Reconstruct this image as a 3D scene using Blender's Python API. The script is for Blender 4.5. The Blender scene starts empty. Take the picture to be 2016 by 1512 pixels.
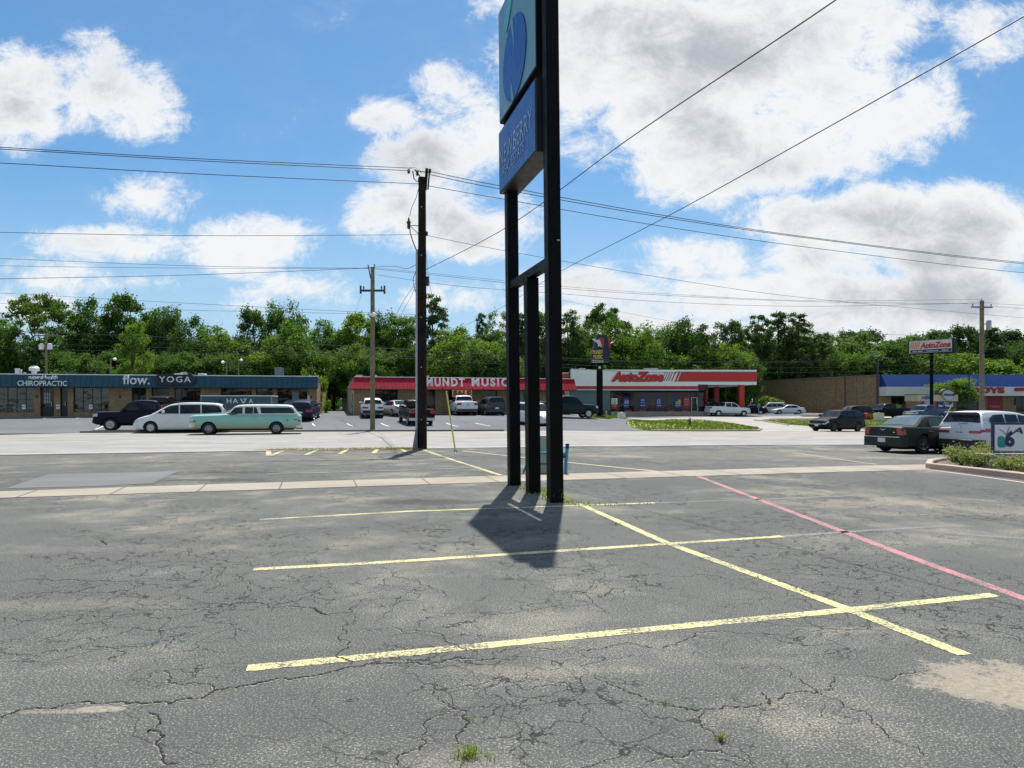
import bpy, bmesh, math, random
from mathutils import Vector, Matrix
random.seed(7)
SC = bpy.context.scene
COL = SC.collection
F = 1400.0; HZ = 797.0; EYE = 1.65; CX = 1008.0
R = math.radians

# ------------------------------------------------------------ camera
cd = bpy.data.cameras.new('camera'); cam = bpy.data.objects.new('camera', cd); COL.objects.link(cam)
cam.location = (0, 0, EYE); cam.rotation_euler = (R(90), 0, 0)
cd.sensor_width = 36; cd.lens = F/2016*36; cd.shift_y = (HZ-756)/2016
cd.clip_start = 0.1; cd.clip_end = 3000
SC.camera = cam
SC.render.resolution_x = 1024; SC.render.resolution_y = 768
SC.view_settings.view_transform = 'Standard'; SC.view_settings.look = 'None'
SC.view_settings.exposure = 0.38; SC.view_settings.gamma = 1.0
# ------------------------------------------------------------ sun and sky
EL = R(63.5); AZ = math.atan(0.07)
sdir = Vector((math.sin(AZ)*math.cos(EL), math.cos(AZ)*math.cos(EL), math.sin(EL)))
sl = bpy.data.lights.new('sun', 'SUN'); sl.energy = 5.0; sl.angle = R(0.53); sl.color = (1, .95, .87)
so = bpy.data.objects.new('sun', sl); COL.objects.link(so)
so.rotation_euler = sdir.to_track_quat('Z', 'Y').to_euler()
W = bpy.data.worlds.new('World'); SC.world = W; W.use_nodes = True
def build_world():
    nt = W.node_tree; nt.nodes.clear(); N = nt.nodes; L = nt.links
    def nd(t, **k):
        n = N.new(t)
        for a, b in k.items(): setattr(n, a, b)
        return n
    def mt(op, a, b=None, c=None, clamp=False):
        n = nd('ShaderNodeMath', operation=op, use_clamp=clamp)
        for i, v in enumerate((a, b, c)):
            if v is None: continue
            if isinstance(v, (int, float)): n.inputs[i].default_value = v
            else: L.new(v, n.inputs[i])
        return n.outputs[0]
    out = nd('ShaderNodeOutputWorld'); bg = nd('ShaderNodeBackground'); bg.inputs[1].default_value = 0.088
    L.new(bg.outputs[0], out.inputs[0])
    sky = nd('ShaderNodeTexSky', sky_type='NISHITA', sun_disc=False, sun_elevation=EL, sun_rotation=AZ)
    sky.air_density = 1.0; sky.dust_density = 0.6; sky.ozone_density = 3.0
    tc = nd('ShaderNodeTexCoord'); sp = nd('ShaderNodeSeparateXYZ'); L.new(tc.outputs['Generated'], sp.inputs[0])
    ys = mt('MAXIMUM', sp.outputs[1], 0.08)
    u = mt('DIVIDE', sp.outputs[0], ys); v = mt('DIVIDE', sp.outputs[2], ys)
    cb = nd('ShaderNodeCombineXYZ'); L.new(u, cb.inputs[0]); L.new(v, cb.inputs[1])
    # noises on the direction itself
    def noise(scale, detail, rough, dist=0.0, mapping=(1, 1, 1), off=(0, 0, 0)):
        mp = nd('ShaderNodeMapping'); mp.inputs['Scale'].default_value = mapping; mp.inputs['Location'].default_value = off
        L.new(cb.outputs[0], mp.inputs[0])
        n = nd('ShaderNodeTexNoise'); n.inputs['Scale'].default_value = scale; n.inputs['Detail'].default_value = detail
        n.inputs['Roughness'].default_value = rough; n.inputs['Distortion'].default_value = dist
        L.new(mp.outputs[0], n.inputs['Vector']); return n
    n1 = noise(5.5, 9, .64, .35, (1, 1.5, 1)); n2 = noise(3.2, 3, .55, .2, (1, 1.8, 1), (3.1, 1.7, 0)); n3 = noise(16, 9, .76, .5, (1, 1.3, 1), (7, 2, 0))
    # clouds of this particular sky, by direction (u, v)
    E = [(45,190,105,125,.95),(165,120,120,75,.7),(230,200,140,85,.95),(310,235,80,60,.8),(20,120,60,70,.6),(290,385,105,60,.8),(320,420,70,45,.6),
         (650,30,80,40,.3),
         (210,480,200,42,.85),(500,480,150,70,1.05),(90,545,150,50,.7),(600,560,140,55,.7),(430,600,230,45,.5),(60,600,120,40,.7),(300,560,120,30,.45),
         (770,225,80,50,.75),(880,190,85,70,.75),(850,310,130,65,.85),(960,20,70,40,.5),(940,270,80,110,.8),(730,440,75,50,.75),(830,420,140,70,.95),(900,470,150,55,.9),(1000,430,110,60,.7),
         (900,590,170,45,.7),
         (1160,90,190,190,1.1),(1330,120,230,190,1.2),(1500,90,270,170,1.2),(1630,200,210,150,1.15),(1790,220,110,110,1.0),(1840,180,60,70,.9),(1400,290,210,120,1.1),(1560,310,180,80,.95),(1300,345,90,60,.8),(1700,60,150,110,.8),(1200,270,110,70,.7),
         (1960,60,110,80,.6),(1930,110,70,60,.4),
         (1560,430,130,60,1.0),(1740,430,170,75,1.1),(1930,430,150,90,1.1),(1850,490,240,60,1.0),(1640,500,180,50,.9),
         (1340,510,160,55,.95),(1200,560,200,50,.85),(1450,590,260,60,1.0),(1700,590,260,70,1.0),(1920,600,220,80,1.1),(1150,640,260,50,.9),(1500,660,500,50,.9)]
    tot = None
    for (px, py, rx, ry, w) in E:
        c = ((px-CX)/F, (HZ-py)/F, 0)
        kx, ky = F/rx/1.25, F/ry/1.25
        m = nd('ShaderNodeVectorMath', operation='MULTIPLY_ADD'); L.new(cb.outputs[0], m.inputs[0]); m.inputs[1].default_value = (kx, ky, 0); m.inputs[2].default_value = (-c[0]*kx, -c[1]*ky, 0)
        l = nd('ShaderNodeVectorMath', operation='DOT_PRODUCT'); L.new(m.outputs[0], l.inputs[0]); L.new(m.outputs[0], l.inputs[1])
        g = mt('MULTIPLY_ADD', l.outputs['Value'], -w, w)
        tot = g if tot is None else mt('SMOOTH_MAX', tot, g, .25)
    tot = mt('MAXIMUM', tot, 0.0)
    # elsewhere in the sky: scattered cloud from noise alone
    side = nd('ShaderNodeMapRange', interpolation_type='SMOOTHSTEP'); L.new(mt('ABSOLUTE', u), side.inputs[0])
    side.inputs[1].default_value = .8; side.inputs[2].default_value = 1.3
    hi = nd('ShaderNodeMapRange', interpolation_type='SMOOTHSTEP'); L.new(v, hi.inputs[0]); hi.inputs[1].default_value = .62; hi.inputs[2].default_value = 1.0
    oth = mt('MULTIPLY', mt('MAXIMUM', side.outputs[0], hi.outputs[0]), .42)
    tot = mt('MAXIMUM', tot, oth)
    f = mt('ADD', mt('MULTIPLY', mt('SUBTRACT', n1.outputs[0], .5), 2.1), mt('MULTIPLY', mt('SUBTRACT', n2.outputs[0], .5), .9))
    f = mt('ADD', f, mt('MULTIPLY', mt('SUBTRACT', n3.outputs[0], .5), 1.7))
    dens = mt('ADD', mt('MULTIPLY', tot, 1.25), f)
    mask = nd('ShaderNodeMapRange', interpolation_type='SMOOTHSTEP'); L.new(dens, mask.inputs[0])
    mask.inputs[1].default_value = .34; mask.inputs[2].default_value = 1.0
    thin = mt('MULTIPLY', mt('MULTIPLY', mt('MAXIMUM', mt('ADD', f, .15), 0.0), .55), mt('ADD', tot, .10))
    mk = mt('MAXIMUM', mask.outputs[0], thin, clamp=True)
    core = nd('ShaderNodeMapRange', interpolation_type='SMOOTHSTEP'); L.new(mt('ADD', dens, mt('MULTIPLY', mt('SUBTRACT', n2.outputs[0], .5), 1.8)), core.inputs[0])
    core.inputs[1].default_value = .85; core.inputs[2].default_value = 2.15
    cr = nd('ShaderNodeMix', data_type='RGBA'); L.new(core.outputs[0], cr.inputs['Factor'])
    cr.inputs['A'].default_value = (7.9, 8.1, 8.3, 1); cr.inputs['B'].default_value = (4.2, 4.5, 4.95, 1)
    # deeper blue, as the air gives it above
    tint = nd('ShaderNodeMix', data_type='RGBA', blend_type='MULTIPLY'); tint.inputs['Factor'].default_value = 1
    L.new(sky.outputs[0], tint.inputs['A']); tint.inputs['B'].default_value = (.66, .98, 1.11, 1)
    hz = nd('ShaderNodeMapRange', interpolation_type='SMOOTHSTEP'); L.new(v, hz.inputs[0]); hz.inputs[1].default_value = .36; hz.inputs[2].default_value = .02; hz.inputs[3].default_value = 0; hz.inputs[4].default_value = .62
    hm = nd('ShaderNodeMix', data_type='RGBA'); L.new(hz.outputs[0], hm.inputs['Factor']); L.new(tint.outputs['Result'], hm.inputs['A']); hm.inputs['B'].default_value = (4.9, 6.0, 7.2, 1)
    mx = nd('ShaderNodeMix', data_type='RGBA'); L.new(mk, mx.inputs['Factor']); L.new(hm.outputs['Result'], mx.inputs['A']); L.new(cr.outputs['Result'], mx.inputs['B'])
    L.new(mx.outputs['Result'], bg.inputs[0])
build_world()
W.cycles.sampling_method = 'MANUAL'; W.cycles.sample_map_resolution = 256
SC.cycles.max_bounces = 6; SC.cycles.diffuse_bounces = 3; SC.cycles.glossy_bounces = 3; SC.cycles.transmission_bounces = 3

# ------------------------------------------------------------ terrain function
def sm(t): t = max(0., min(1., t)); return t*t*(3-2*t)
def zg(X, Y):
    a = (.6*sm((Y-54)/12) + .30*sm((Y-68)/14)) * (1-sm((X-4)/14))
    b = -.02*max(0, min(28, X-3))*sm((Y-14)/14)
    c = .75*sm((Y-74)/35)*sm((X-8)/18)
    return a+b+c
def pg(px, py):
    """ground point seen at a photo pixel"""
    u = (px-CX)/F; k = (py-HZ)/F; Y0 = 2.0
    while Y0 < 400:
        if EYE-k*Y0 <= zg(u*Y0, Y0): break
        Y0 += .5
    lo, hi = Y0-.5, Y0
    for _ in range(20):
        m = (lo+hi)/2
        if EYE-k*m <= zg(u*m, m): hi = m
        else: lo = m
    return (u*hi, hi)
def XY(px, Y): return ((px-CX)/F*Y, Y)
def P3(px, py, Y): return Vector(((px-CX)/F*Y, Y, EYE-(py-HZ)/F*Y))

# ------------------------------------------------------------ materials
MATS = {}
def nodes(name):
    m = bpy.data.materials.new(name); m.use_nodes = True
    nt = m.node_tree; return m, nt, nt.nodes, nt.links, nt.nodes['Principled BSDF']
def tcoord(N, L, kind='Object', scale=None):
    t = N.new('ShaderNodeTexCoord'); o = t.outputs[kind]
    if scale:
        mp = N.new('ShaderNodeMapping'); mp.inputs['Scale'].default_value = scale; L.new(o, mp.inputs[0]); o = mp.outputs[0]
    return o
def nz(N, L, vec, scale, detail=4, rough=.55, dist=0):
    n = N.new('ShaderNodeTexNoise'); n.inputs['Scale'].default_value = scale; n.inputs['Detail'].default_value = detail
    n.inputs['Roughness'].default_value = rough; n.inputs['Distortion'].default_value = dist
    L.new(vec, n.inputs['Vector']); return n.outputs[0]
def rng(N, L, x, a, b, c=0, d=1, smooth=True):
    n = N.new('ShaderNodeMapRange'); n.interpolation_type = 'SMOOTHSTEP' if smooth else 'LINEAR'
    L.new(x, n.inputs[0])
    for i, v in enumerate((a, b, c, d)): n.inputs[i+1].default_value = v
    return n.outputs[0]
def mixc(N, L, f, a, b, bt='MIX'):
    n = N.new('ShaderNodeMix'); n.data_type = 'RGBA'; n.blend_type = bt
    for k, v in (('Factor', f), ('A', a), ('B', b)):
        if isinstance(v, (int, float)): n.inputs[k].default_value = v
        elif isinstance(v, tuple): n.inputs[k].default_value = v if len(v) == 4 else (*v, 1)
        else: L.new(v, n.inputs[k])
    return n.outputs['Result']
def mth(N, L, op, a, b=0.0, clamp=False):
    n = N.new('ShaderNodeMath'); n.operation = op; n.use_clamp = clamp
    for i, v in enumerate((a, b)):
        if isinstance(v, (int, float)): n.inputs[i].default_value = v
        else: L.new(v, n.inputs[i])
    return n.outputs[0]
def bump(N, L, bs, h, strength=.4, dist=.01):
    b = N.new('ShaderNodeBump'); b.inputs['Strength'].default_value = strength; b.inputs['Distance'].default_value = dist
    L.new(h, b.inputs['Height']); L.new(b.outputs[0], bs.inputs['Normal'])
def mat(name, c, rough=.6, metal=0, coat=0, var=.12, scale=1.5, spec=.5):
    """plain material with some dirt and tone variation"""
    if name in MATS: return MATS[name]
    m, nt, N, L, bs = nodes(name)
    v = tcoord(N, L); n = nz(N, L, v, scale, 6, .65)
    f = rng(N, L, n, .35, .7, 1-var, 1+var*.6, False)
    cc = mixc(N, L, 1.0, tuple(c), (1, 1, 1), 'MULTIPLY')
    mul = N.new('ShaderNodeVectorMath'); mul.operation = 'SCALE'; mul.inputs[0].default_value = tuple(c[:3]); L.new(f, mul.inputs['Scale'])
    L.new(mul.outputs[0], bs.inputs['Base Color'])
    r = rng(N, L, nz(N, L, v, scale*3.1, 3), .3, .7, rough*.85, min(1, rough*1.15), False); L.new(r, bs.inputs['Roughness'])
    bs.inputs['Metallic'].default_value = metal; bs.inputs['Coat Weight'].default_value = coat; bs.inputs['Coat Roughness'].default_value = .06
    bs.inputs['Specular IOR Level'].default_value = spec
    MATS[name] = m; return m
def paint(name, c, metal=.25):
    dk = max(c) < .06
    return mat('car_paint_'+name, c, .5 if dk else .45, metal, .16 if dk else .35, .05, 2.0, .1 if dk else .2)
def asphalt(name, dark=(.080, .090, .089), light=(.46, .41, .32), amt=1.0, cracks=True, fade_scale=.25):
    m, nt, N, L, bs = nodes(name)
    v = tcoord(N, L, 'Object')
    sp = nz(N, L, v, 75, 4, .85); sp2 = nz(N, L, v, 85, 3, .75)
    patch = nz(N, L, v, fade_scale, 6, .62, .4); pm = nz(N, L, v, .9, 8, .7, .3)
    worn = rng(N, L, mth(N, L, 'ADD', mth(N, L, 'MULTIPLY', patch, .62), mth(N, L, 'MULTIPLY', pm, .42)), .49, .66)
    st = rng(N, L, mth(N, L, 'ADD', sp, mth(N, L, 'MULTIPLY', worn, .085)), .545, .62)
    base = mixc(N, L, mth(N, L, 'MULTIPLY', st, .8*amt), dark, light)
    base = mixc(N, L, mth(N, L, 'MULTIPLY', worn, .07*amt), base, (light[0]*.75, light[1]*.73, light[2]*.68))
    big = rng(N, L, nz(N, L, v, .11, 5, .6, .5), .3, .7, .86, 1.16, False)
    sc = N.new('ShaderNodeVectorMath'); sc.operation = 'SCALE'; L.new(base, sc.inputs[0]); L.new(big, sc.inputs['Scale']); base = sc.outputs[0]
    # light grains of stone
    grain = rng(N, L, sp2, .60, .68)
    base = mixc(N, L, mth(N, L, 'MULTIPLY', grain, .75), base, (.46, .43, .37))
    dg = rng(N, L, sp2, .40, .34); base = mixc(N, L, mth(N, L, 'MULTIPLY', dg, .75), base, (.018, .02, .022))
    h = mth(N, L, 'ADD', mth(N, L, 'MULTIPLY', sp, .9), mth(N, L, 'MULTIPLY', sp2, .5))
    if cracks:
        dv = N.new('ShaderNodeVectorMath'); dv.operation = 'ADD'; L.new(v, dv.inputs[0])
        nn = N.new('ShaderNodeTexNoise'); nn.inputs['Scale'].default_value = 2.3; nn.inputs['Detail'].default_value = 8; L.new(v, nn.inputs['Vector'])
        sv = N.new('ShaderNodeVectorMath'); sv.operation = 'SCALE'; sv.inputs['Scale'].default_value = .75; L.new(nn.outputs['Color'], sv.inputs[0]); L.new(sv.outputs[0], dv.inputs[1])
        for scale, wd, msk, lo, hi, k in ((1.25, .011, .35, .45, .54, .85), (2.9, .013, .42, .46, .54, .85), (.42, .005, .2, .40, .48, .8)):
            vo = N.new('ShaderNodeTexVoronoi'); vo.feature = 'DISTANCE_TO_EDGE'; vo.inputs['Scale'].default_value = scale; L.new(dv.outputs[0], vo.inputs['Vector'])
            c = rng(N, L, vo.outputs['Distance'], wd*scale*.55, wd*scale*.2)
            mk = rng(N, L, nz(N, L, v, msk, 4, .6), lo, hi)
            c = mth(N, L, 'MULTIPLY', c, mth(N, L, 'MULTIPLY', mk, k))
            base = mixc(N, L, c, base, (.018, .019, .020)); h = mth(N, L, 'SUBTRACT', h, mth(N, L, 'MULTIPLY', c, 1.6))
    L.new(base, bs.inputs['Base Color']); bs.inputs['Roughness'].default_value = .9; bs.inputs['Specular IOR Level'].default_value = .2
    bump(N, L, bs, h, .55, .008); MATS[name] = m; return m
def worn_paint(name, c, under=(.085, .09, .09), lo=.36, hi=.5, amt=1.0):
    m, nt, N, L, bs = nodes(name); v = tcoord(N, L)
    a = nz(N, L, v, 38, 5, .8); b = nz(N, L, v, 1.6, 4, .6)
    f = rng(N, L, mth(N, L, 'ADD', mth(N, L, 'MULTIPLY', a, .7), mth(N, L, 'MULTIPLY', b, .32)), lo, hi, 0, amt)
    tone = rng(N, L, nz(N, L, v, 3, 5), .3, .7, .82, 1.08, False)
    s = N.new('ShaderNodeVectorMath'); s.operation = 'SCALE'; s.inputs[0].default_value = c; L.new(tone, s.inputs['Scale'])
    L.new(mixc(N, L, f, under, s.outputs[0]), bs.inputs['Base Color']); bs.inputs['Roughness'].default_value = .75
    bump(N, L, bs, a, .4, .004); MATS[name] = m; return m
def brick(name, c1, c2, mortar, w=.22, h=.075):
    m, nt, N, L, bs = nodes(name); v = tcoord(N, L); s = N.new('ShaderNodeSeparateXYZ'); L.new(v, s.inputs[0])
    cb = N.new('ShaderNodeCombineXYZ'); L.new(mth(N, L, 'ADD', s.outputs[0], s.outputs[1]), cb.inputs[0]); L.new(s.outputs[2], cb.inputs[1])
    b = N.new('ShaderNodeTexBrick'); L.new(cb.outputs[0], b.inputs['Vector']); b.inputs['Scale'].default_value = 1
    b.inputs['Brick Width'].default_value = w; b.inputs['Row Height'].default_value = h; b.inputs['Mortar Size'].default_value = .008
    b.inputs['Color1'].default_value = (*c1, 1); b.inputs['Color2'].default_value = (*c2, 1); b.inputs['Mortar'].default_value = (*mortar, 1)
    f = rng(N, L, nz(N, L, v, 1.2, 6, .7), .3, .7, .75, 1.15, False)
    s2 = N.new('ShaderNodeVectorMath'); s2.operation = 'SCALE'; L.new(b.outputs[0], s2.inputs[0]); L.new(f, s2.inputs['Scale'])
    # courses that differ a little in tone, seen from far
    L.new(s2.outputs[0], bs.inputs['Base Color']); bs.inputs['Roughness'].default_value = .85; MATS[name] = m; return m
def concrete(name, c, joint=None, amt=.18):
    m, nt, N, L, bs = nodes(name); v = tcoord(N, L)
    f = rng(N, L, nz(N, L, v, .5, 8, .65), .3, .7, 1-amt, 1+amt, False); g = rng(N, L, nz(N, L, v, 45, 3, .7), .3, .7, .85, 1.15, False)
    st = rng(N, L, nz(N, L, tcoord(N, L, 'Object', (.06, 1.1, 1)), .8, 5, .6), .3, .7, .9, 1.08, False)
    k = mth(N, L, 'MULTIPLY', mth(N, L, 'MULTIPLY', f, g), st)
    s = N.new('ShaderNodeVectorMath'); s.operation = 'SCALE'; s.inputs[0].default_value = c; L.new(k, s.inputs['Scale'])
    L.new(s.outputs[0], bs.inputs['Base Color']); bs.inputs['Roughness'].default_value = .8
    bump(N, L, bs, g, .25, .004); MATS[name] = m; return m
def leafmat(name, c1, c2, trans=.5):
    m, nt, N, L, bs = nodes(name); N.remove(bs)
    v = tcoord(N, L, 'Object'); oi = N.new('ShaderNodeObjectInfo'); ge = N.new('ShaderNodeNewGeometry')
    a = nz(N, L, v, .45, 3, .6)
    f = rng(N, L, mth(N, L, 'ADD', mth(N, L, 'MULTIPLY', a, .8), mth(N, L, 'MULTIPLY', ge.outputs['Random Per Island'], .28)), .32, .72)
    col = mixc(N, L, f, c1, c2)
    hs = N.new('ShaderNodeHueSaturation'); L.new(col, hs.inputs['Color'])
    L.new(rng(N, L, oi.outputs['Random'], 0, 1, .488, .512, False), hs.inputs['Hue']); L.new(rng(N, L, oi.outputs['Random'], 0, 1, 1.2, .85, False), hs.inputs['Value'])
    d = N.new('ShaderNodeBsdfPrincipled'); d.inputs['Roughness'].default_value = .6; d.inputs['Specular IOR Level'].default_value = .25; L.new(hs.outputs[0], d.inputs['Base Color'])
    t = N.new('ShaderNodeBsdfTranslucent'); tcx = mixc(N, L, 1.0, hs.outputs[0], (1.5, 1.45, .7), 'MULTIPLY'); L.new(tcx, t.inputs[0])
    mx = N.new('ShaderNodeMixShader'); mx.inputs[0].default_value = trans; L.new(d.outputs[0], mx.inputs[1]); L.new(t.outputs[0], mx.inputs[2])
    L.new(mx.outputs[0], N['Material Output'].inputs[0]); MATS[name] = m; return m
def glass(name, c=(.012, .016, .02), bumpy=0.0, spec=.8, ior=1.42):
    if name in MATS: return MATS[name]
    m, nt, N, L, bs = nodes(name); bs.inputs['Base Color'].default_value = (*c, 1); bs.inputs['Roughness'].default_value = .03
    bs.inputs['IOR'].default_value = ior; bs.inputs['Specular IOR Level'].default_value = spec
    v = tcoord(N, L); bump(N, L, bs, nz(N, L, v, .8, 2), max(bumpy, .02), .05)
    MATS[name] = m; return m

# ------------------------------------------------------------ object helpers
def props(o, label=None, cat=None, group=None, kind=None):
    if label: o['label'] = label
    if cat: o['category'] = cat
    if group: o['group'] = group
    if kind: o['kind'] = kind
    return o
def empty(name, loc, rz, label, cat, group=None):
    o = bpy.data.objects.new(name, None); COL.objects.link(o); o.location = loc; o.rotation_euler = (0, 0, rz)
    o.empty_display_size = .3
    return props(o, label, cat, group)
def link(name, me, parent=None, m=None, smooth=None):
    o = bpy.data.objects.new(name, me); COL.objects.link(o)
    if m is not None and not me.materials: me.materials.append(m)
    if parent: o.parent = parent
    return o
def mesh_of(bm, name, m=None, smooth=None):
    bmesh.ops.recalc_face_normals(bm, faces=bm.faces)
    me = bpy.data.meshes.new(name)
    if smooth is not None:
        for f in bm.faces: f.smooth = True
    bm.to_mesh(me); bm.free()
    if smooth is not None and smooth < 180: me.set_sharp_from_angle(angle=R(smooth))
    if m: me.materials.append(m)
    return me
class B:
    """collects shapes of ONE part"""
    def __init__(s): s.bm = bmesh.new()
    def face(s, pts):
        vs = [s.bm.verts.new(p) for p in pts]
        return s.bm.faces.new(vs)
    def box(s, x0, x1, y0, y1, z0, z1, rot=None, bev=0):
        vs = [s.bm.verts.new((x, y, z)) for x in (x0, x1) for y in (y0, y1) for z in (z0, z1)]
        if rot is not None:
            for v in vs: v.co = rot @ v.co
        fs = [s.bm.faces.new([vs[i] for i in q]) for q in ((0,1,3,2),(4,6,7,5),(0,4,5,1),(2,3,7,6),(0,2,6,4),(1,5,7,3))]
        if bev:
            ed = {e for f in fs for e in f.edges}
            bmesh.ops.bevel(s.bm, geom=list(ed), offset=bev, segments=2, affect='EDGES', profile=.5)
        return s
    def prism(s, pts, axis, a, b):
        """polygon pts (2-D) extruded along axis between a and b. axis 'y': pts are (x,z); 'x': (y,z); 'z': (x,y)"""
        def mk(p, t): return {'y': (p[0], t, p[1]), 'x': (t, p[0], p[1]), 'z': (p[0], p[1], t)}[axis]
        va = [s.bm.verts.new(mk(p, a)) for p in pts]; vb = [s.bm.verts.new(mk(p, b)) for p in pts]; n = len(pts)
        s.bm.faces.new(va); s.bm.faces.new(vb[::-1])
        for i in range(n): s.bm.faces.new((va[i], va[(i+1) % n], vb[(i+1) % n], vb[i]))
        return s
    def tube(s, pts, r, seg=8, r2=None, cap=True):
        pts = [Vector(p) for p in pts]; rings = []; n = len(pts)
        for i, p in enumerate(pts):
            d = (pts[min(i+1, n-1)]-pts[max(i-1, 0)]).normalized()
            a = d.orthogonal().normalized() if abs(d.z) < .99 else Vector((1, 0, 0))
            if abs(d.z) < .99: a = d.cross(Vector((0, 0, 1))).normalized()
            b = d.cross(a).normalized(); rr = r if r2 is None else r+(r2-r)*i/(n-1)
            rings.append([s.bm.verts.new(p+(a*math.cos(2*math.pi*k/seg)+b*math.sin(2*math.pi*k/seg))*rr) for k in range(seg)])
        for i in range(n-1):
            for k in range(seg): s.bm.faces.new((rings[i][k], rings[i][(k+1) % seg], rings[i+1][(k+1) % seg], rings[i+1][k]))
        if cap: s.bm.faces.new(rings[0][::-1]); s.bm.faces.new(rings[-1])
        return s
    def lathe(s, prof, seg=24, axis='z', c=(0, 0, 0), cap=True):
        """prof: (radius, height)"""
        rings = []
        for (r, h) in prof:
            ring = []
            for k in range(seg):
                a = 2*math.pi*k/seg; x, y = r*math.cos(a), r*math.sin(a)
                p = {'z': (x, y, h), 'y': (x, h, y), 'x': (h, x, y)}[axis]
                ring.append(s.bm.verts.new(Vector(p)+Vector(c)))
            rings.append(ring)
        for i in range(len(rings)-1):
            for k in range(seg): s.bm.faces.new((rings[i][k], rings[i][(k+1) % seg], rings[i+1][(k+1) % seg], rings[i+1][k]))
        if cap: s.bm.faces.new(rings[0][::-1]); s.bm.faces.new(rings[-1])
        return s
    def build(s, name, m, parent=None, smooth=None):
        return link(name, mesh_of(s.bm, name, m, smooth), parent)
def txt(body, w, h, m, parent, loc, name='lettering', shear=0, bold=0, depth=.03, rotz=0, space=1.0, face=None):
    """raised letters, reading along local x, facing local -y, fitted to w x h with its lower left corner at loc"""
    cu = bpy.data.curves.new('t', 'FONT'); cu.body = body; cu.size = 1; cu.shear = shear; cu.offset = bold; cu.extrude = depth/2
    cu.resolution_u = 3; cu.space_character = space
    o = bpy.data.objects.new('t', cu); COL.objects.link(o); dg = bpy.context.evaluated_depsgraph_get()
    me = bpy.data.meshes.new_from_object(o.evaluated_get(dg)); bpy.data.objects.remove(o); bpy.data.curves.remove(cu)
    xs = [v.co.x for v in me.vertices]; ys = [v.co.y for v in me.vertices]
    x0, x1, y0, y1 = min(xs), max(xs), min(ys), max(ys)
    for v in me.vertices:
        x, y, z = v.co; v.co = ((x-x0)/(x1-x0)*w, -z, (y-y0)/(y1-y0)*h)
    me.materials.clear(); me.materials.append(m); me.name = name
    o = link(name, me, parent); o.location = loc; o.rotation_euler = (0, 0, rotz); return o
def sheet(name, poly, zoff, m, kind='structure', step=1.0, parent=None):
    bm = bmesh.new(); f = bm.faces.new([bm.verts.new((x, y, 0)) for x, y in poly])
    bmesh.ops.triangulate(bm, faces=[f])
    xs = [p[0] for p in poly]; ys = [p[1] for p in poly]
    if max(ys) > 14:
        for lo, hi, ax in ((max(-50, min(xs)), min(95, max(xs)), 0), (max(13, min(ys)), min(120, max(ys)), 1)):
            t = math.floor(lo)+step
            while t < hi:
                no = (1, 0, 0) if ax == 0 else (0, 1, 0); co = (t, 0, 0) if ax == 0 else (0, t, 0)
                bmesh.ops.bisect_plane(bm, geom=bm.verts[:]+bm.edges[:]+bm.faces[:], plane_co=co, plane_no=no, dist=1e-5); t += step
    for v in bm.verts: v.co.z = zg(v.co.x, v.co.y)+zoff
    for f in bm.faces:
        if f.normal.z < 0: f.normal_flip()
    me = bpy.data.meshes.new(name); bm.to_mesh(me); bm.free(); me.materials.append(m)
    for p in me.polygons: p.use_smooth = True
    o = link(name, me, parent)
    if kind: o['kind'] = kind
    return o
def ribbon(pts, w):
    """outline of a strip of width w (metres) along ground points"""
    L_, R_ = [], []
    for i, p in enumerate(pts):
        a = pts[max(i-1, 0)]; b = pts[min(i+1, len(pts)-1)]; d = Vector((b[0]-a[0], b[1]-a[1])).normalized()
        ww = w[i] if isinstance(w, (list, tuple)) else w
        L_.append((p[0]-d.y*ww/2, p[1]+d.x*ww/2)); R_.append((p[0]+d.y*ww/2, p[1]-d.x*ww/2))
    return L_+R_[::-1]
def kerb(name, pts, w=.15, h=.13, m=None, kind='structure'):
    """raised kerb following ground points"""
    dense = []
    for a, b in zip(pts[:-1], pts[1:]):
        n = max(1, int(math.hypot(b[0]-a[0], b[1]-a[1])/1.0))
        dense += [(a[0]+(b[0]-a[0])*k/n, a[1]+(b[1]-a[1])*k/n) for k in range(n)]
    dense.append(pts[-1]); bm = bmesh.new(); rings = []
    for i, p in enumerate(dense):
        a = dense[max(i-1, 0)]; b = dense[min(i+1, len(dense)-1)]; d = Vector((b[0]-a[0], b[1]-a[1])).normalized(); n = Vector((-d.y, d.x))
        z = zg(*p); prof = ((-w/2, -.05), (-w/2, h*.8), (-w/2+.025, h), (w/2-.02, h), (w/2, h-.02), (w/2, -.05))
        rings.append([bm.verts.new((p[0]+n.x*o, p[1]+n.y*o, z+q)) for o, q in prof])
    for r0, r1 in zip(rings[:-1], rings[1:]):
        for k in range(5): bm.faces.new((r0[k], r0[k+1], r1[k+1], r1[k]))
    bm.faces.new(rings[0]); bm.faces.new(rings[-1][::-1])
    o = link(name, mesh_of(bm, name, m))
    if kind: o['kind'] = kind
    return o
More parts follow.
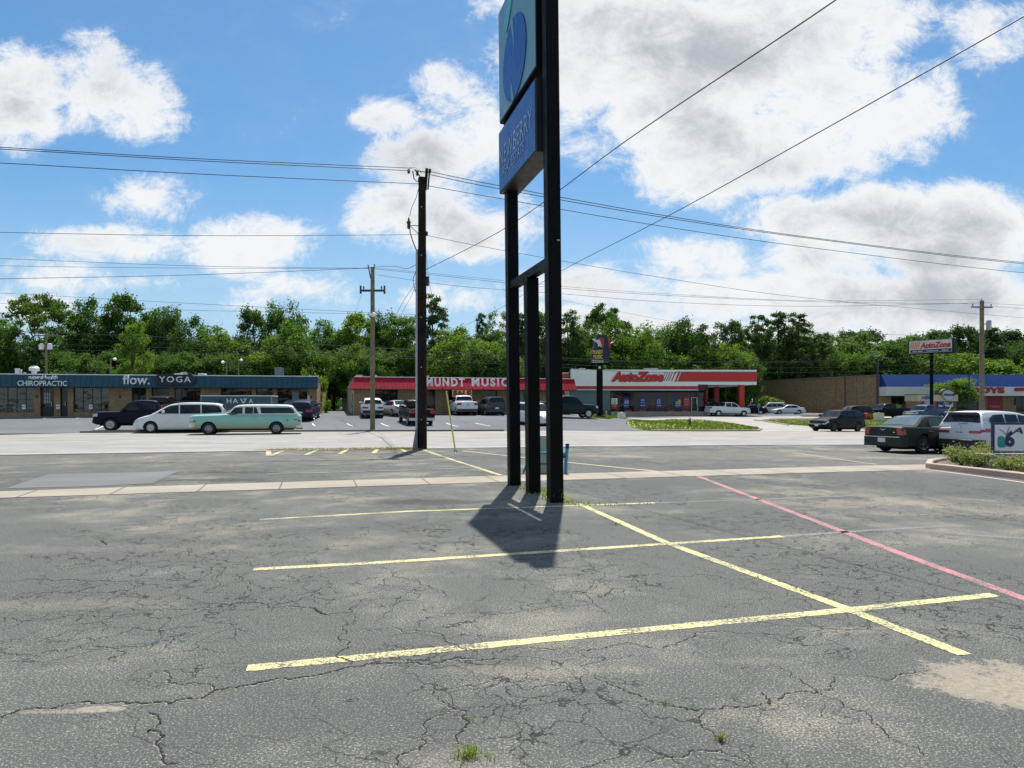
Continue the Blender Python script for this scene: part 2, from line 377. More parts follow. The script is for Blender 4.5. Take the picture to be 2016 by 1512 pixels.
# ------------------------------------------------------------ material instances
asp = asphalt('asphalt_old')
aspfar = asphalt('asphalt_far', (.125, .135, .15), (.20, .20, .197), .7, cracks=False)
def near_asphalt():
    """the old lot asphalt, with its own tan dirt fan and pale dusty patches"""
    nt = asp.node_tree; N = nt.nodes; L = nt.links; bs = N['Principled BSDF']; src = bs.inputs['Base Color'].links[0].from_socket
    v = tcoord(N, L); s = N.new('ShaderNodeSeparateXYZ'); L.new(v, s.inputs[0]); base = src
    spots = [(pg(1990, 1345), .62, .42, .8, 1.0), (pg(1690, 1240), .42, .12, .5, .5), (pg(110, 1401), .30, .025, .6, 1.0), (pg(200,1396),.16,.045,.8,1.0), (pg(850, 988), .9, .32, -.75, 1.0), (pg(430, 945), 1.0, .3, -.7, 1.0), (pg(470,930),.9,.25,-.7,1.0),
             (pg(120, 1190), 1.6, .22, .30, .5), (pg(1100, 1215), .8, .2, .26, .5), (pg(250, 1080), 2.6, .35, .22, .5), (pg(1060,1320),.9,.12,.4,.5), (pg(1480, 1300), .6, .08, .25, .5), (pg(900,1500),.3,.2,.4,.8),
             (pg(250, 905), 14, 3.6, .22, .3), (pg(1500, 895), 14, 3.6, .26, .3), (pg(1900, 1000), 3.5, 1.2, .18, .4), (pg(700, 1060), 2.5, .4, .14, .4), (pg(230, 940), 3.2, .9, -.25, .25), (pg(1330, 955), 4.5, 1.2, -.35, .3), (pg(1250, 1030), 3.5, .8, -.3, .4),(pg(950,1420),2.2,.45,-.3,.5)]
    no = nz(N, L, v, 2.2, 8, .7); fi = nz(N, L, v, 26, 4, .75); gr_ = rng(N, L, nz(N, L, v, 80, 3, .85), .44, .58, .08, 1.5)
    spots.sort(key=lambda q: -q[3])
    for (c, rx, ry, k, hard) in spots:
        if k < 0: rx *= 1.3; ry *= 1.25
        dx = mth(N, L, 'DIVIDE', mth(N, L, 'SUBTRACT', s.outputs[0], c[0]), rx); dy = mth(N, L, 'DIVIDE', mth(N, L, 'SUBTRACT', s.outputs[1], c[1]), ry)
        d = mth(N, L, 'ADD', mth(N, L, 'MULTIPLY', dx, dx), mth(N, L, 'MULTIPLY', dy, dy))
        d = mth(N, L, 'ADD', d, mth(N, L, 'MULTIPLY', mth(N, L, 'SUBTRACT', no, .5), 3.2)); d = mth(N, L, 'ADD', d, mth(N, L, 'MULTIPLY', mth(N, L, 'SUBTRACT', fi, .5), 2.6))
        f = mth(N, L, 'MULTIPLY', mth(N, L, 'MULTIPLY', rng(N, L, d, .9, .55 if hard > .9 else -.3), abs(k)), (rng(N, L, fi, .38, .58, .6, 1) if (abs(k) > .6 or k < 0) else gr_))
        base = mixc(N, L, f, base, (.36, .31, .245) if k > 0 else ((.045, .043, .04) if hard > .9 else (.06, .066, .07)))
    L.new(base, bs.inputs['Base Color'])
near_asphalt()
roadm = concrete('road_concrete', (.265, .257, .238)); walkm = concrete('walk_concrete', (.30, .262, .208)); lightlot = concrete('lot_concrete', (.31, .29, .265))
kerbm = concrete('kerb_concrete', (.36, .30, .24)); kerbred = concrete('kerb_red', (.17, .12, .10)); patchm = concrete('patched_asphalt', (.125, .13, .13))
yel = worn_paint('yellow_paint', (.66, .60, .27), lo=.455, hi=.535); yel2 = worn_paint('faded_yellow_paint', (.50, .46, .28), lo=.44, hi=.60)
pinkp = worn_paint('pink_paint', (.46, .19, .20), lo=.44, hi=.53); whitep = worn_paint('white_paint', (.72, .72, .70), lo=.3, hi=.42)
fade = worn_paint('faded_line', (.30, .30, .27), lo=.42, hi=.62, amt=.7); tanline = worn_paint('tan_joint', (.42, .36, .24), lo=.36, hi=.48)
blackm = mat('black_steel', (.004, .004, .004), .55, var=.3, spec=.12); white = mat('white_metal', (.78, .78, .76), .5); cream = mat('cream_metal', (.60, .56, .46), .5)
def rusty_black():
    m = MATS['black_steel']; nt = m.node_tree; N, L = nt.nodes, nt.links; bs = N['Principled BSDF']; src = bs.inputs['Base Color'].links[0].from_socket; v = tcoord(N, L)
    f = rng(N, L, nz(N, L, v, 14, 6, .75), .64, .70); c = mixc(N, L, mth(N, L, 'MULTIPLY', f, .7), src, (.055, .028, .016)); g = rng(N, L, nz(N, L, v, 30, 3, .8), .72, .75); c = mixc(N, L, g, c, (.12, .115, .105))
    L.new(c, bs.inputs['Base Color']); bump(N, L, bs, nz(N, L, v, 8, 6, .7), .25, .01)
rusty_black()
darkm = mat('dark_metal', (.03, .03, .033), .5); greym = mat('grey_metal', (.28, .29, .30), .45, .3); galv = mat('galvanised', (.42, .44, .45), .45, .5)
woodold = mat('weathered_wood', (.20, .165, .10), .85, var=.35, scale=4); wooddark = mat('creosote_wood', (.026, .017, .012), .85, var=.5, scale=3, spec=.15)
teal = mat('teal_metal', (.028, .095, .125), .55, .0, var=.18, spec=.25); redm = mat('red_metal', (.36, .012, .03), .6, .0, var=.2, spec=.15); bluem = mat('blue_metal', (.010, .05, .19), .6, .0, spec=.2)
tanbrick = brick('tan_brick', (.42, .27, .13), (.28, .17, .08), (.36, .28, .18)); brownbrick = brick('brown_brick', (.33, .215, .105), (.22, .135, .065), (.34, .25, .15), .42, .16)
winglass = glass('shop_glass', (.006, .008, .012), .12, .5, 1.5); carglass = glass('car_glass', (.006, .008, .011), 0.02, .45, 1.45)
red = mat('sign_red', (.55, .025, .02), .4, var=.06); grassm = None

# ------------------------------------------------------------ ground
def build_ground():
    xs = [-700, -450, -300, -200, -130, -90, -65]+list(range(-50, 96))+[110, 135, 170, 220, 300, 450, 700]
    ys = [-300, -120, -60, -30, -12, 0, 6, 10]+list(range(13, 121))+[130, 145, 165, 200, 260, 350, 500, 800, 1400]
    bm = bmesh.new(); g = [[bm.verts.new((x, y, zg(x, y))) for y in ys] for x in xs]
    for i in range(len(xs)-1):
        for j in range(len(ys)-1): bm.faces.new((g[i][j], g[i+1][j], g[i+1][j+1], g[i][j+1]))
    me = mesh_of(bm, 'parking_lot', asp, 180); o = link('parking_lot', me); o['kind'] = 'structure'
build_ground()
near_edge = [(-75, 23.3-.27*58)]+[pg(*p) for p in ((0, 897), (350, 891), (830, 884), (1200, 880), (1440, 877), (1720, 876))]
p = near_edge[-1]; near_edge += [(p[0]+60, p[1]+20)]
far_edge = [(-90, 39.-.27*62)]+[pg(*p) for p in ((0, 856.5), (155, 853), (600, 850.5), (1000, 849.3), (1235, 849.5), (1495, 849), (1600, 849), (1900, 848))]
p = far_edge[-1]; far_edge += [(p[0]+50, p[1]+18)]
# far lot: between road and the shops, then the wooded ground behind
fl = [(x, y-.4) for x, y in far_edge]
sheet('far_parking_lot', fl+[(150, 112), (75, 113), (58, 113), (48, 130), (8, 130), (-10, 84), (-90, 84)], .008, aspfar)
road = sheet('road', near_edge+far_edge[::-1], .016, roadm)
# lighter concrete drive to the auto shop
sheet('concrete_drive', [pg(*p) for p in ((1495, 849.2), (1720, 848.5), (1690, 842), (1590, 838), (1505, 827), (1520, 823), (1900, 822.5), (1900, 819.5), (1600, 819.5), (1470, 820.5), (1230, 822.5), (1252, 825.5), (1385, 825.5))], .014, lightlot)
# concrete walk strip through the lot
strip_n = [(-30, 12.55-.29*21)]+[pg(*p) for p in ((0, 981), (500, 965), (1000, 949), (1400, 937), (1830, 925))]
strip_f = [(-30, 13.6-.29*21)]+[pg(*p) for p in ((0, 968), (500, 951.5), (1000, 936.5), (1400, 925.5), (1830, 914.5))]
sheet('walkway', strip_n+strip_f[::-1], .008, walkm)
# joints across the walk strip
jt = B(); jm = mat('joint_dark', (.09, .075, .06), .9)
for k in range(15):
    t = k*1.0; 
    a = Vector((-8.8+k*1.42, 0)); 
    def lineY(line, x):
        for q, r in zip(line[:-1], line[1:]):
            if q[0] <= x <= r[0]: return q[1]+(r[1]-q[1])*(x-q[0])/(r[0]-q[0])
        return line[-1][1]
    y0 = lineY(strip_n, a.x); y1 = lineY(strip_f, a.x-.35)
    jt.face([(a.x-.012, y0, zg(a.x, y0)+.012), (a.x+.012, y0, zg(a.x, y0)+.012), (a.x-.33, y1, zg(a.x-.3, y1)+.012), (a.x-.355, y1, zg(a.x-.3, y1)+.012)])
o = jt.build('walkway_joints', jm); o['kind'] = 'structure'
# smooth patch of newer asphalt beyond the strip
o = sheet('asphalt_patch', [pg(*p) for p in ((10, 962), (95, 934), (350, 928), (300, 952), (180, 958))], .006, patchm)

# ------------------------------------------------------------ painted lines
LR = random.Random(21)
def line(name, pts, w, m, z=.0025):
    g = [pg(*p) for p in pts]; d = [g[0]]; far = min(q[1] for q in g) > 20; st = .8 if far else .07
    for a, b in zip(g[:-1], g[1:]):
        n = max(1, int(math.hypot(b[0]-a[0], b[1]-a[1])/st)); d += [(a[0]+(b[0]-a[0])*k/n, a[1]+(b[1]-a[1])*k/n) for k in range(1, n+1)]
    if not far: d = [(x+LR.gauss(0, .0016), y+LR.gauss(0, .0016)) for x, y in d]
    ws = w if far else [w*LR.uniform(.93, 1.05) for _ in d]
    out = ribbon(d, ws)
    if far: return sheet(name, out, z, m)
    n = len(out)//2; bm = bmesh.new(); zz = lambda p: zg(*p)+z; L_ = [bm.verts.new((*p, zz(p))) for p in out[:n]]; R_ = [bm.verts.new((*p, zz(p))) for p in out[n:][::-1]]
    for k in range(n-1): bm.faces.new((R_[k], R_[k+1], L_[k+1], L_[k]))
    me = bpy.data.meshes.new(name); bm.to_mesh(me); bm.free(); me.materials.append(m); o = link(name, me); o['kind'] = 'structure'; return o
line('yellow_line', ((485, 1316), (780, 1288), (1660, 1202), (1958, 1171)), .115, yel)
line('yellow_line', ((499, 1121), (760, 1107), (1310, 1071), (1540, 1056)), .115, yel)
line('yellow_line', ((512, 1023), (800, 1007), (1290, 990)), .11, yel)
line('yellow_line', ((1140, 992), (1310, 1068), (1660, 1196), (1900, 1290)), .115, yel, .004)
line('pink_line', ((1375, 938), (1540, 1001), (1800, 1100), (2100, 1209)), .12, pinkp)
line('faded_line', ((1540, 1056), (1700, 1045), (1880, 1035)), .1, fade); line('faded_line', ((1290, 990), (1440, 985), (1680, 976)), .1, fade)
line('faded_line', ((1825, 1048), (2016, 1060)), .1, fade)
line('yellow_line', ((832, 885.5), (880, 902), (985, 936)), .13, yel, .008)
line('faded_line', ((527, 934), (700, 929), (925, 922)), .10, yel2, .008); line('faded_line', ((590, 917), (880, 909)), .09, fade, .008); line('faded_line', ((530, 908), (700, 905), (890, 900)), .1, yel2, .008)
line('faded_line', ((527, 898), (700, 894), (860, 889)), .11, yel2, .008)
line('yellow_line', ((529, 888), (529, 898)), .16, yel, .008)
for a, b in (((533, 898), (556, 888.5)), ((601, 896), (623, 887.5)), ((669, 894), (684, 885.5)), ((735, 892.5), (744, 884.5)), ((799, 890), (790, 884.5))): line('yellow_line', (a, b), .15, yel, .011)
line('tan_joint', ((910, 888), (1000, 898), (1120, 911), (1297, 929)), .16, tanline, .008); line('tan_joint', ((1440, 877.5), (1560, 891), (1727, 915)), .12, tanline, .008)
line('edge_line', ((0, 895), (180, 892.5), (350, 889.7)), .12, whitep, .022); line('edge_line', ((860, 882.2), (1200, 878.5), (1440, 875.5), (1700, 875)), .12, whitep, .022)
for a, b in (((413, 872.5), (568, 870.5)), ((944, 867), (1100, 865.5)), ((1360, 864.5), (1458, 864)), ((165, 862), (243, 860)), ((520, 858.5), (600, 856.5)), ((1600, 862), (1690, 862))): line('lane_line', (a, b), .13, whitep, .022)
# bays of the far lots
for a, b in (((683, 834), (694, 839)), ((750, 833.5), (768, 840)), ((878, 833), (903, 840)), ((935, 833), (966, 839)), ((615, 834), (620, 839)), ((1010, 818), (1035, 820)), ((0, 826), (30, 824)), ((84, 825), (102, 822.5)), ((150, 824), (160, 822)), ((188, 846), (205, 838)), ((640, 839), (800, 840)), ((0, 841), (180, 843)), ((990, 829), (1140, 828))):
    line('bay_line', (a, b), .12 if a[0] not in (640, 0, 990) else .1, whitep if a[0] not in (640, 0, 990) else fade, .018)
line('gutter', ((-300, 865), (0, 860), (600, 854), (1000, 852.3), (1490, 851.5), (1900, 851)), 1.5, concrete('gutter_concrete', (.33, .275, .20)), .019)
line('seam', ((-300, 884), (0, 879), (600, 872), (1000, 870), (1700, 867)), .06, patchm, .021)
line('seam', ((-300, 874), (0, 869), (600, 862.5), (1000, 860.3), (1700, 858)), .05, patchm, .021)
# thin tyre-drawn joint across the far lot and road
line('seam', ((672, 828), (700, 838), (722, 850), (750, 862), (770, 880)), .07, patchm, .023)

# cracks: jagged dark ribbons
def crack(pts, w=.016, seed=0):
    rnd = random.Random(seed); g = [Vector(pg(*p)) for p in pts]
    for it in range(5):
        ng = [g[0]]
        for a, b in zip(g[:-1], g[1:]):
            d = b-a; m_ = (a+b)/2+Vector((-d.y, d.x))*rnd.uniform(-.25, .25); ng += [m_, b]
        g = ng if len(g) < 400 else g
    return g, [.55*w*rnd.uniform(.2, 1.7)*(.3+.7*math.sin(math.pi*min(1, max(0, (i+2)/(len(g)+3))))**.4) for i in range(len(g))]
def z7(*p): return [(x/2.016, 860+y/2.016) for x, y in p]
def z8(*p): return [(1000+x/1.984, 860+y/1.984) for x, y in p]
CR = [(z7((-60,1130),(180,1080),(450,1055),(560,1060),(790,1040),(870,1005),(1000,985),(1200,955),(1350,925),(1500,900),(1700,905),(1900,890),(2060,878)), .026),
      (z7((650,930),(760,980),(870,1005)), .016), (z7((590,1095),(585,1170),(650,1190),(640,1240),(715,1300)), .022), (z7((-40,862),(200,850),(400,835),(600,830),(800,780)), .015),
      (z7((-40,725),(300,710),(600,690),(800,680),(1000,655),(1230,678),(1310,705),(1390,700),(1540,630)), .017), (z7((1375,700),(1340,800),(1360,880),(1390,905)), .016), (z7((1390,770),(1680,770),(1780,820),(1860,850)), .014),
      (z7((1720,950),(1780,1060),(1850,1090),(1840,1170),(1848,1230)), .016), (z7((1800,1080),(1690,1160),(1600,1260),(1580,1310)), .013), (z7((730,440),(800,480),(900,495),(1000,500)), .02), (z7((-20,575),(200,570),(450,575),(700,560)), .02),
      (z7((1230,675),(1270,700),(1310,712)), .022), (z7((400,410),(425,430)), .04), (z7((1550,530),(1600,560),(1700,590),(1760,640)), .016),(z7((970,540),(990,590),(960,640)), .015),(z7((1640,372),(1790,374)), .05),
      (z8((345,930),(440,985),(600,1040),(740,1072),(900,1055),(1020,1045),(1150,995),(1270,985),(1270,940)), .017), (z8((990,1000),(1020,1045)), .013), (z8((765,1075),(790,1150),(835,1205)), .015), (z8((540,1272),(700,1245),(830,1225),(970,1280)), .015),
      (z8((970,870),(1100,940),(1210,1000),(1340,1065),(1450,1130),(1650,1250)), .012), (z8((1280,930),(1640,915)), .012), (z8((-40,850),(200,830),(400,820),(700,790),(900,770),(1200,760),(1400,715)), .016), (z8((600,545),(900,560),(1250,545),(1500,520)), .018),
      (z8((900,540),(1000,560),(1130,590),(1200,620),(1280,640)), .02), (z8((180,430),(400,480),(600,520)), .013), (z8((1600,322),(1880,312),(1990,300)), .02), (z8((600,370),(900,350)), .016), (z8((1680,740),(1820,800)), .012),(z8((300,560),(330,640),(420,700)), .012),(z8((1050,250),(1400,235),(1900,205)), .018)]
def nearx(v): return True
cm = mat('crack_dark', (.012, .013, .014), .95)
cb_ = bmesh.new(); cl = bmesh.new(); rr = random.Random(3)
for i, (pts, w) in enumerate(CR):
    g, ws = crack(pts, w, i)
    for bmx, off, mul, zz in ((cb_, 0, 1, .0052), (cl, .012, 1.6, .0012)):
        prev = None
        for k, (p, wd) in enumerate(zip(g, ws)):
            a = g[max(k-1, 0)]; b = g[min(k+1, len(g)-1)]; d = (b-a).normalized(); n = Vector((-d.y, d.x)); wq = wd*mul*(1 if mul == 1 else rr.uniform(.2, 1.5))
            q = p-n*0+Vector((0, -off)); z = zg(q.x, q.y)+zz
            e = [bmx.verts.new((q.x+n.x*wq/2, q.y+n.y*wq/2, z)), bmx.verts.new((q.x-n.x*wq/2, q.y-n.y*wq/2, z))]
            if prev: bmx.faces.new((prev[0], prev[1], e[1], e[0]))
            prev = e
o = link('asphalt_cracks', mesh_of(cb_, 'asphalt_cracks', cm)); o['kind'] = 'structure'
o = link('asphalt_crumble', mesh_of(cl, 'asphalt_crumble', worn_paint('crumbled_asphalt', (.30, .27, .21), lo=.42, hi=.56, amt=.8))); o['kind'] = 'structure'

# far kerbs
kerb('kerb', [pg(*p) for p in ((158, 852.5), (400, 851.2), (600, 850.2), (830, 849.6), (992, 849))], .16, .12, kerbred)
def grass_mat():
    m, nt, N, L, bs = nodes('lawn'); v = tcoord(N, L)
    f = rng(N, L, mth(N, L, 'ADD', mth(N, L, 'MULTIPLY', nz(N, L, v, 1.1, 8, .7), .7), mth(N, L, 'MULTIPLY', nz(N, L, v, 12, 3, .7), .3)), .38, .62)
    c = mixc(N, L, f, (.14, .21, .02), (.30, .36, .05)); d = rng(N, L, nz(N, L, v, .35, 6, .7), .56, .68); c = mixc(N, L, mth(N, L, 'MULTIPLY', d, .5), c, (.28, .24, .10))
    L.new(c, bs.inputs['Base Color']); bs.inputs['Roughness'].default_value = .9; bump(N, L, bs, nz(N, L, v, 20, 3, .8), .8, .05); MATS['lawn'] = m; return m
grassm = grass_mat()
def lawn(name, poly, n, h=.10, seed=1):
    """mown grass: a sward sheet with standing blades, one object"""
    bm = bmesh.new(); f = bm.faces.new([bm.verts.new((x, y, 0)) for x, y in poly]); bmesh.ops.triangulate(bm, faces=[f])
    xs = [q[0] for q in poly]; ys = [q[1] for q in poly]
    for ax, lo, hi in ((0, min(xs), max(xs)), (1, min(ys), max(ys))):
        t = math.floor(lo)+1
        while t < hi:
            bmesh.ops.bisect_plane(bm, geom=bm.verts[:]+bm.edges[:]+bm.faces[:], plane_co=(t, 0, 0) if ax == 0 else (0, t, 0), plane_no=(1, 0, 0) if ax == 0 else (0, 1, 0)); t += 1
    bmesh.ops.triangulate(bm, faces=bm.faces[:])
    for v in bm.verts: v.co.z = zg(v.co.x, v.co.y)+.03
    rnd = random.Random(seed); fs = [f for f in bm.faces]; ar = [f.calc_area() for f in fs]; tri = rnd.choices(fs, ar, k=n); fd = [[v.co.copy() for v in f.verts] for f in tri]
    for pts in fd:
        r1 = rnd.random()**.5; r2 = rnd.random(); p = pts[0]*(1-r1)+pts[1]*(r1*(1-r2))+pts[2]*(r1*r2)
        a = rnd.uniform(0, 6.28); hh = h*rnd.uniform(.4, 1.2); d = Vector((math.cos(a), math.sin(a), 0))*rnd.uniform(.03, .07)
        bm.faces.new([bm.verts.new(p+d), bm.verts.new(p-d), bm.verts.new(p+Vector((rnd.uniform(-.05, .05), rnd.uniform(-.05, .05), hh)))])
    me = bpy.data.meshes.new(name); bm.to_mesh(me); bm.free(); me.materials.append(grassm); o = link(name, me); return o
isl = [pg(*p) for p in ((1240, 840), (1232, 833), (1250, 827), (1320, 825.8), (1385, 827), (1440, 833), (1490, 842), (1497, 846.5), (1490, 848.5), (1400, 849), (1290, 849), (1265, 847))]
o = lawn('grass', isl, 9000); props(o, 'bright green grass island with the hydrant, beside the road', 'grass', kind='stuff')
kerb('kerb', [pg(*p) for p in ((1280, 849.3), (1400, 849.8), (1492, 849.2), (1499, 846.5), (1490, 841))], .16, .14, kerbm)
o = lawn('grass', [pg(*p) for p in ((1500, 827), (1560, 826.3), (1720, 826), (1900, 829), (1900, 844), (1760, 845), (1700, 844.5), (1600, 839.5), (1550, 836))], 16000, seed=5); props(o, 'long green grass verge behind the black hatchback on the road', 'grass', kind='stuff')
kerb('kerb', [pg(*p) for p in ((1484, 828), (1500, 829), (1540, 835.5), (1552, 838))], .16, .13, kerbm)
kerb('kerb', [pg(*p) for p in ((1700, 846), (1760, 847), (1900, 846))], .16, .13, kerbm)
o = lawn('grass', [pg(*p) for p in ((1143, 821.5), (1150, 815.5), (1200, 816.5), (1232, 818), (1236, 823.5), (1190, 824.8))], 5000, seed=8); props(o, 'patch of grass around the foot of the guitar sign', 'grass', kind='stuff')
o = lawn('grass', [pg(*p) for p in ((1575, 819.2), (1640, 818.6), (1760, 818.6), (1760, 820.2), (1580, 820.6))], 5000, seed=9); props(o, 'thin strip of grass along the foot of the long brick wall', 'grass', kind='stuff')
def ground_wood():
    m = mat('wood_floor', (.05, .07, .025), .95, var=.4, scale=.3)
    sheet('woodland_ground', [(-300, 83), (-8, 83), (10, 132), (46, 132), (60, 160), (300, 160), (300, 420), (-300, 420)], .012, m, step=1.0)
ground_wood()
# dry grass fringe where the lot meets the road
def fringe(name, pts, n, h, label, seed, w=.25, gm=None):
    bm = bmesh.new(); rnd = random.Random(seed); g = [Vector((*pg(*p), 0)) for p in pts]
    for _ in range(n):
        k = rnd.randrange(len(g)-1); t = rnd.random(); p = g[k].lerp(g[k+1], t)+Vector((rnd.gauss(0, w), rnd.gauss(0, w), 0)); p.z = zg(p.x, p.y)
        a = rnd.uniform(0, 6.28); d = Vector((math.cos(a), math.sin(a), 0))*rnd.uniform(.006, .02)
        lean = Vector((rnd.uniform(-1, 1), rnd.uniform(-1, 1), 0))*h*.5
        bm.faces.new([bm.verts.new(p+d), bm.verts.new(p-d), bm.verts.new(p+lean+Vector((0, 0, h*rnd.uniform(.4, 1.2))))])
    me = bpy.data.meshes.new(name); bm.to_mesh(me); bm.free(); o = link(name, me, m=gm); return props(o, label, 'grass', kind='stuff')
drygrass = leafmat('dry_grass', (.16, .16, .04), (.34, .29, .10), .3); greengrass = leafmat('green_grass', (.09, .17, .02), (.25, .33, .06), .4)
fringe('dry_grass', ((530, 886.5), (640, 885.5), (760, 884), (825, 884)), 2600, .07, 'dry grass fringe between the hatched bay and the road', 4, .22, drygrass)
fringe('crack_grass', z8((210, 245), (290, 262), (310, 268), (600, 262)), 110, .04, 'sparse weeds along the yellow line right of the near sign post', 6, .09, greengrass)
fringe('crack_grass', z8((120, 200), (170, 250), (60, 180)), 300, .05, 'weeds between the three sign posts', 7, .16, greengrass)

def tuft(px, py, n, h, w, label, seed, gm=greengrass):
    rnd = random.Random(seed); bm = bmesh.new(); c = pg(px, py)
    for _ in range(n):
        a = rnd.uniform(0, 6.28); r = abs(rnd.gauss(0, w)); b = Vector((math.cos(a)*r, math.sin(a)*r*.7, 0)); a2 = rnd.uniform(0, 6.28); L_ = h*rnd.uniform(.5, 1.25)
        out = Vector((math.cos(a2), math.sin(a2), 0))*L_*rnd.uniform(.2, .9); s = Vector((-math.sin(a2), math.cos(a2), 0))*h*.028
        mid = b+out*.45+Vector((0, 0, L_*.62)); tip = b+out+Vector((0, 0, L_*rnd.uniform(.45, .9)))
        v = [bm.verts.new(q) for q in (b-s, b+s, mid+s*.8, mid-s*.8, tip)]; bm.faces.new(v[:4]); bm.faces.new((v[3], v[2], v[4]))
    me = bpy.data.meshes.new('weed_tuft'); bm.to_mesh(me); bm.free(); o = link('weed_tuft', me, m=gm); o.location = (c[0], c[1], zg(*c)); props(o, label, 'weed', 'weeds in the asphalt cracks')
tuft(922, 1490, 110, .065, .045, 'largest green weed tuft in the asphalt at the bottom of the photo', 1); tuft(958, 1490, 24, .035, .03, 'low sprig just right of the largest weed tuft', 2)
tuft(1420, 1460, 45, .06, .02, 'small yellowish weed in a crack right of centre, near the bottom', 3, drygrass); tuft(1095, 988, 90, .22, .08, 'tall grass tuft at the foot of the nearest sign post', 4)
tuft(1310, 1388, 30, .04, .025, 'tiny weed on a crack, up and left of the yellowish weed', 5); tuft(923, 1418, 22, .04, .02, 'tiny weed on the crack above the largest tuft', 6); tuft(1213, 1034, 40, .06, .05, 'weed beside the upper end of the slanting yellow line', 7)
tuft(1035, 962, 40, .1, .08, 'weeds between the farthest and the middle sign post', 8)
# ------------------------------------------------------------ near pylon sign
def pylon():
    far = Vector((.045, 14.65)); near = Vector((.735, 12.1)); d = (near-far).normalized(); rz = math.atan2(d.y, d.x)
    t = empty('pylon_sign', (far.x, far.y, 0), rz, 'tall black pylon sign with a blue logo cabinet above a blue name cabinet', 'sign')
    t.rotation_euler = (Matrix.Rotation(R(-.6), 4, 'Y') @ Matrix.Rotation(rz, 4, 'Z')).to_euler(); Ld = (near-far).length
    h = .115
    for x, top in ((0, 9.70), (Ld, 9.70)): B().box(x-h, x+h, -h, h, -.15, top, bev=.008).build('post', blackm, t)
    B().box(Ld*.5-.12+.03, Ld*.5+.12+.03, -.115, .115, -.15, 4.02, bev=.008).build('post', blackm, t)
    B().box(h, Ld-h, -.08, .08, 4.02, 4.17).build('crossbeam', blackm, t)
    face1 = mat('logo_panel', (.17, .34, .42), .4, var=.03, spec=.2); face2 = mat('name_panel', (.025, .14, .42), .4, var=.05, spec=.15)
    lo = mat('logo_blue', (.008, .12, .42), .4, spec=.15); lt = mat('logo_teal', (.10, .42, .42), .3); grey = mat('letter_grey', (.22, .36, .52), .4)
    for (z0, z1, th, x0, x1, nm, fm) in ((7.48, 9.78, .18, -.18, 2.42, 'logo_cabinet', face1), (6.02, 7.30, .20, -.18, 2.42, 'name_cabinet', face2)):
        B().box(x0, x1, -th, th, z0, z1, bev=.015).build(nm, blackm if nm == 'logo_cabinet' else mat('cabinet_black', (.010, .011, .011), .5), t)
        p = B().box(x0+.03, x1-.03, -th-.012, -th+.02, z0+.03, z1-.03).build('sign_face', fm, t)
        q = B().box(x0+.03, x1-.03, th-.02, th+.012, z0+.03, z1-.03).build('sign_face', fm, t)
    # the emblem: a round blue drop split by white slivers, small teal leaf
    cx, cz, rx, rz_ = 1.06, 8.27, .82, .76; N = 48; yy = -.20
    bl = B(); bl.prism([(cx+rx*math.cos(2*math.pi*k/N), cz+rz_*math.sin(2*math.pi*k/N)) for k in range(N)], 'y', yy-.012, yy); bl.build('emblem', lo, t)
    B().prism([(cx-.20, cz+rz_+.02), (cx-.03, cz+rz_+.04), (cx+.10, cz+.12)], 'y', yy-.02, yy-.005).build('emblem_gap', face1, t); B().prism([(cx-.22, cz-.28), (cx+.0, cz-rz_-.02), (cx-.16, cz-rz_-.02)], 'y', yy-.02, yy-.005).build('emblem_gap', face1, t)
    lf = B(); pts = []
    for k in range(24):
        a = 2*math.pi*k/24; x, z = .33*math.cos(a), .2*math.sin(a); sx = abs(math.cos(a))**.4*math.copysign(1, math.cos(a))*.32; sz = abs(math.sin(a))**.6*math.copysign(1, math.sin(a))*.17
        c, s = math.cos(.75), math.sin(.75); pts.append((cx-.42+sx*c-sz*s, cz+1.06+sx*s+sz*c))
    lf.prism(pts, 'y', yy-.012, yy); lf.build('emblem_leaf', lt, t)
    txt('NEWBERRY', 2.3, .36, grey, t, (-.05, -.218, 6.52), space=1.05, depth=.006); txt('REAL ESTATE', 1.55, .20, grey, t, (.18, -.218, 6.27), space=1.1, depth=.006)
    B().lathe([(.012, 0), (.03, .01), (.03, .025), (.012, .03)], 10).build('lag_bolt', galv, t).location = (Ld+.13, 0.06, 4.4)
pylon()

# ------------------------------------------------------------ poles and wires
def crossarm(pole, z, w, y=0, ang=0, m=darkm, ins=2):
    a = B().box(-w/2, w/2, y-.06, y+.06, z-.06, z+.06).build('crossarm', m, pole); a.rotation_euler = (0, 0, ang)
    for k in range(ins):
        x = -w/2+.12+(w-.24)*k/(ins-1)
        i = B().lathe([(.03, 0), (.03, .08), (.07, .1), (.05, .14), (.07, .17), (.03, .24)], 10).build('insulator', greym, a); i.location = (x, y, z+.05)
    return a
def pole(px, py, Y, H, r, label, m, r2=None, cat='utility pole', z=None):
    X = (px-CX)/F*Y; zz = zg(X, Y) if z is None else z
    t = empty('utility_pole', (X, Y, zz), 0, label, cat)
    B().tube([(0, 0, -.3), (0, 0, H*.33), (0, 0, H*.66), (0, 0, H)], r, 12, r2 or r*.72).build('pole', m, t, 60); return t
p1 = pole(831, 884, 26.6, 10.15, .185, 'near dark brown utility pole at the road edge with a grey conduit', wooddark, .14)
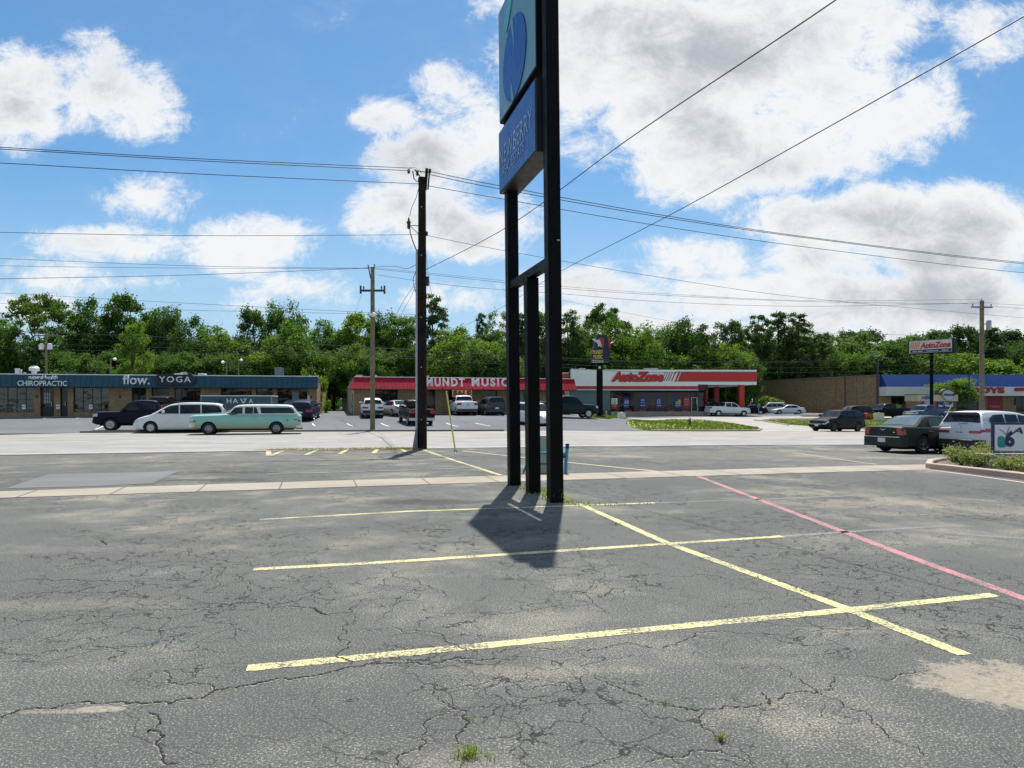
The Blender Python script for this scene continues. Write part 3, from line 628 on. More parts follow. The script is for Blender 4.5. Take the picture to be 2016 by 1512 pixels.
def fit_p1():
    t = p1
    B().tube([(-.19, -.06, 0), (-.19, -.06, 4.2), (-.185, -.05, 7.45)], .05, 8).build('conduit', galv, t, 60)
    B().prism([(-.34, 0), (-.15, 0), (-.15, .75), (-.22, .75)], 'y', -.2, .05).build('conduit_guard', mat('guard_grey', (.16, .22, .23), .5), t)
    B().box(.10, .19, -.06, .06, 9.7, 10.5, rot=Matrix.Rotation(R(4), 4, 'Y')).build('pole_top_pin', wooddark, t).location = (-.70, 0, 0.02)
    a = B(); a.tube([(.0, 0, 10.05), (-.12, 0, 10.25), (-.28, 0, 10.45)], .025, 6); a.tube([(.22, 0, 9.7), (.28, 0, 10.45)], .03, 6); a.tube([(-.28, 0, 10.42), (.3, 0, 10.33)], .018, 6); a.build('top_bracket', darkm, t)
    for x, z in ((-.50, 10.38), (.29, 10.4), (-.18, 10.3), (.17, 8.05)):
        i = B().lathe([(.03, -.08), (.06, -.05), (.035, -.02), (.06, .0), (.035, .03), (.06, .05), (.03, .09)], 10).build('insulator', darkm, t); i.location = (x, 0, z)
    # switch on its arm with looping leads
    b = B(); b.tube([(-.14, 0, 8.35), (-.45, 0, 8.36)], .015, 6); b.tube([(-.14, 0, 8.05), (-.42, 0, 8.32)], .015, 6); b.lathe([(.02, 8.22), (.06, 8.26), (.06, 8.42), (.09, 8.46), (.04, 8.55), (.02, 8.66)], 10, c=(-.50, 0, 0)); b.build('cutout_switch', darkm, t)
    w = B(); w.tube([(-.14, 0, 9.72), (-.22, 0, 9.4), (-.40, 0, 9.0), (-.47, 0, 8.7)], .011, 5); w.tube([(-.46, 0, 8.5), (-.45, 0, 8.1), (-.36, 0, 7.8), (-.2, 0, 7.4)], .022, 6)
    w.tube([(-.5, 0, 10.4), (-.42, 0, 10.55), (-.25, 0, 10.52), (0, 0, 10.3)], .008, 5)
    w.tube([(-.35, 0, 10.4), (-.3, 0, 10.1), (-.16, 0, 9.98), (-.12, 0, 10.15)], .022, 5)
    w.tube([(-.2, -.05, 6.7), (-.33, -.05, 6.35), (-.3, -.05, 6.1), (-.22, -.05, 5.8), (-.22, -.05, 5.1)], .013, 5); w.build('jumper_wire', darkm, t)
    B().box(.14, .26, -.05, .05, 6.1, 6.45).build('junction_box', darkm, t)
    for z in (3.05, 1.1, 7.2, 9.0, 4.9): B().box(-.02, .02, -.215, -.16, z-.02, z+.02).build('clamp', galv, t)
fit_p1()
p2_ = pole(733.5, 848, 44.2, 10.2, .16, 'pale weathered utility pole across the road with a round lamp halfway up', woodold, .125)
crossarm(p2_, 8.75, 1.35, m=darkm)
def fit_p2():
    for x in (-.74, .74): B().box(x-.05, x+.05, -.05, .05, 8.55, 9.05, rot=None).build('fuse_cutout', darkm, p2_)
    a = B(); a.tube([(-.12, 0, 9.5), (-.28, 0, 10.35)], .035, 6); a.tube([(.1, 0, 10.1), (.12, 0, 10.4)], .03, 6); a.build('top_bracket', darkm, p2_)
    s = B().lathe([(.02, .12), (.15, .08), (.2, 0), (.17, -.1), (.08, -.15)], 16).build('lamp', mat('lamp_glass', (.75, .74, .66), .3), p2_, 60); s.location = (.08, -.2, 7.25)
    B().tube([(0, -.1, 7.3), (.04, -.2, 7.45)], .025, 6).build('lamp_arm', galv, p2_)
fit_p2()
p3_ = pole(1933, 850, 60, 11.0, .20, 'right-hand utility pole behind the white crossover with a grey transformer near its top', woodold, .16)
crossarm(p3_, 10.45, 1.9, ang=.1, m=mat('blue_grey_arm', (.16, .2, .3), .5), ins=2)
tr = B().lathe([(.18, 0), (.2, .02), (.2, .7), (.16, .78), (.05, .8)], 16).build('transformer', galv, p3_, 40); tr.location = (.52, -.1, 8.55)
B().lathe([(.03, 0), (.03, .16)], 8).build('pole_top_pin', darkm, p3_).location = (0, 0, 11.0)
B().tube([(.15, 0, 9.0), (.35, 0, 9.05)], .04, 6).build('transformer_bracket', darkm, p3_)
EN = {}
p4_ = pole(91, 735, 72, 8.3, .12, 'old pole with two white cans behind the left shop row', woodold)
crossarm(p4_, 8.0, 2.4, m=woodold, ins=3)
for x in (-.42, .42): B().lathe([(.2, 0), (.23, .03), (.23, .55), (.12, .62)], 14).build('transformer', white, p4_, 40).location = (x, -.1, 6.55)
p5_ = pole(907, 742, 95, 7.6, .12, 'transformer pole rising behind the red-fronted shop roof', greym)
crossarm(p5_, 7.0, 1.7, m=galv, ins=3); B().lathe([(.24, 0), (.28, .03), (.28, .9), (.12, 1.0)], 14).build('transformer', galv, p5_, 40).location = (-.45, -.1, 5.0)
def lamp_pole(px, top, Y, label, arm=.5, base=None):
    X = (px-CX)/F*Y; z = zg(X, Y); H = EYE-(top-HZ)/F*Y-z
    t = empty('street_lamp', (X, Y, z), 0, label, 'street lamp'); B().tube([(0, 0, -.2), (0, 0, H)], .1, 10, .07).build('pole', woodold if arm else darkm, t, 60)
    B().tube([(0, 0, H-.1), (arm*.6, 0, H+.05), (arm, 0, H)], .025, 6).build('arm', galv, t); B().lathe([(.05, .12), (.12, .05), (.2, -.05), (.15, -.16), (.03, -.2)], 12).build('lamp', white, t, 60).location = (arm, 0, H)
lamp_pole(218, 706, 76, 'wooden pole with a white lamp behind the left shop roof, left of the yoga sign', .45)
lamp_pole(446, 712, 78, 'pole with a white lamp among trees above the box trailer', -.4)
lamp_pole(470, 708, 84, 'faint lamp pole right of the one above the box trailer', .3)
def dark_pole(px, top, Y, r, label):
    X = (px-CX)/F*Y; z = zg(X, Y); H = EYE-(top-HZ)/F*Y-z
    t = empty('light_pole', (X, Y, z), 0, label, 'light pole'); B().tube([(0, 0, -.2), (0, 0, H)], r, 10).build('pole', darkm, t, 60); B().box(-.15, .15, -.25, .25, H, H+.12).build('lamp_head', darkm, t); B().box(-.25, .25, -.25, .25, -.1, .12).build('base', greym, t)
dark_pole(1664, 738, 100, .12, 'slim dark light pole in front of the brick wall, left one'); dark_pole(1727.5, 712, 96, .16, 'dark light pole at the corner of the brick wall')
dark_pole(1908, 732, 100, .08, 'thin grey light pole left of the right-hand utility pole, by the red poster'); dark_pole(1429, 754, 118, .07, 'thin pole seen under the auto shop canopy')

wirem = mat('wire_black', (.012, .012, .013), .5)
wn = [0]
def wire(pts, r, label, grp='overhead wires'):
    """pts: photo directions with a distance each; the cable hangs smoothly through them"""
    P = [P3(*p) for p in pts]; out = []
    for i in range(len(P)-1):
        p0 = P[max(i-1, 0)]; a = P[i]; b = P[i+1]; p3 = P[min(i+2, len(P)-1)]
        for k in range(10):
            t = k/10; out.append(.5*((2*a)+(b-p0)*t+(2*p0-5*a+4*b-p3)*t*t+(3*a-p0-3*b+p3)*t**3))
    out.append(P[-1]); o = B().tube(out, r, 5).build('overhead_wire', wirem); props(o, label, 'wire', grp)
wire([(-250,278,21.5),(0,290,23.6),(400,313,25),(812,331,26.5)], .014, 'upper of the twin thick cables running left from the top of the near dark pole')
wire([(-250,284,21.5),(0,293.5,23.6),(400,317,25),(806,336,26.5)], .014, 'lower of the twin thick cables running left from the top of the near dark pole')
wire([(843,337,26.6),(985,366,28),(1300,423,32),(1600,468,37),(2016,517,44),(2400,545,52)], .016, 'upper cable from the near dark pole top across to the right edge')
wire([(843,343,26.6),(985,372,28),(1300,427,32),(1600,470,37),(2016,519.5,44),(2400,547,52)], .016, 'cable just under the upper one from the near pole top to the right edge')
wire([(-250,310,21.5),(0,321,23.6),(400,343,25),(824,362,26.6)], .014, 'single cable below the twin cables, left of the near dark pole')
wire([(838,365,26.6),(985,391,28),(1300,445,32),(1600,488,37),(2016,537,44),(2400,565,52)], .014, 'third cable down from the near pole top to the right edge')
wire([(-250,452,21.5),(0,457.5,23.6),(400,464,25),(824,462,26.6)], .009, 'thin cable level with the middle of the near dark pole, to the left')
wire([(838,463,26.6),(985,492,28),(1300,546,33),(1600,588,40),(2016,626,52)], .009, 'thin cable from the middle of the near dark pole down to the right')
wire([(-250,500,36),(0,509,38),(400,524,41.5),(728,528,44.2)], .011, 'upper cable from the pale pole top to the left'); wire([(-250,512,36),(0,523,38),(400,528,41.5),(728,529,44.2)], .009, 'middle cable from the pale pole top to the left')
wire([(-250,554,36),(0,549,38),(350,542,41.5),(600,533,43.5),(735,526.5,44.2)], .014, 'rising cable from the left to the pale pole top')
wire([(735,526,44.2),(775,524,38),(800,529,33),(822,519,26.8)], .012, 'short slack cable between the pale pole and the near dark pole')
wire([(735,529,44.2),(840,540,45.5),(1100,567,49),(1320,582,52),(1600,594,56),(1905,598,60)], .012, 'upper of the cables from the pale pole to the right-hand pole')
wire([(742,541,44.2),(900,563,46),(1100,578,49),(1320,595,52),(1600,603,56),(1955,596,60)], .012, 'lower of the cables from the pale pole to the right-hand pole')
wire([(735,527,44.2),(840,537,45.5),(1100,563,49),(1320,579,52),(1600,592,56),(1933,589,60)], .010, 'topmost cable from the pale pole to the right-hand pole')
wire([(-250,640,40),(0,651.5,41),(350,665,42.5),(660,680,43.8),(733,684,44.2),(1030,701,48),(1320,712,52),(1700,708,57),(1933,689,60),(2100,664,64)], .022, 'thick low cable across the tree line on the road poles')
wire([(-250,651,40),(0,662,41),(350,677,42.5),(733,694,44.2),(1030,706,48),(1320,714,52),(1700,712,57),(1933,700,60),(2100,684,64)], .011, 'thin low cable just under the thick one across the tree line')
wire([(-250,664,40),(0,675,41),(350,685,42.5),(733,699,44.2),(1030,714,48),(1320,724,52),(1700,722,57),(1933,709,60),(2100,704,64)], .014, 'second low cable across the tree line')
wire([(-250,678,40),(0,686,41),(350,694,42.5),(733,703,44.2),(1030,719,48),(1320,734,52),(1700,731,57),(1933,722,60),(2100,716,64)], .016, 'lowest cable across the tree line')
wire([(-250,566,90),(0,577,90),(350,596,90),(660,612,90),(820,620,90)], .02, 'faint distant cable above the left trees'); wire([(-250,589,96),(0,597,96),(350,610,96),(660,617,96),(820,624,96)], .02, 'faint lower distant cable above the left trees')
wire([(1100,590,120),(1400,645,120),(1600,655,120),(2016,664,120)], .018, 'faint distant cable over the trees on the right')
wire([(1955,598,60),(2016,601,54),(2100,607,50)], .011, 'upper cable leaving the right-hand pole to the right'); wire([(1955,603,60),(2016,608,54),(2100,616,50)], .011, 'middle cable leaving the right-hand pole to the right')
wire([(836,532,26.6),(1000,446,21),(1240,272,14.5),(1645,0,9.5),(2100,-330,7)], .011, 'steep thin cable from the near dark pole up to the top of the photo')
wire([(880,652,75),(915,641,66),(1000,598,48),(1100,536,34),(1310,428,22),(1640,245,15),(2016,32,11),(2400,-190,9)], .012, 'long diagonal cable from the trees up to the top right corner')
wire([(822,552,26.7),(790,600,36),(760,655,48),(700,720,62),(655,745,69)], .010, 'service drop from the near dark pole to the shop rows, upper'); wire([(820,560,26.7),(795,610,36),(752,680,50),(660,748,69)], .008, 'service drop from the near dark pole to the shop rows, lower')
wire([(605,660,72),(625,715,72),(640,735,71),(668,748,70.5)], .015, 'slack service cable in the gap between the two left shop rows'); wire([(604,665,74),(616,725,72),(622,738,70)], .012, 'slack service cable dropping to the teal shop corner')
wire([(712,580,44.2),(700,612,50),(690,650,60)], .006, 'thin lead falling from the left cutout of the pale pole'); wire([(836,467,26.55),(846,560,26.4),(868,650,26.2),(879,770,26)], .006, 'guy wire of the near dark pole')
def guy():
    g = pg(897, 890); t = empty('guy_wire_guard', (g[0], g[1], zg(*g)), 0, 'slanting yellow guard around the guy wire right of the near dark pole', 'guy guard')
    top = P3(878.5, 770, 26)-Vector(t.location)
    B().tube([(0, 0, 0), top*.25, top*.6, top], .028, 8).build('guard_tube', mat('guard_yellow', (.55, .50, .10), .5), t, 60); B().tube([(.01, 0, .02), (.02, -.6, -.0)], .012, 6).build('anchor_rod', galv, t); B().lathe([(.03, 0), (.06, .02), (.03, .06)], 8).build('anchor_clamp', darkm, t)
guy()

# ------------------------------------------------------------ pedestal, pipe guard, planter, board
def pedestal():
    c = XY(1071, 17.3); t = empty('utility_pedestal', (c[0], c[1], 0), -.15, 'pale green tapered utility pedestal behind the near sign posts', 'utility box'); m = mat('pale_green', (.34, .40, .33), .5)
    bm = bmesh.new(); v = []
    for z, w, d in ((0, .25, .2), (.9, .17, .14)): v += [bm.verts.new((sx*w, sy*d, z)) for sx, sy in ((-1, -1), (1, -1), (1, 1), (-1, 1))]
    bm.faces.new(v[:4]); bm.faces.new(v[4:])
    for k in range(4): bm.faces.new((v[k], v[(k+1) % 4], v[4+(k+1) % 4], v[4+k]))
    bmesh.ops.bevel(bm, geom=bm.edges[:], offset=.02, segments=2, affect='EDGES'); link('housing', mesh_of(bm, 'housing', m), t)
    B().box(-.15, .12, -.205, -.19, .22, .24).build('hasp', darkm, t); B().box(-.3, .3, -.26, .26, -.05, .03).build('base', kerbm, t)
    t = empty('pipe_guard', (c[0], c[1]-.1, 0), -.12, 'bright blue bent pipe guard around the pale green pedestal', 'pipe guard'); bl = mat('pipe_blue', (.02, .26, .44), .35, var=.2); nb = mat('pipe_navy', (.01, .02, .16), .4)
    B().tube([(-.52, -.1, -.05), (-.44, -.1, .16), (-.28, -.08, .47), (-.22, -.08, .50), (0, -.28, .50), (.3, -.28, .52), (.52, -.1, .48)], .028, 10).build('rail', bl, t, 60)
    B().tube([(.52, -.1, -.05), (.53, -.1, .3), (.56, -.1, .62)], .042, 10).build('post', bl, t, 60); B().tube([(.25, .32, .0), (.3, .32, .4), (.35, .32, .56)], .036, 10).build('post', bl, t, 60)
    B().tube([(.56, -.1, .60), (.565, -.1, .72)], .046, 10).build('post_cap', nb, t, 60); B().tube([(.345, .32, .55), (.38, .32, .68)], .04, 10).build('post_cap', nb, t, 60)
    B().tube([(.30, .3, .5), (.45, .1, .46), (.54, -.1, .42)], .03, 8).build('rail', bl, t, 60); B().tube([(.2, -.2, .40), (.5, -.12, .41)], .034, 8).build('rail', nb, t, 60)
pedestal()
leafA = leafmat('leaf_dark', (.022, .062, .018), (.082, .165, .032), .5); leafB = leafmat('leaf_mid', (.040, .098, .018), (.125, .225, .032), .52); leafC = leafmat('leaf_bright', (.075, .15, .02), (.19, .29, .04), .52)
leafP = leafmat('needle', (.024, .060, .020), (.070, .13, .036), .44); leafR = leafmat('rose_leaf', (.12, .18, .035), (.30, .34, .10), .4); barkm = mat('bark', (.075, .055, .04), .9, var=.4, scale=3)
def planter():
    P = [pg(1829, 922), pg(1843, 911.5), pg(1930, 908)]; corner = P[0]; right = pg(2100, 955); back = (right[0]+1.0, right[1]+3.2)
    soil = concrete('mulch', (.10, .08, .06)); sheet('planting_bed', [(corner[0]+.12, corner[1]+.1), right, back, P[2], (P[1][0]+.1, P[1][1]-.05)], .07, soil)
    kerb('kerb', [pg(2100, 958), pg(2016, 944), pg(1829, 922), pg(1832, 915), pg(1850, 911), pg(1935, 907.5)], .17, .15, concrete('kerb_pink', (.44, .33, .25)))
    line('pink_line', ((1822, 924), (1900, 934), (2016, 950), (2100, 962)), .09, worn_paint('pale_pink_line', (.62, .45, .42), lo=.3, hi=.42))
    pk = mat('rose_pink', (.65, .25, .30), .6)
    def bush(px, py, w, h, n, label, seed, roses, d=0):
        rnd = random.Random(seed); c = pg(px, py); c = (c[0], c[1]+d); t = empty('rose_bush', (c[0], c[1], zg(*c)+.05), 0, label, 'rose bush', 'rose bushes in the planting bed'); bm = bmesh.new(); st = B()
        for _ in range(26):
            a = rnd.uniform(0, 6.28); q = Vector((math.cos(a)*w*.45*rnd.random()**.5, math.sin(a)*w*.32*rnd.random()**.5, h*rnd.uniform(.3, .9))); st.tube([(q.x*.2, q.y*.2, 0), q*.6, q], .006, 4)
            rr_ = .08*rnd.uniform(.7, 1.5)
            for _ in range(n//26):
                p = q+Vector((rnd.gauss(0, rr_), rnd.gauss(0, rr_), rnd.gauss(0, rr_*.8)))
                if p.z < .02: continue
                e1 = Vector((rnd.gauss(0, 1), rnd.gauss(0, 1), rnd.gauss(0, .7))).normalized(); e2 = e1.orthogonal().normalized(); s = rnd.uniform(.02, .036)
                bm.faces.new([bm.verts.new(p+e1*s), bm.verts.new(p+e2*s*.55), bm.verts.new(p-e1*s), bm.verts.new(p-e2*s*.55)])
        me = bpy.data.meshes.new('foliage'); bm.to_mesh(me); bm.free(); link('foliage', me, t, leafR); st.build('stems', barkm, t)
        for (x, z) in roses:
            r = bmesh.new()
            for k in range(26):
                a = rnd.uniform(0, 6.28); e = rnd.uniform(-.3, 1.4); n_ = Vector((math.cos(a)*math.cos(e), math.sin(a)*math.cos(e), math.sin(e))); p = n_*.032; e2 = n_.orthogonal().normalized(); e3 = n_.cross(e2)
                r.faces.new([r.verts.new(p+e2*.022), r.verts.new(p+e3*.022+n_*.008), r.verts.new(p-e2*.022), r.verts.new(p-e3*.022-n_*.008)])
            me = bpy.data.meshes.new('flower'); r.to_mesh(me); r.free(); o = link('flower', me, t, pk); o.location = (x, -w*.36, z)
    bush(1898, 922, .95, .50, 2600, 'rose bush at the tip of the planting bed with a pink bloom', 1, [(.02, .36), (-.02, .52)])
    bush(1928, 925, .95, .45, 2300, 'rose bush in the middle of the planting bed with a faded bloom', 2, [(-.05, .45)])
    bush(1950, 916, .8, .62, 2200, 'taller rose bush just left of the white board', 3, [])
    bush(1985, 930, .85, .36, 2000, 'low rose bush in front of the concrete base of the white board', 4, [(-.28, .34)], -.1)
    # white board on a concrete base, cut by the right edge of the photograph
    c = pg(1962, 929); t = empty('monument_sign', (c[0]+.0, c[1]+.35, zg(*c)), 0, 'white board in a navy frame on a concrete base at the right edge', 'sign'); kb = concrete('base_grey', (.33, .32, .30))
    B().box(0, 3.0, 0, .5, -.1, .42, bev=.02).build('base', kb, t)
    x0 = .22; z0 = .44; z1 = 1.22
    B().box(x0, 2.9, .12, .19, z0, z1).build('frame', mat('navy_frame', (.025, .015, .10), .4), t); B().box(x0+.05, 2.85, .105, .13, z0+.05, z1-.05).build('board', mat('board_white', (.82, .83, .82), .4, var=.05), t)
    tl = mat('teal_letter', (.02, .30, .30), .4); nv = mat('navy_letter', (.03, .015, .10), .4)
    txt('a', .22, .30, tl, t, (x0+.11, .10, z0+.14), bold=.05, depth=.008); txt('6', .25, .42, nv, t, (x0+.30, .096, z0+.16), bold=.045, depth=.008); txt('A', .3, .16, nv, t, (x0+.47, .10, z1-.28), bold=.02, depth=.008, shear=.25)
    a = B(); a.tube([(x0+.31, .095, z0+.48), (x0+.25, .095, z0+.56), (x0+.16, .095, z0+.62)], .006, 5); a.tube([(x0+.33, .095, z0+.46), (x0+.38, .095, z0+.58), (x0+.42, .095, z0+.68)], .006, 5); a.build('antennae', nv, t)
planter()
def small_things():
    # hydrant
    c = pg(1358, 838); t = empty('fire_hydrant', (c[0], c[1], zg(*c)), 0, 'dark red fire hydrant with a silver top on the grass island', 'fire hydrant'); dr = mat('hydrant_red', (.16, .02, .02), .5); sv = mat('hydrant_silver', (.55, .56, .57), .4, .4)
    B().lathe([(.17, 0), (.17, .05), (.11, .07), (.10, .5), (.13, .52), (.13, .56)], 16).build('barrel', dr, t, 40); B().lathe([(.13, .56), (.12, .66), (.07, .74), (.03, .76), (.03, .82)], 14).build('bonnet', sv, t, 40)
    for s in (-1, 1): B().lathe([(.055, 0), (.055, .1), (.07, .11), (.07, .15)], 10, axis='x').build('outlet', sv if s > 0 else dr, t).location = (s*.1 if s > 0 else -.25, 0, .44)
    B().lathe([(.075, 0), (.075, .08), (.09, .09), (.09, .13)], 10, axis='y').build('outlet', dr, t).location = (0, -.22, .40)
    ye = mat('bollard_yellow', (.60, .35, .03), .5, var=.25)
    for px, tilt, lb in ((1166, .25, 'leaning orange-yellow bollard left of the guitar sign'), (1193.5, 0, 'upright yellow bollard right of the guitar sign')):
        c = pg(px, 823); t = empty('bollard', (c[0], c[1], zg(*c)), 0, lb, 'bollard', 'yellow bollards by the guitar sign'); o = B().lathe([(.10, -.1), (.10, .58), (.08, .66), (.02, .69)], 12).build('post', ye, t, 50); o.rotation_euler = (0, tilt, 0)
        if tilt: B().tube([(.1, 0, .6), (.02, 0, .3), (-.1, 0, 0)], .05, 8).build('brace', ye, t); B().lathe([(.16, 0), (.14, .1)], 10).build('footing', kerbm, t)
    def cab(px, py, w, h, lab, m, taper=.9):
        c = pg(px, py); t = empty('utility_cabinet', (c[0], c[1], zg(*c)), .05, lab, 'utility box'); B().prism([(-w/2, 0), (w/2, 0), (w/2*taper, h), (-w/2*taper, h)], 'y', -.3, .3).build('housing', m, t)
        B().box(-w/2*.95, w/2*.95, -.33, .33, h, h+.05).build('lid', m, t); B().lathe([(.1, 0), (.05, .08)], 8).build('cap', m, t).location = (0, 0, h+.05); B().box(-w*.55, w*.55, -.36, .36, -.1, .03).build('base', kerbm, t)
    cab(1223.5, 824, .80, .58, 'low white utility box right of the guitar sign', white); cab(1730, 829, .95, .95, 'whitish flared utility box on the verge behind the black hatchback', mat('box_pale', (.5, .52, .5), .5), 1.12)
    # guitar-shaped shop sign on a black column
    Y = 72; X = (1180.5-CX)/F*Y; z = zg(X, Y); t = empty('guitar_sign', (X, Y, z), 0, 'black guitar-shaped sign on a thick black column in front of the auto shop', 'sign')
    zz = lambda py: EYE-(py-HZ)/F*Y-z; xx = lambda px: (px-CX)/F*Y-X
    B().box(-.30, .30, -.2, .2, -.2, zz(712), bev=.02).build('column', blackm, t); B().box(-.5, .5, -.45, .45, -.1, .22).build('base', darkm, t)
    body = [(1164, 713), (1164, 697), (1165, 690), (1169.5, 682), (1170, 672), (1173, 664), (1179, 660.5), (1188, 660), (1195, 664), (1198.5, 672), (1198.5, 713)]
    fr = [(xx(a), zz(b)) for a, b in body]; navy = mat('sign_navy', (.010, .012, .035), .4)
    B().prism(fr, 'y', -.6, .6).build('cabinet', navy, t)
    rd = mat('guitar_red', (.42, .03, .03), .4); B().prism([(xx(a), zz(b)) for a, b in ((1176, 668), (1180, 665.5), (1184, 666), (1187.5, 670), (1187.5, 684), (1184, 686), (1181, 678), (1176, 672))], 'y', -.66, -.55).build('guitar_body', rd, t)
    B().prism([(xx(a), zz(b)) for a, b in ((1195, 667), (1199.5, 668), (1200.5, 684), (1197, 687))], 'y', -.7, .7).build('guitar_body', rd, t)
    B().prism([(xx(a), zz(b)) for a, b in ((1163.5, 669), (1168, 667.5), (1175, 671), (1178, 669), (1181, 675), (1183, 684.5), (1179, 682), (1176, 684), (1175, 678), (1171, 674))], 'y', -.72, -.6).build('guitar_neck', mat('guitar_white', (.6, .62, .62), .4), t)
    ly = mat('letter_yellow', (.75, .5, .06), .5); txt('MUNDT', xx(1185.5)-xx(1165.5), zz(690)-zz(698), ly, t, (xx(1165.5), -.62, zz(698)), bold=.03); txt('MUSIC', xx(1184.5)-xx(1167), zz(699.5)-zz(707), ly, t, (xx(1167), -.62, zz(707)), bold=.03)
    B().box(xx(1165), xx(1186), -.66, -.55, zz(714.5), zz(709)).build('name_strip', mat('strip_pale', (.45, .55, .55), .4), t); txt('GUITARS', xx(1184)-xx(1167), zz(710.5)-zz(713), navy, t, (xx(1167), -.68, zz(713)))
    B().box(-.12, .08, -.23, -.19, zz(726), zz(721)).build('notice', white, t)
    # auto shop pylon
    Y = 95; X = (1834-CX)/F*Y; z = zg(X, Y); t = empty('pole_sign', (X, Y, z), .0, 'rounded white and red auto parts sign on a tall black pole', 'sign'); zz = lambda py: EYE-(py-HZ)/F*Y-z
    B().tube([(0, 0, -.3), (0, 0, zz(694))], .22, 12).build('pole', blackm, t, 60); h0, h1 = zz(696), zz(668.5)
    e = empty('x', (0, 0, 0), 0, None, None); bpy.data.objects.remove(e)
    rot = Matrix.Rotation(R(-50), 4, 'Z'); c0 = B().box(-2.75, 2.75, -.45, .85, h0, h1, bev=.10); [setattr(v, 'co', rot @ v.co) for v in c0.bm.verts]; c0.build('cabinet', blackm, t)
    f0 = B().box(-2.6, 2.6, -.47, -.44, h0+.12, h1-.12); [setattr(v, 'co', rot @ v.co) for v in f0.bm.verts]; f0.build('sign_face', mat('face_pale', (.60, .60, .60), .3), t)
    f1 = B().box(-2.45, 2.55, -.49, -.455, h0+.17, h0+.55); [setattr(v, 'co', rot @ v.co) for v in f1.bm.verts]; f1.build('name_strip', mat('strip_navy', (.015, .02, .08), .4), t)
    hh = h1-h0; st_ = B()
    for k in range(5): x = -2.5+k*.24; st_.prism([(x, h0+.68), (x+.15, h0+.68), (x+.32, h1-.25), (x+.17, h1-.25)], 'y', -.49, -.46)
    [setattr(v, 'co', rot @ v.co) for v in st_.bm.verts]; st_.build('stripes', mat('stripe_orange', (.75, .22, .04), .4), t)
    def T(s, w, h, m, x, z_, **k): p = rot @ Vector((x, -.5, z_)); txt(s, w, h, m, t, p, rotz=R(-50), **k)
    T('AutoZone', 3.7, .80, red, -1.25, h0+.70, shear=.25, bold=.045, depth=.03); T('Auto Parts  ·  Accessories  ·  Advice', 4.4, .2, white, -2.2, h0+.26, bold=.01, depth=.02)
small_things()
# ------------------------------------------------------------ vehicles
tyrem = mat('tyre', (.014, .014, .015), .8, var=.25, scale=6); rimm = mat('alloy_rim', (.50, .51, .52), .3, .7, var=.1); chrome = mat('chrome', (.62, .63, .64), .15, .95, var=.05); wellm = mat('wheel_well', (.006, .006, .006), .95)
trimb = mat('black_trim', (.016, .017, .018), .55, var=.2); tailred = mat('tail_red', (.42, .012, .012), .25, coat=.6, var=.1); lampm = mat('head_lamp', (.55, .58, .60), .12, .3, coat=.6); ambr = mat('amber', (.6, .2, .02), .3)
platem = mat('plate', (.62, .64, .66), .5); platet = mat('plate_text', (.05, .07, .2), .5)
WC = {}
def wheel_meshes(r, style, w=.23):
    k = (round(r, 2), style)
    if k in WC: return WC[k]
    b = B(); b.lathe([(r*.60, -w/2), (r*.64, -w/2-.004), (r*.93, -w/2+.004), (r*.985, -w/2+.03), (r, -w/4), (r, w/4), (r*.985, w/2-.03), (r*.93, w/2-.004), (r*.64, w/2+.004), (r*.60, w/2)], 30, axis='y', cap=False); ty = mesh_of(b.bm, 'tyre', tyrem, 40)
    hub = B(); hub.lathe([(r*.6, -w/2+.06), (r*.6, w/2-.06)], 24, axis='y'); hb = mesh_of(hub.bm, 'wheel', wellm, 30)
    rm = B(); R_ = r*.66
    for s in (-1, 1):
        y = s*(w/2-.015); rings = []
        rm.lathe([(R_, y), (R_, y+s*.012), (R_*.90, y+s*.012), (R_*.86, y-s*.03), (R_*.86, y-s*.035)][::1], 28, axis='y') if False else None
        prof = [(R_*1.0, y-s*.03), (R_*1.0, y+s*.012), (R_*.90, y+s*.012), (R_*.86, y-s*.03)]
        rg = []
        for (q, h) in prof: rg.append([rm.bm.verts.new((q*math.cos(2*math.pi*a/28), h, q*math.sin(2*math.pi*a/28))) for a in range(28)])
        for i in range(3):
            for a in range(28): rm.bm.faces.new((rg[i][a], rg[i][(a+1) % 28], rg[i+1][(a+1) % 28], rg[i+1][a]))
        if style == 'steel':
            rm.lathe([(R_*.86, y-s*.02), (R_*.6, y), (R_*.5, y-s*.03), (R_*.32, y-s*.0), (R_*.3, y+s*.03), (.01, y+s*.04)], 24, axis='y')
        else:
            n, ww = {'five': (5, .11), 'six': (6, .12), 'ten': (10, .05), 'multi': (14, .035), 'seven': (7, .075)}[style]
            for q in range(n):
                a = 2*math.pi*q/n+.3; ca, sa = math.cos(a), math.sin(a); px_, pz_ = -sa, ca
                w0, w1 = ww*r/.36*.9, ww*r/.36*.55
                p_ = [(ca*R_*.16+px_*w1, sa*R_*.16+pz_*w1), (ca*R_*.9+px_*w0, sa*R_*.9+pz_*w0), (ca*R_*.9-px_*w0, sa*R_*.9-pz_*w0), (ca*R_*.16-px_*w1, sa*R_*.16-pz_*w1)]
                rm.prism(p_, 'y', y-s*.02, y+s*.008)
            rm.lathe([(R_*.24, y-s*.02), (R_*.24, y+s*.012), (R_*.1, y+s*.02)], 14, axis='y')
    rme = mesh_of(rm.bm, 'rim', None, 30); WC[k] = (ty, hb, rme); return WC[k]
def interp(pr, s):
    if s <= pr[0][0]: return pr[0][1]
    for (a, x), (b, y) in zip(pr[:-1], pr[1:]):
        if s <= b: return x+(y-x)*(s-a)/(b-a)
    return pr[-1][1]
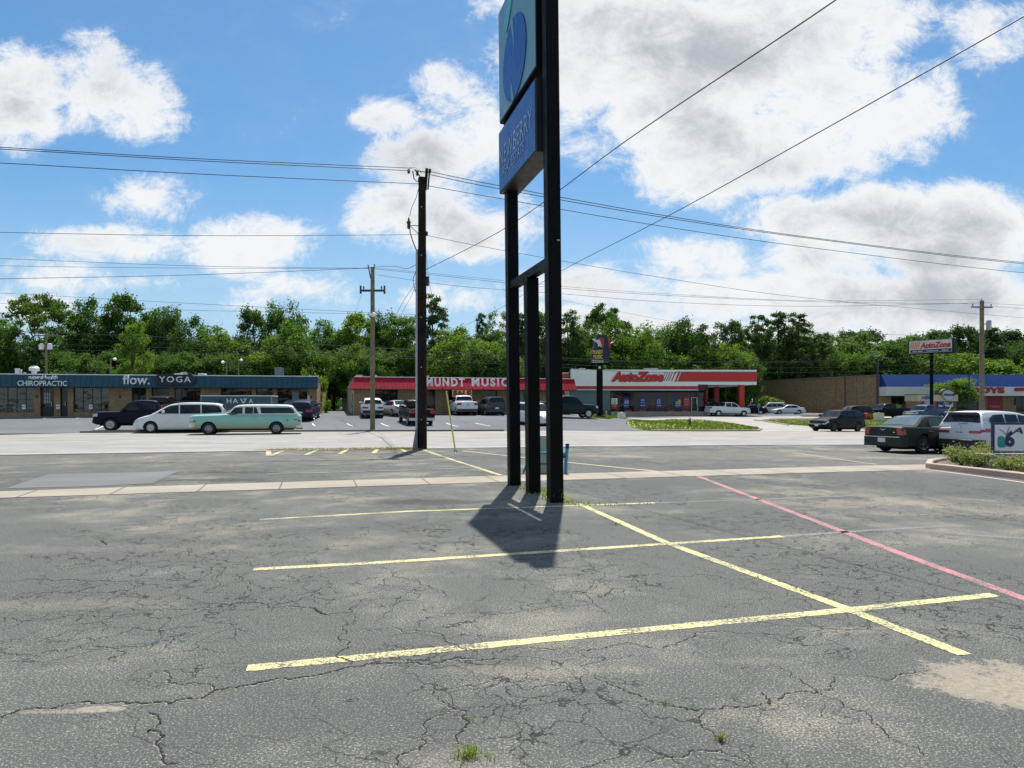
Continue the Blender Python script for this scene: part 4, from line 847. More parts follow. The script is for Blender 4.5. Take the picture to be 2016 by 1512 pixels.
def smoothp(pr, it=1):
    """round a profile's corners a little (Chaikin), ends kept"""
    for _ in range(it):
        o = [pr[0]]
        for a, b in zip(pr[:-1], pr[1:]):
            o += [(a[0]*.75+b[0]*.25, a[1]*.75+b[1]*.25), (a[0]*.25+b[0]*.75, a[1]*.25+b[1]*.75)]
        pr = o+[pr[-1]]
    return pr
SEC = [(0, .86), (.07, .95), (.22, .985), (.45, 1.0), (.62, 1.0), (.80, .985), (.92, .955), (.98, .91), (1.0, .86)]
TEMPL = {
 'sedan': dict(L=4.85, W=1.85, H=1.46, belt=.98, wb=.90, wr=.66, axles=(.19, .785), r=.33, plan=[(0,.78),(.02,.88),(.07,.95),(.16,.985),(.3,1),(.8,1),(.93,.97),(.98,.90),(1,.80)],
    top=[(0,.58),(.015,.68),(.05,.76),(.14,.86),(.29,.95),(.32,.97),(.84,1.0),(.86,1.02),(.95,1.02),(.985,.98),(1,.82)], bot=[(0,.32),(.04,.22),(.10,.20),(.92,.22),(.97,.30),(1,.42)],
    cab=[(.27,.93),(.33,1.10),(.42,1.36),(.47,1.43),(.56,1.46),(.66,1.44),(.73,1.38),(.80,1.22),(.88,1.0)], wins=[[(.345,1.02),(.435,1.32),(.475,1.37),(.545,1.385),(.55,1.02)],[(.562,1.02),(.557,1.385),(.66,1.37),(.72,1.31),(.76,1.2),(.745,1.04)]],
    doors=[(.325,.555),(.56,.745)], wsh=((.305,1.035),(.44,1.38)), rgl=((.71,1.375),(.865,1.04))),
 'suv': dict(L=4.8, W=1.88, H=1.70, belt=1.10, wb=.93, wr=.70, axles=(.185, .79), r=.36, plan=[(0,.78),(.02,.88),(.07,.95),(.16,.985),(.3,1),(.85,1),(.95,.96),(.985,.91),(1,.86)],
    top=[(0,.66),(.015,.82),(.05,.93),(.13,1.01),(.26,1.08),(.30,1.11),(.93,1.14),(.985,1.12),(1,1.02)], bot=[(0,.36),(.04,.25),(.10,.23),(.92,.25),(.97,.34),(1,.44)],
    cab=[(.245,1.05),(.30,1.22),(.38,1.52),(.43,1.62),(.52,1.69),(.66,1.70),(.82,1.67),(.90,1.62),(.925,1.57),(.95,1.42),(.985,1.12)], wins=[[(.335,1.16),(.41,1.50),(.445,1.56),(.52,1.60),(.525,1.16)],[(.54,1.16),(.535,1.60),(.68,1.60),(.69,1.17)],[(.71,1.17),(.70,1.60),(.82,1.57),(.88,1.50),(.90,1.38),(.875,1.22)]],
    doors=[(.30,.53),(.535,.70)], wsh=((.275,1.16),(.415,1.57)), rgl=((.926,1.55),(.975,1.20))),
 'van': dict(L=5.1, W=1.98, H=1.77, belt=1.08, wb=.93, wr=.74, axles=(.185, .78), r=.34, plan=[(0,.76),(.02,.86),(.07,.94),(.16,.985),(.3,1),(.85,1),(.95,.97),(.985,.92),(1,.86)],
    top=[(0,.60),(.02,.76),(.06,.90),(.14,1.02),(.22,1.12),(.28,1.13),(.9,1.16),(.985,1.13),(1,1.0)], bot=[(0,.32),(.04,.22),(.10,.20),(.92,.22),(.97,.30),(1,.42)],
    cab=[(.165,1.02),(.25,1.28),(.34,1.58),(.40,1.69),(.50,1.76),(.66,1.77),(.84,1.74),(.91,1.68),(.94,1.58),(.985,1.12)], wins=[[(.25,1.16),(.35,1.50),(.385,1.59),(.47,1.64),(.475,1.14)],[(.49,1.14),(.485,1.645),(.70,1.65),(.705,1.15)],[(.72,1.15),(.715,1.65),(.86,1.62),(.905,1.55),(.93,1.35),(.93,1.2)]],
    doors=[(.28,.48),(.485,.71)], wsh=((.20,1.14),(.38,1.65)), rgl=((.93,1.60),(.975,1.22))),
 'pickup': dict(L=5.9, W=2.02, H=1.95, belt=1.20, wb=.93, wr=.74, axles=(.165, .79), r=.40, plan=[(0,.86),(.015,.93),(.06,.97),(.16,1),(.3,1),(.9,1),(.985,.985),(1,.96)],
    top=[(0,1.02),(.006,1.13),(.02,1.18),(.10,1.21),(.24,1.24),(.28,1.25),(.60,1.27),(.62,1.34),(.64,1.37),(.985,1.37),(.995,1.35),(1,1.30)], bot=[(0,.50),(.03,.40),(.10,.38),(.95,.42),(.98,.50),(1,.55)],
    cab=[(.235,1.18),(.27,1.32),(.335,1.74),(.37,1.86),(.42,1.94),(.50,1.95),(.585,1.92),(.61,1.86),(.622,1.72),(.635,1.30)], wins=[[(.295,1.30),(.355,1.70),(.38,1.79),(.455,1.84),(.458,1.30)],[(.472,1.30),(.468,1.84),(.575,1.82),(.595,1.78),(.605,1.66),(.602,1.32)]],
    doors=[(.265,.462),(.467,.615)], wsh=((.262,1.30),(.355,1.81)), rgl=((.612,1.80),(.63,1.42)), bed=(.655, .965)),
 'wagon': dict(L=5.75, W=2.0, H=1.66, belt=1.12, wb=.90, wr=.74, axles=(.165, .775), r=.345, plan=[(0,.95),(.01,.97),(.05,.985),(.16,1),(.3,1),(.9,1),(.985,.97),(1,.94)],
    top=[(0,.98),(.01,1.06),(.03,1.08),(.14,1.10),(.30,1.13),(.33,1.14),(.90,1.12),(.985,1.10),(1,1.04)], bot=[(0,.44),(.03,.38),(.08,.32),(.92,.32),(.97,.36),(1,.42)],
    cab=[(.305,1.08),(.335,1.20),(.385,1.52),(.41,1.60),(.46,1.645),(.60,1.66),(.86,1.65),(.91,1.61),(.94,1.50),(.985,1.08)], wins=[[(.345,1.17),(.372,1.32),(.396,1.50),(.465,1.52),(.465,1.17)],[(.487,1.17),(.487,1.52),(.56,1.52),(.56,1.17)],[(.567,1.17),(.567,1.52),(.59,1.52),(.61,1.17)],[(.635,1.19),(.625,1.51),(.905,1.50),(.932,1.36),(.945,1.19)]],
    doors=[(.275,.475),(.48,.62)], wsh=((.325,1.17),(.392,1.55)), rgl=((.93,1.55),(.968,1.20))),
}
def boolean(me, cutter, op='DIFFERENCE'):
    a = bpy.data.objects.new('a', me); b = bpy.data.objects.new('b', cutter); COL.objects.link(a); COL.objects.link(b)
    md = a.modifiers.new('b', 'BOOLEAN'); md.operation = op; md.object = b; md.solver = 'EXACT'
    dg = bpy.context.evaluated_depsgraph_get(); dg.update(); r = bpy.data.meshes.new_from_object(a.evaluated_get(dg))
    bpy.data.objects.remove(a); bpy.data.objects.remove(b); return r
def vehicle(kind, name, label, cat, pos, heading, body, roof=None, wheel='five', rimmat=None, grp=None, bumper=None, lower=None, tailw=None, **ov):
    T = dict(TEMPL[kind]); T.update(ov); L_, Wd = T['L'], T['W']; hw = Wd/2
    X, Y = pos; t = empty(name, (X, Y, zg(X, Y)), heading, label, cat, grp)
    # tilt to the ground's slope along the vehicle
    c, s = math.cos(heading), math.sin(heading); dz = (zg(X+c*1.6, Y+s*1.6)-zg(X-c*1.6, Y-s*1.6))/3.2; t.rotation_euler = (0, -math.atan(dz), heading)
    top = smoothp(T['top']); bot = smoothp(T['bot']); plan = smoothp(T['plan']); xx = lambda q: L_/2-q*L_
    def side(q, u, sg, off=0.):
        z0, z1 = interp(bot, q), interp(top, q); y = hw*interp(plan, q)*interp(SEC, u); return Vector((xx(q), sg*(y+off), z0+(z1-z0)*u))
    st = sorted(set([0, .004, .01, .02, .035, .055, .08]+[i/36 for i in range(3, 34)]+[.93, .95, .965, .98, .99, .996, 1]))
    bm = bmesh.new(); rings = []
    for q in st:
        z0, z1 = interp(bot, q), interp(top, q); w = hw*interp(plan, q)
        P_ = [(w*k, z0+(z1-z0)*u) for u, k in SEC]
        ring = [(0, z0)]+P_+[(w*.5, z1+.018), (0, z1+.028)]+[(-w*.5, z1+.018)]+[(-a, b) for a, b in P_[::-1]]
        rings.append([bm.verts.new((xx(q), a, b)) for a, b in ring])
    n = len(rings[0])
    for a, b in zip(rings[:-1], rings[1:]):
        for k in range(n): bm.faces.new((a[k], a[(k+1) % n], b[(k+1) % n], b[k]))
    bm.faces.new(rings[0]); bm.faces.new(rings[-1][::-1])
    me = mesh_of(bm, 'body', body); r = T['r']
    cu = B()
    for q in T['axles']:
        for sg in (-1, 1):
            ya, yb = (hw-.34, hw+.3) if sg > 0 else (-hw-.3, -hw+.34)
            cu.prism([(xx(q)+(r*1.17)*math.cos(2*math.pi*k/28), r+(r*1.17)*math.sin(2*math.pi*k/28)) for k in range(28)], 'y', ya, yb)
    if 'bed' in T: cu.box(xx(T['bed'][1]), xx(T['bed'][0]), -hw+.14, hw-.14, .85, 1.6)
    me = boolean(me, mesh_of(cu.bm, 'cut', body))
    for f in me.polygons: f.use_smooth = True
    me.set_sharp_from_angle(angle=R(32)); me.name = 'body'
    if not me.materials: me.materials.append(body)
    bo = link('body', me, t)
    ub = B()
    for q in T['axles']:
        for sg in (-1, 1):
            ya = sg*(hw-.33); yb = sg*(hw*.985-.02); rg = []
            for y_ in (ya, yb): rg.append([ub.bm.verts.new((xx(q)+r*1.165*math.cos(math.pi*k/14), y_, r+r*1.165*math.sin(math.pi*k/14))) for k in range(15)])
            for k in range(14): ub.bm.faces.new((rg[0][k], rg[0][k+1], rg[1][k+1], rg[1][k]))
            ub.bm.faces.new(rg[0])
    zb = interp(bot, .5); ub.box(xx(.93), xx(.06), -hw*.62, hw*.62, zb-.08, zb+.15)
    ub.build('underbody', wellm, t)
    for q in T['axles']:
        for sg in (-1, 1):
            ty, hb, rm_ = wheel_meshes(r, wheel); w = link('wheel', hb, t); w.location = (xx(q), sg*(hw-.135), r); link('tyre', ty, w); ro = bpy.data.objects.new('rim', rm_.copy()); COL.objects.link(ro); ro.parent = w; ro.data.materials.clear(); ro.data.materials.append(rimmat or rimm)
    # cabin
    cab = smoothp(T['cab']); bz = T['belt']; H = T['H']; wb = T['wb']*hw; wr = T['wr']*hw
    wz = lambda z: wb+(wr-wb)*max(0, (z-bz))/(H-bz)
    bm = bmesh.new(); rings = []; q0, q1 = cab[0][0], cab[-1][0]
    for i in range(41):
        q = q0+(q1-q0)*i/40; z1 = max(interp(cab, q), bz-.04); z0 = bz-.12; zs = max(z0+.01, z1-.055)
        h = [(wz(z0), z0), (wz(zs), zs), (wz(z1)-.03, z1-.012), (wz(z1)-.10, z1+.004), (wz(z1)*.5, z1+.022), (0, z1+.03)]
        ring = h+[(-a, b) for a, b in h[-2::-1]]; rings.append([bm.verts.new((xx(q), a, b)) for a, b in ring])
    n = len(rings[0])
    for a, b in zip(rings[:-1], rings[1:]):
        for k in range(n): bm.faces.new((a[k], a[(k+1) % n], b[(k+1) % n], b[k]))
    bm.faces.new(rings[0]); bm.faces.new(rings[-1][::-1]); link('cabin', mesh_of(bm, 'cabin', roof or body, 40), t)
    gm = T.get('glass', carglass)
    for sg in (-1, 1):
        for wn_ in T['wins']:
            fr = B(); pr = [(xx(q), sg*(wz(z)+.006), z) for q, z in wn_]; fr.face(pr); cx_ = sum(p[0] for p in pr)/len(pr); cz_ = sum(p[2] for p in pr)/len(pr)
            w = fr.build('side_window', gm, t)
    def rowz(q): return max(interp(cab, q), bz-.04)
    for nm, (a, b) in (('windshield', T['wsh']), ('rear_window', T['rgl'])):
        bm = bmesh.new(); rows = []
        for k in range(7):
            q = a[0]+(b[0]-a[0])*k/6; z = rowz(q); W_ = wz(z)-.075
            rows.append([bm.verts.new((xx(q)+(.012 if nm == 'windshield' else -.012), y*W_, z+.012+(.03 if abs(y) < .1 else .022 if abs(y) < .6 else .006))) for y in (-1, -.5, 0, .5, 1)])
        for r0, r1 in zip(rows[:-1], rows[1:]):
            for k in range(4): bm.faces.new((r0[k], r0[k+1], r1[k+1], r1[k]))
        link(nm, mesh_of(bm, nm, gm if T.get('rg') is None or nm == 'windshield' else T['rg'], 180), t)
    # doors: panels a hair proud of the body, so the shut lines read
    for sg in (-1, 1):
        for q0, q1 in T['doors']:
            bm = bmesh.new(); g = []
            for i in range(7):
                q = q0+.003+(q1-q0-.006)*i/6; g.append([bm.verts.new(side(q, u, sg, .006)) for u in (.10, .22, .45, .62, .80, .92, .97)])
            for i in range(6):
                for k in range(6): bm.faces.new((g[i][k], g[i+1][k], g[i+1][k+1], g[i][k+1]))
            # turned edge
            bd = [e for e in bm.edges if e.is_boundary]; ex = bmesh.ops.extrude_edge_only(bm, edges=bd); 
            for v in [x for x in ex['geom'] if isinstance(x, bmesh.types.BMVert)]: v.co.y -= sg*.012
            d = link('door', mesh_of(bm, 'door', body, 35), t)
            p = side(q1-.035, .80, sg, .0); B().box(p.x-.10, p.x+.09, p.y+sg*.0, p.y+sg*.05, p.z-.015, p.z+.015, bev=.006).build('handle', T.get('handlem', body), d)
            gl = B(); zz0 = side((q0+q1)/2, .1, sg); 
        p = side(T['doors'][0][0]+.035, 1, sg); mz = bz+.10; my = wz(mz)
        B().box(p.x-.09, p.x+.05, min(sg*my, sg*(my+.24)), max(sg*my, sg*(my+.24)), mz, mz+.15, bev=.03).build('mirror', T.get('mirrorm', body), t)
    # dark shut line strips between the doors
    # lamps
    zt0 = interp(top, .02); zt1 = interp(top, .985)
    def corner(nm, qa, qb, u0, u1, m, rear, ymin):
        """lamp wrapping the corner: along the side from qa to qb, then across the end face"""
        for sg in (-1, 1):
            bm = bmesh.new(); qs = [qa+(qb-qa)*i/6 for i in range(7)]; rows = []
            for q in qs: rows.append([bm.verts.new(side(q, u, sg, .012)) for u in (u0, (u0+u1)/2, u1)])
            e = qs[-1]; x = xx(e)+(-.014 if rear else .014)
            for k in (.9, ymin):
                rows.append([bm.verts.new((x, side(e, u, sg).y*k, side(e, u, sg).z)) for u in (u0, (u0+u1)/2, u1)])
            for r0, r1 in zip(rows[:-1], rows[1:]):
                for k in range(2): bm.faces.new((r0[k], r0[k+1], r1[k+1], r1[k]))
            ex = bmesh.ops.extrude_edge_only(bm, edges=[q for q in bm.edges if q.is_boundary])
            for v in [q for q in ex['geom'] if isinstance(q, bmesh.types.BMVert)]: v.co.y -= sg*.02; v.co.x += .02 if rear else -.02
            link(nm, mesh_of(bm, nm, m, 30), t)
    hl = T.get('head', (.045 if kind == 'pickup' else .055, .0, .66, .90, .62)); tlp = T.get('tail', (.955, 1.0, .66, .95, .64))
    corner('headlight', hl[0], hl[1], hl[2], hl[3], lampm, False, hl[4]); corner('taillight', tlp[0], tlp[1], tlp[2], tlp[3], tailred, True, tlp[4])
    # bumpers, grille, plates
    w0 = hw*interp(plan, 0); z0 = interp(bot, 0); z1 = interp(top, 0); bmm = bumper or body
    pts = [(hw*interp(plan, .045)*1.005, xx(.045)), (hw*interp(plan, .02)*1.01, xx(.02)), (w0*1.0, xx(0)+.03), (w0*.5, xx(0)+.055), (0, xx(0)+.06)]
    pts = pts+[(-a, b) for a, b in pts[-2::-1]]; poly = [(b, a) for a, b in pts]+[(xx(.05), -hw*.8), (xx(.05), hw*.8)]
    B().prism(poly, 'z', z0+.0, z0+(z1-z0)*.42).build('bumper', bmm, t)
    w1 = hw*interp(plan, 1); y0 = interp(bot, 1); y1 = interp(top, 1)
    pts = [(hw*interp(plan, .955)*1.005, xx(.955)), (hw*interp(plan, .98)*1.01, xx(.98)), (w1*1.0, xx(1)-.04), (w1*.5, xx(1)-.06), (0, xx(1)-.065)]
    pts = pts+[(-a, b) for a, b in pts[-2::-1]]; poly = [(b, a) for a, b in pts]+[(xx(.95), -hw*.8), (xx(.95), hw*.8)]
    rb = T.get('rbz', (y0-.06, y0+.22)); B().prism(poly, 'z', rb[0], rb[1]).build('bumper', T.get('rbm', bmm), t)
    gz = T.get('grille', (z0+(z1-z0)*.48, z0+(z1-z0)*.95, .55)); g = B(); g.box(xx(0)-.02, xx(0)+.018, -w0*gz[2], w0*gz[2], gz[0], gz[1], bev=.008); gr = g.build('grille', T.get('grillem', trimb), t)
    b = B(); 
    for k in range(4): z = gz[0]+(gz[1]-gz[0])*(k+.5)/4; b.box(xx(0)+.018, xx(0)+.03, -w0*gz[2]*.95, w0*gz[2]*.95, z-.010, z+.010)
    b.build('grille_bars', chrome, gr)
    fp = B().box(xx(0)+.055, xx(0)+.07, -.16, .16, z0+.05, z0+.2).build('number_plate', platem, t)
    pz = T.get('platez', (y0+y1)/2+.02); px_ = xx(1)-(.075 if rb[0] < pz < rb[1] else .012); B().box(px_-.008, px_+.05, -.17, .17, pz-.085, pz+.085).build('number_plate', platem, t)
    if kind == 'pickup':
        B().box(xx(1)-.012, xx(1)+.02, -w1*.80, w1*.80, y0+.16, y1-.03, bev=.006).build('tailgate', body, t); B().box(xx(1)-.03, xx(1), -.12, .12, y1-.18, y1-.13).build('tailgate_handle', trimb, t)
    if T.get('rails'):
        for sg in (-1, 1): B().tube([(xx(.42), sg*wr*.88, H-.03), (xx(.47), sg*wr*.90, H+.055), (xx(.82), sg*wr*.88, H+.03), (xx(.86), sg*wr*.86, H-.03)], .018, 6).build('roof_rail', T.get('railm', trimb), t)
    if lower:
        for sg in (-1, 1):
            bm = bmesh.new(); g = []
            qa, qb = T['axles'][0]+r*1.3/L_, T['axles'][1]-r*1.3/L_
            for i in range(9):
                q = qa+(qb-qa)*i/8; g.append([bm.verts.new(side(q, u, sg, .010)) for u in (.0, .07, .16, .22)])
            for i in range(8):
                for k in range(3): bm.faces.new((g[i][k], g[i+1][k], g[i+1][k+1], g[i][k+1]))
            link('sill', mesh_of(bm, 'sill', lower, 35), t)
        for q in T['axles']:
            for sg in (-1, 1):
                bm = bmesh.new(); rg = []
                for rr_ in (1.16, 1.32):
                    rg.append([bm.verts.new((xx(q)+r*rr_*math.cos(math.pi*k/14-.15+.3*k/14), sg*(hw*1.0+.008), r+r*rr_*math.sin(math.pi*k/14-.15+.3*k/14))) for k in range(15)])
                for k in range(14): bm.faces.new((rg[0][k], rg[0][k+1], rg[1][k+1], rg[1][k]))
                link('arch_trim', mesh_of(bm, 'arch_trim', lower), t)
    return t, xx, side, (wz, interp, top, bot)
def hd(deg): return R(deg)
navyp = paint('navy_black', (.008, .010, .022)); whitep_ = paint('white', (.72, .73, .74), .0); mint = paint('mint', (.25, .52, .46), .0); blackp = paint('black', (.008, .008, .010)); darkblue = paint('dark_blue', (.012, .018, .045))
greyp = paint('slate', (.045, .062, .066)); silver = paint('silver', (.42, .44, .45), .5); dgreen = paint('dark_green', (.016, .030, .029)); rampaint = paint('blue', (.012, .050, .14)); chry = paint('dark_grey_green', (.030, .040, .037), .4); roguep = paint('pearl', (.62, .63, .65), .2)
creamr = mat('cream_roof', (.70, .72, .66), .35, coat=.6)
RD = 15
def fix(px, Y): return XY(px, Y)
# --- on and beyond the road, left
vehicle('pickup', 'pickup_truck', 'dark navy crew-cab pickup parked behind the white minivan, facing left', 'pickup truck', fix(289, 46.5), hd(180+22), navyp, wheel='six', H=1.93, L=5.9, lower=None)
vehicle('van', 'minivan', 'white minivan with dark windows on the road, behind the mint vintage wagon', 'minivan', fix(362, 42.2), hd(180+RD), whitep_, wheel='ten', rails=True, H=1.79)
def wagon():
    t, xx, side, _ = vehicle('wagon', 'vintage_wagon', 'mint green vintage wagon with a cream roof and rusty lower flank on the road', 'station wagon', fix(488, 40.0), hd(180+RD), mint, roof=creamr, wheel='steel', rimmat=mat('old_rim', (.30, .31, .32), .35, .6), bumper=chrome, handlem=chrome, mirrorm=chrome,
        head=(.03, .006, .55, .80, .7), tail=(.978, .997, .45, .62, .8), rgl=((.93, 1.55), (.968, 1.20)), glass=glass('wagon_glass', (.015, .035, .035), .02, .4), rbz=(.36, .50))
    # faded, sun-bleached, yellowed lower panels
    nt = mint.node_tree; N, L = nt.nodes, nt.links; bs = N['Principled BSDF']; src = bs.inputs['Base Color'].links[0].from_socket; v = tcoord(N, L); s = N.new('ShaderNodeSeparateXYZ'); L.new(v, s.inputs[0])
    f = rng(N, L, mth(N, L, 'ADD', s.outputs[2], mth(N, L, 'MULTIPLY', mth(N, L, 'SUBTRACT', nz(N, L, v, 1.6, 5), .5), .25)), .80, .42); L.new(mixc(N, L, mth(N, L, 'MULTIPLY', f, .8), src, (.34, .36, .18)), bs.inputs['Base Color'])
    for sg in (-1, 1):
        b = B(); b.box(xx(.988), xx(.028), min(sg*.985, sg*1.004), max(sg*.985, sg*1.004), 1.035, 1.05); b.build('trim_strip', chrome, t)
        q = B(); rr_ = .055; q.lathe([(rr_, 0), (rr_, .012), (rr_*.7, .012), (rr_*.65, .004)], 14, axis='y'); o = q.build('fuel_cap', mat('cap_blue', (.04, .16, .22), .4), t); o.location = (xx(.875), sg*.995, .80)
        B().box(xx(.965), xx(.94), min(sg*.96, sg*1.0), max(sg*.96, sg*1.0), .80, .845).build('side_marker', mat('marker_dark', (.10, .03, .02), .4), t); B().box(xx(.055), xx(.028), min(sg*.95, sg*1.0), max(sg*.95, sg*1.0), .74, .79).build('side_marker', mat('marker_dark', (.1, .03, .02), .4), t)
        B().box(xx(.30), xx(.255), min(sg*.97, sg*1.004), max(sg*.97, sg*1.004), .82, .85).build('badge', chrome, t)
    B().tube([(xx(.93), .3, .34), (xx(.985), .42, .32), (xx(1)-.1, .45, .32)], .035, 8).build('exhaust', darkm, t)
    return t
wag = wagon()
def driver():
    """person at the wheel, seen through the side window, elbow on the sill"""
    skin = mat('skin', (.42, .24, .16), .6); shirt = mat('shirt', (.03, .035, .05), .8); hair = mat('hair', (.03, .02, .015), .8)
    c, s = math.cos(wag.rotation_euler.z), math.sin(wag.rotation_euler.z); h = wag.location
    t = bpy.data.objects.new('person', None); COL.objects.link(t); t.location = h; t.rotation_euler = wag.rotation_euler; props(t, 'driver in a dark shirt with an elbow out of the vintage wagon window', 'person')
    me = bpy.data.meshes.new('body'); x = .58
    # left side of the vehicle (towards the photo's camera) is local +y: facing -x-ish world
    V = [(x-.16, .45, .62), (x-.17, .45, .85), (x-.14, .45, 1.10), (x-.12, .45, 1.22), (x-.10, .45, 1.30), (x-.10, .66, 1.13), (x-.02, .93, 1.16), (x+.26, .98, 1.17), (x+.36, .97, 1.18), (x-.10, .25, 1.13), (x+.15, .18, .98), (x+.42, .30, 1.06)]
    E = [(0, 1), (1, 2), (2, 3), (3, 4), (2, 5), (5, 6), (6, 7), (7, 8), (2, 9), (9, 10), (10, 11)]; RR = [.15, .17, .12, .055, .10, .06, .045, .036, .030, .06, .045, .03]
    me.from_pydata(V, E, []); o = bpy.data.objects.new('body', me); COL.objects.link(o); sk = o.modifiers.new('s', 'SKIN'); ss = o.modifiers.new('u', 'SUBSURF'); ss.levels = ss.render_levels = 2
    for i, d in enumerate(me.skin_vertices[0].data): d.radius = (RR[i], RR[i]); d.use_root = (i == 0)
    me.materials.append(shirt); o.parent = t
    b = B(); prof = [(.02, -.13), (.055, -.115), (.075, -.06), (.085, 0), (.086, .05), (.07, .10), (.03, .125)]; b.lathe(prof, 16, c=(x-.08, .45, 1.39)); b.tube([(x+.0, .45, 1.40), (x+.025, .45, 1.375)], .016, 6); hd_ = b.build('head', skin, t, 60)
    b = B(); b.lathe([(.088, .0), (.092, .05), (.078, .108), (.03, .138)], 16, c=(x-.095, .45, 1.39)); b.build('hair', hair, t, 60)
    b = B(); b.tube([(x+.34, .97, 1.185), (x+.42, .97, 1.19)], .036, 8, .03)
    for k in range(4): b.tube([(x+.41, .945+k*.018, 1.195), (x+.45, .945+k*.018, 1.20), (x+.475, .945+k*.018, 1.185)], .009, 6, .007)
    b.tube([(x+.36, .935, 1.19), (x+.40, .92, 1.205), (x+.425, .925, 1.2)], .010, 6); b.build('hand', skin, t, 60)
driver()
# --- left shop row
vehicle('suv', 'suv', 'dark blue-black crossover seen from behind at the right end of the teal shop row', 'suv', fix(602, 61.5), hd(90+6), darkblue, wheel='ten', W=1.92, tail=(.955,1.0,.62,.93,.60))
vehicle('sedan', 'sedan', 'dark car half hidden to the left of the crossover by the teal shop row', 'car', fix(577, 66.5), hd(90+10), blackp, wheel='five', W=1.75, H=1.42)
vehicle('pickup', 'pickup_truck', 'dark pickup parked nose-in by the shop under the yoga sign', 'pickup truck', fix(318, 62), hd(90+8), blackp, wheel='six')
# box trailer with HAVA lettering and its white van
def trailer():
    X, Y = fix(473, 52); z = zg(X, Y); t = empty('box_trailer', (X, Y, z), R(7), 'teal box trailer with white four-letter name behind the mint wagon', 'trailer'); Ln = 4.9
    tb = mat('trailer_teal', (.025, .09, .115), .35, coat=.3); B().box(-Ln/2, Ln/2, -1.05, 1.05, .55, 2.26, bev=.03).build('box', tb, t); B().box(-Ln/2-.02, Ln/2+.02, -1.08, 1.08, 2.26, 2.33).build('roof', white, t)
    fr = B(); 
    for x in (-Ln/2, Ln/2-.06): fr.box(x-.01, x+.07, -1.075, -1.04, .52, 2.26)
    fr.box(-Ln/2, Ln/2, -1.075, -1.04, .46, .56); fr.build('frame', greym, t)
    b = B(); b.box(-1.15, -.98, -1.065, -1.05, 1.72, 2.02); b.build('door_panel', mat('panel_dark', (.012, .05, .07), .4), t)
    wl = mat('letter_white', (.78, .80, .80), .5, var=.05); txt('HA', .78, .34, wl, t, (-.66, -1.075, 1.76), bold=.012, space=1.25); txt('A', .28, .34, wl, t, (.86, -1.075, 1.76), bold=.012)
    v = B(); v.prism([(.24, 2.10), (.33, 2.10), (.49, 1.83), (.58, 1.99), (.36, 1.99), (.41, 2.10), (.78, 2.10), (.70, 2.04), (.53, 1.76), (.45, 1.76)][:3]+[(.62, 2.04), (.46, 2.04), (.50, 2.10), (.74, 2.10), (.53, 1.76), (.45, 1.76)], 'y', -1.09, -1.06); v.build('lettering', wl, t)
    for x in (-.5, .4):
        for s in (-1, 1): ty, hb, rm_ = wheel_meshes(.33, 'steel'); w = link('wheel', hb, t); w.location = (x, s*.93, .33); link('tyre', ty, w); link('rim', rm_.copy(), w, rimm)
trailer()
vehicle('van', 'van', 'white van whose roof shows just right of the teal box trailer', 'van', fix(520, 55.5), hd(10), whitep_, wheel='steel', H=2.05, L=4.4)
# --- red-fronted shop
SV = 97
vehicle('suv', 'suv', 'white crossover seen from behind, partly hidden by the pale utility pole', 'suv', fix(732, 64.5), hd(104), whitep_, wheel='five', W=1.92, bumper=None, tail=(.95,1.0,.66,.93,.55), rbm=trimb)
vehicle('sedan', 'sports_coupe', 'silver sports coupe parked between the white crossover and the black pickup', 'car', fix(779, 66), hd(122), silver, wheel='five', H=1.36, W=1.86, L=4.4)
vehicle('pickup', 'pickup_truck', 'black pickup crossing the lot behind the near dark pole', 'pickup truck', fix(818, 57.5), hd(108), blackp, wheel='six', H=1.96, bumper=chrome, rbm=chrome, rbz=(.48, .70))
vehicle('pickup', 'pickup_truck', 'white pickup parked below the sale banner, tailgate toward the road', 'pickup truck', fix(911, 70.5), hd(104), whitep_, wheel='six', H=1.84, L=5.6, rbm=trimb, rbz=(.50, .68))
vehicle('suv', 'suv', 'slate grey boxy suv seen from behind, right of the white pickup', 'suv', fix(966, 70), hd(106), greyp, wheel='five', H=1.82, L=5.0, W=1.95, tail=(.965,1.0,.72,.90,.62), cab=[(.245,1.05),(.30,1.22),(.38,1.60),(.43,1.74),(.52,1.80),(.66,1.82),(.88,1.80),(.94,1.76),(.955,1.66),(.985,1.12)])
vehicle('van', 'minivan', 'white minivan seen between the black sign posts, facing right', 'minivan', fix(1050, 56.5), hd(-58), whitep_, wheel='seven', H=1.75, L=4.9, W=1.92, rails=True)
vehicle('pickup', 'pickup_truck', 'dark grey-green pickup right of the near sign post, facing right', 'pickup truck', fix(1113, 64), hd(12), dgreen, wheel='six', H=1.92, L=5.6)
def utrailer():
    X, Y = fix(1074, 65.5); z = zg(X, Y); t = empty('utility_trailer', (X, Y, z), R(12), 'small dark cargo trailer hitched behind the grey-green pickup', 'trailer'); B().box(-1.1, .8, -.75, .75, .5, 1.25, bev=.03).build('box', darkblue, t); B().box(-1.15, .85, -.8, .8, .42, .5).build('frame', greym, t)
    B().tube([(.8, 0, .46), (2.0, 0, .46)], .04, 6).build('tow_bar', darkm, t)
    for s in (-1, 1): ty, hb, rm_ = wheel_meshes(.33, 'steel'); w = link('wheel', hb, t); w.location = (-.1, s*.85, .33); link('tyre', ty, w); link('rim', rm_.copy(), w, rimm)
utrailer()
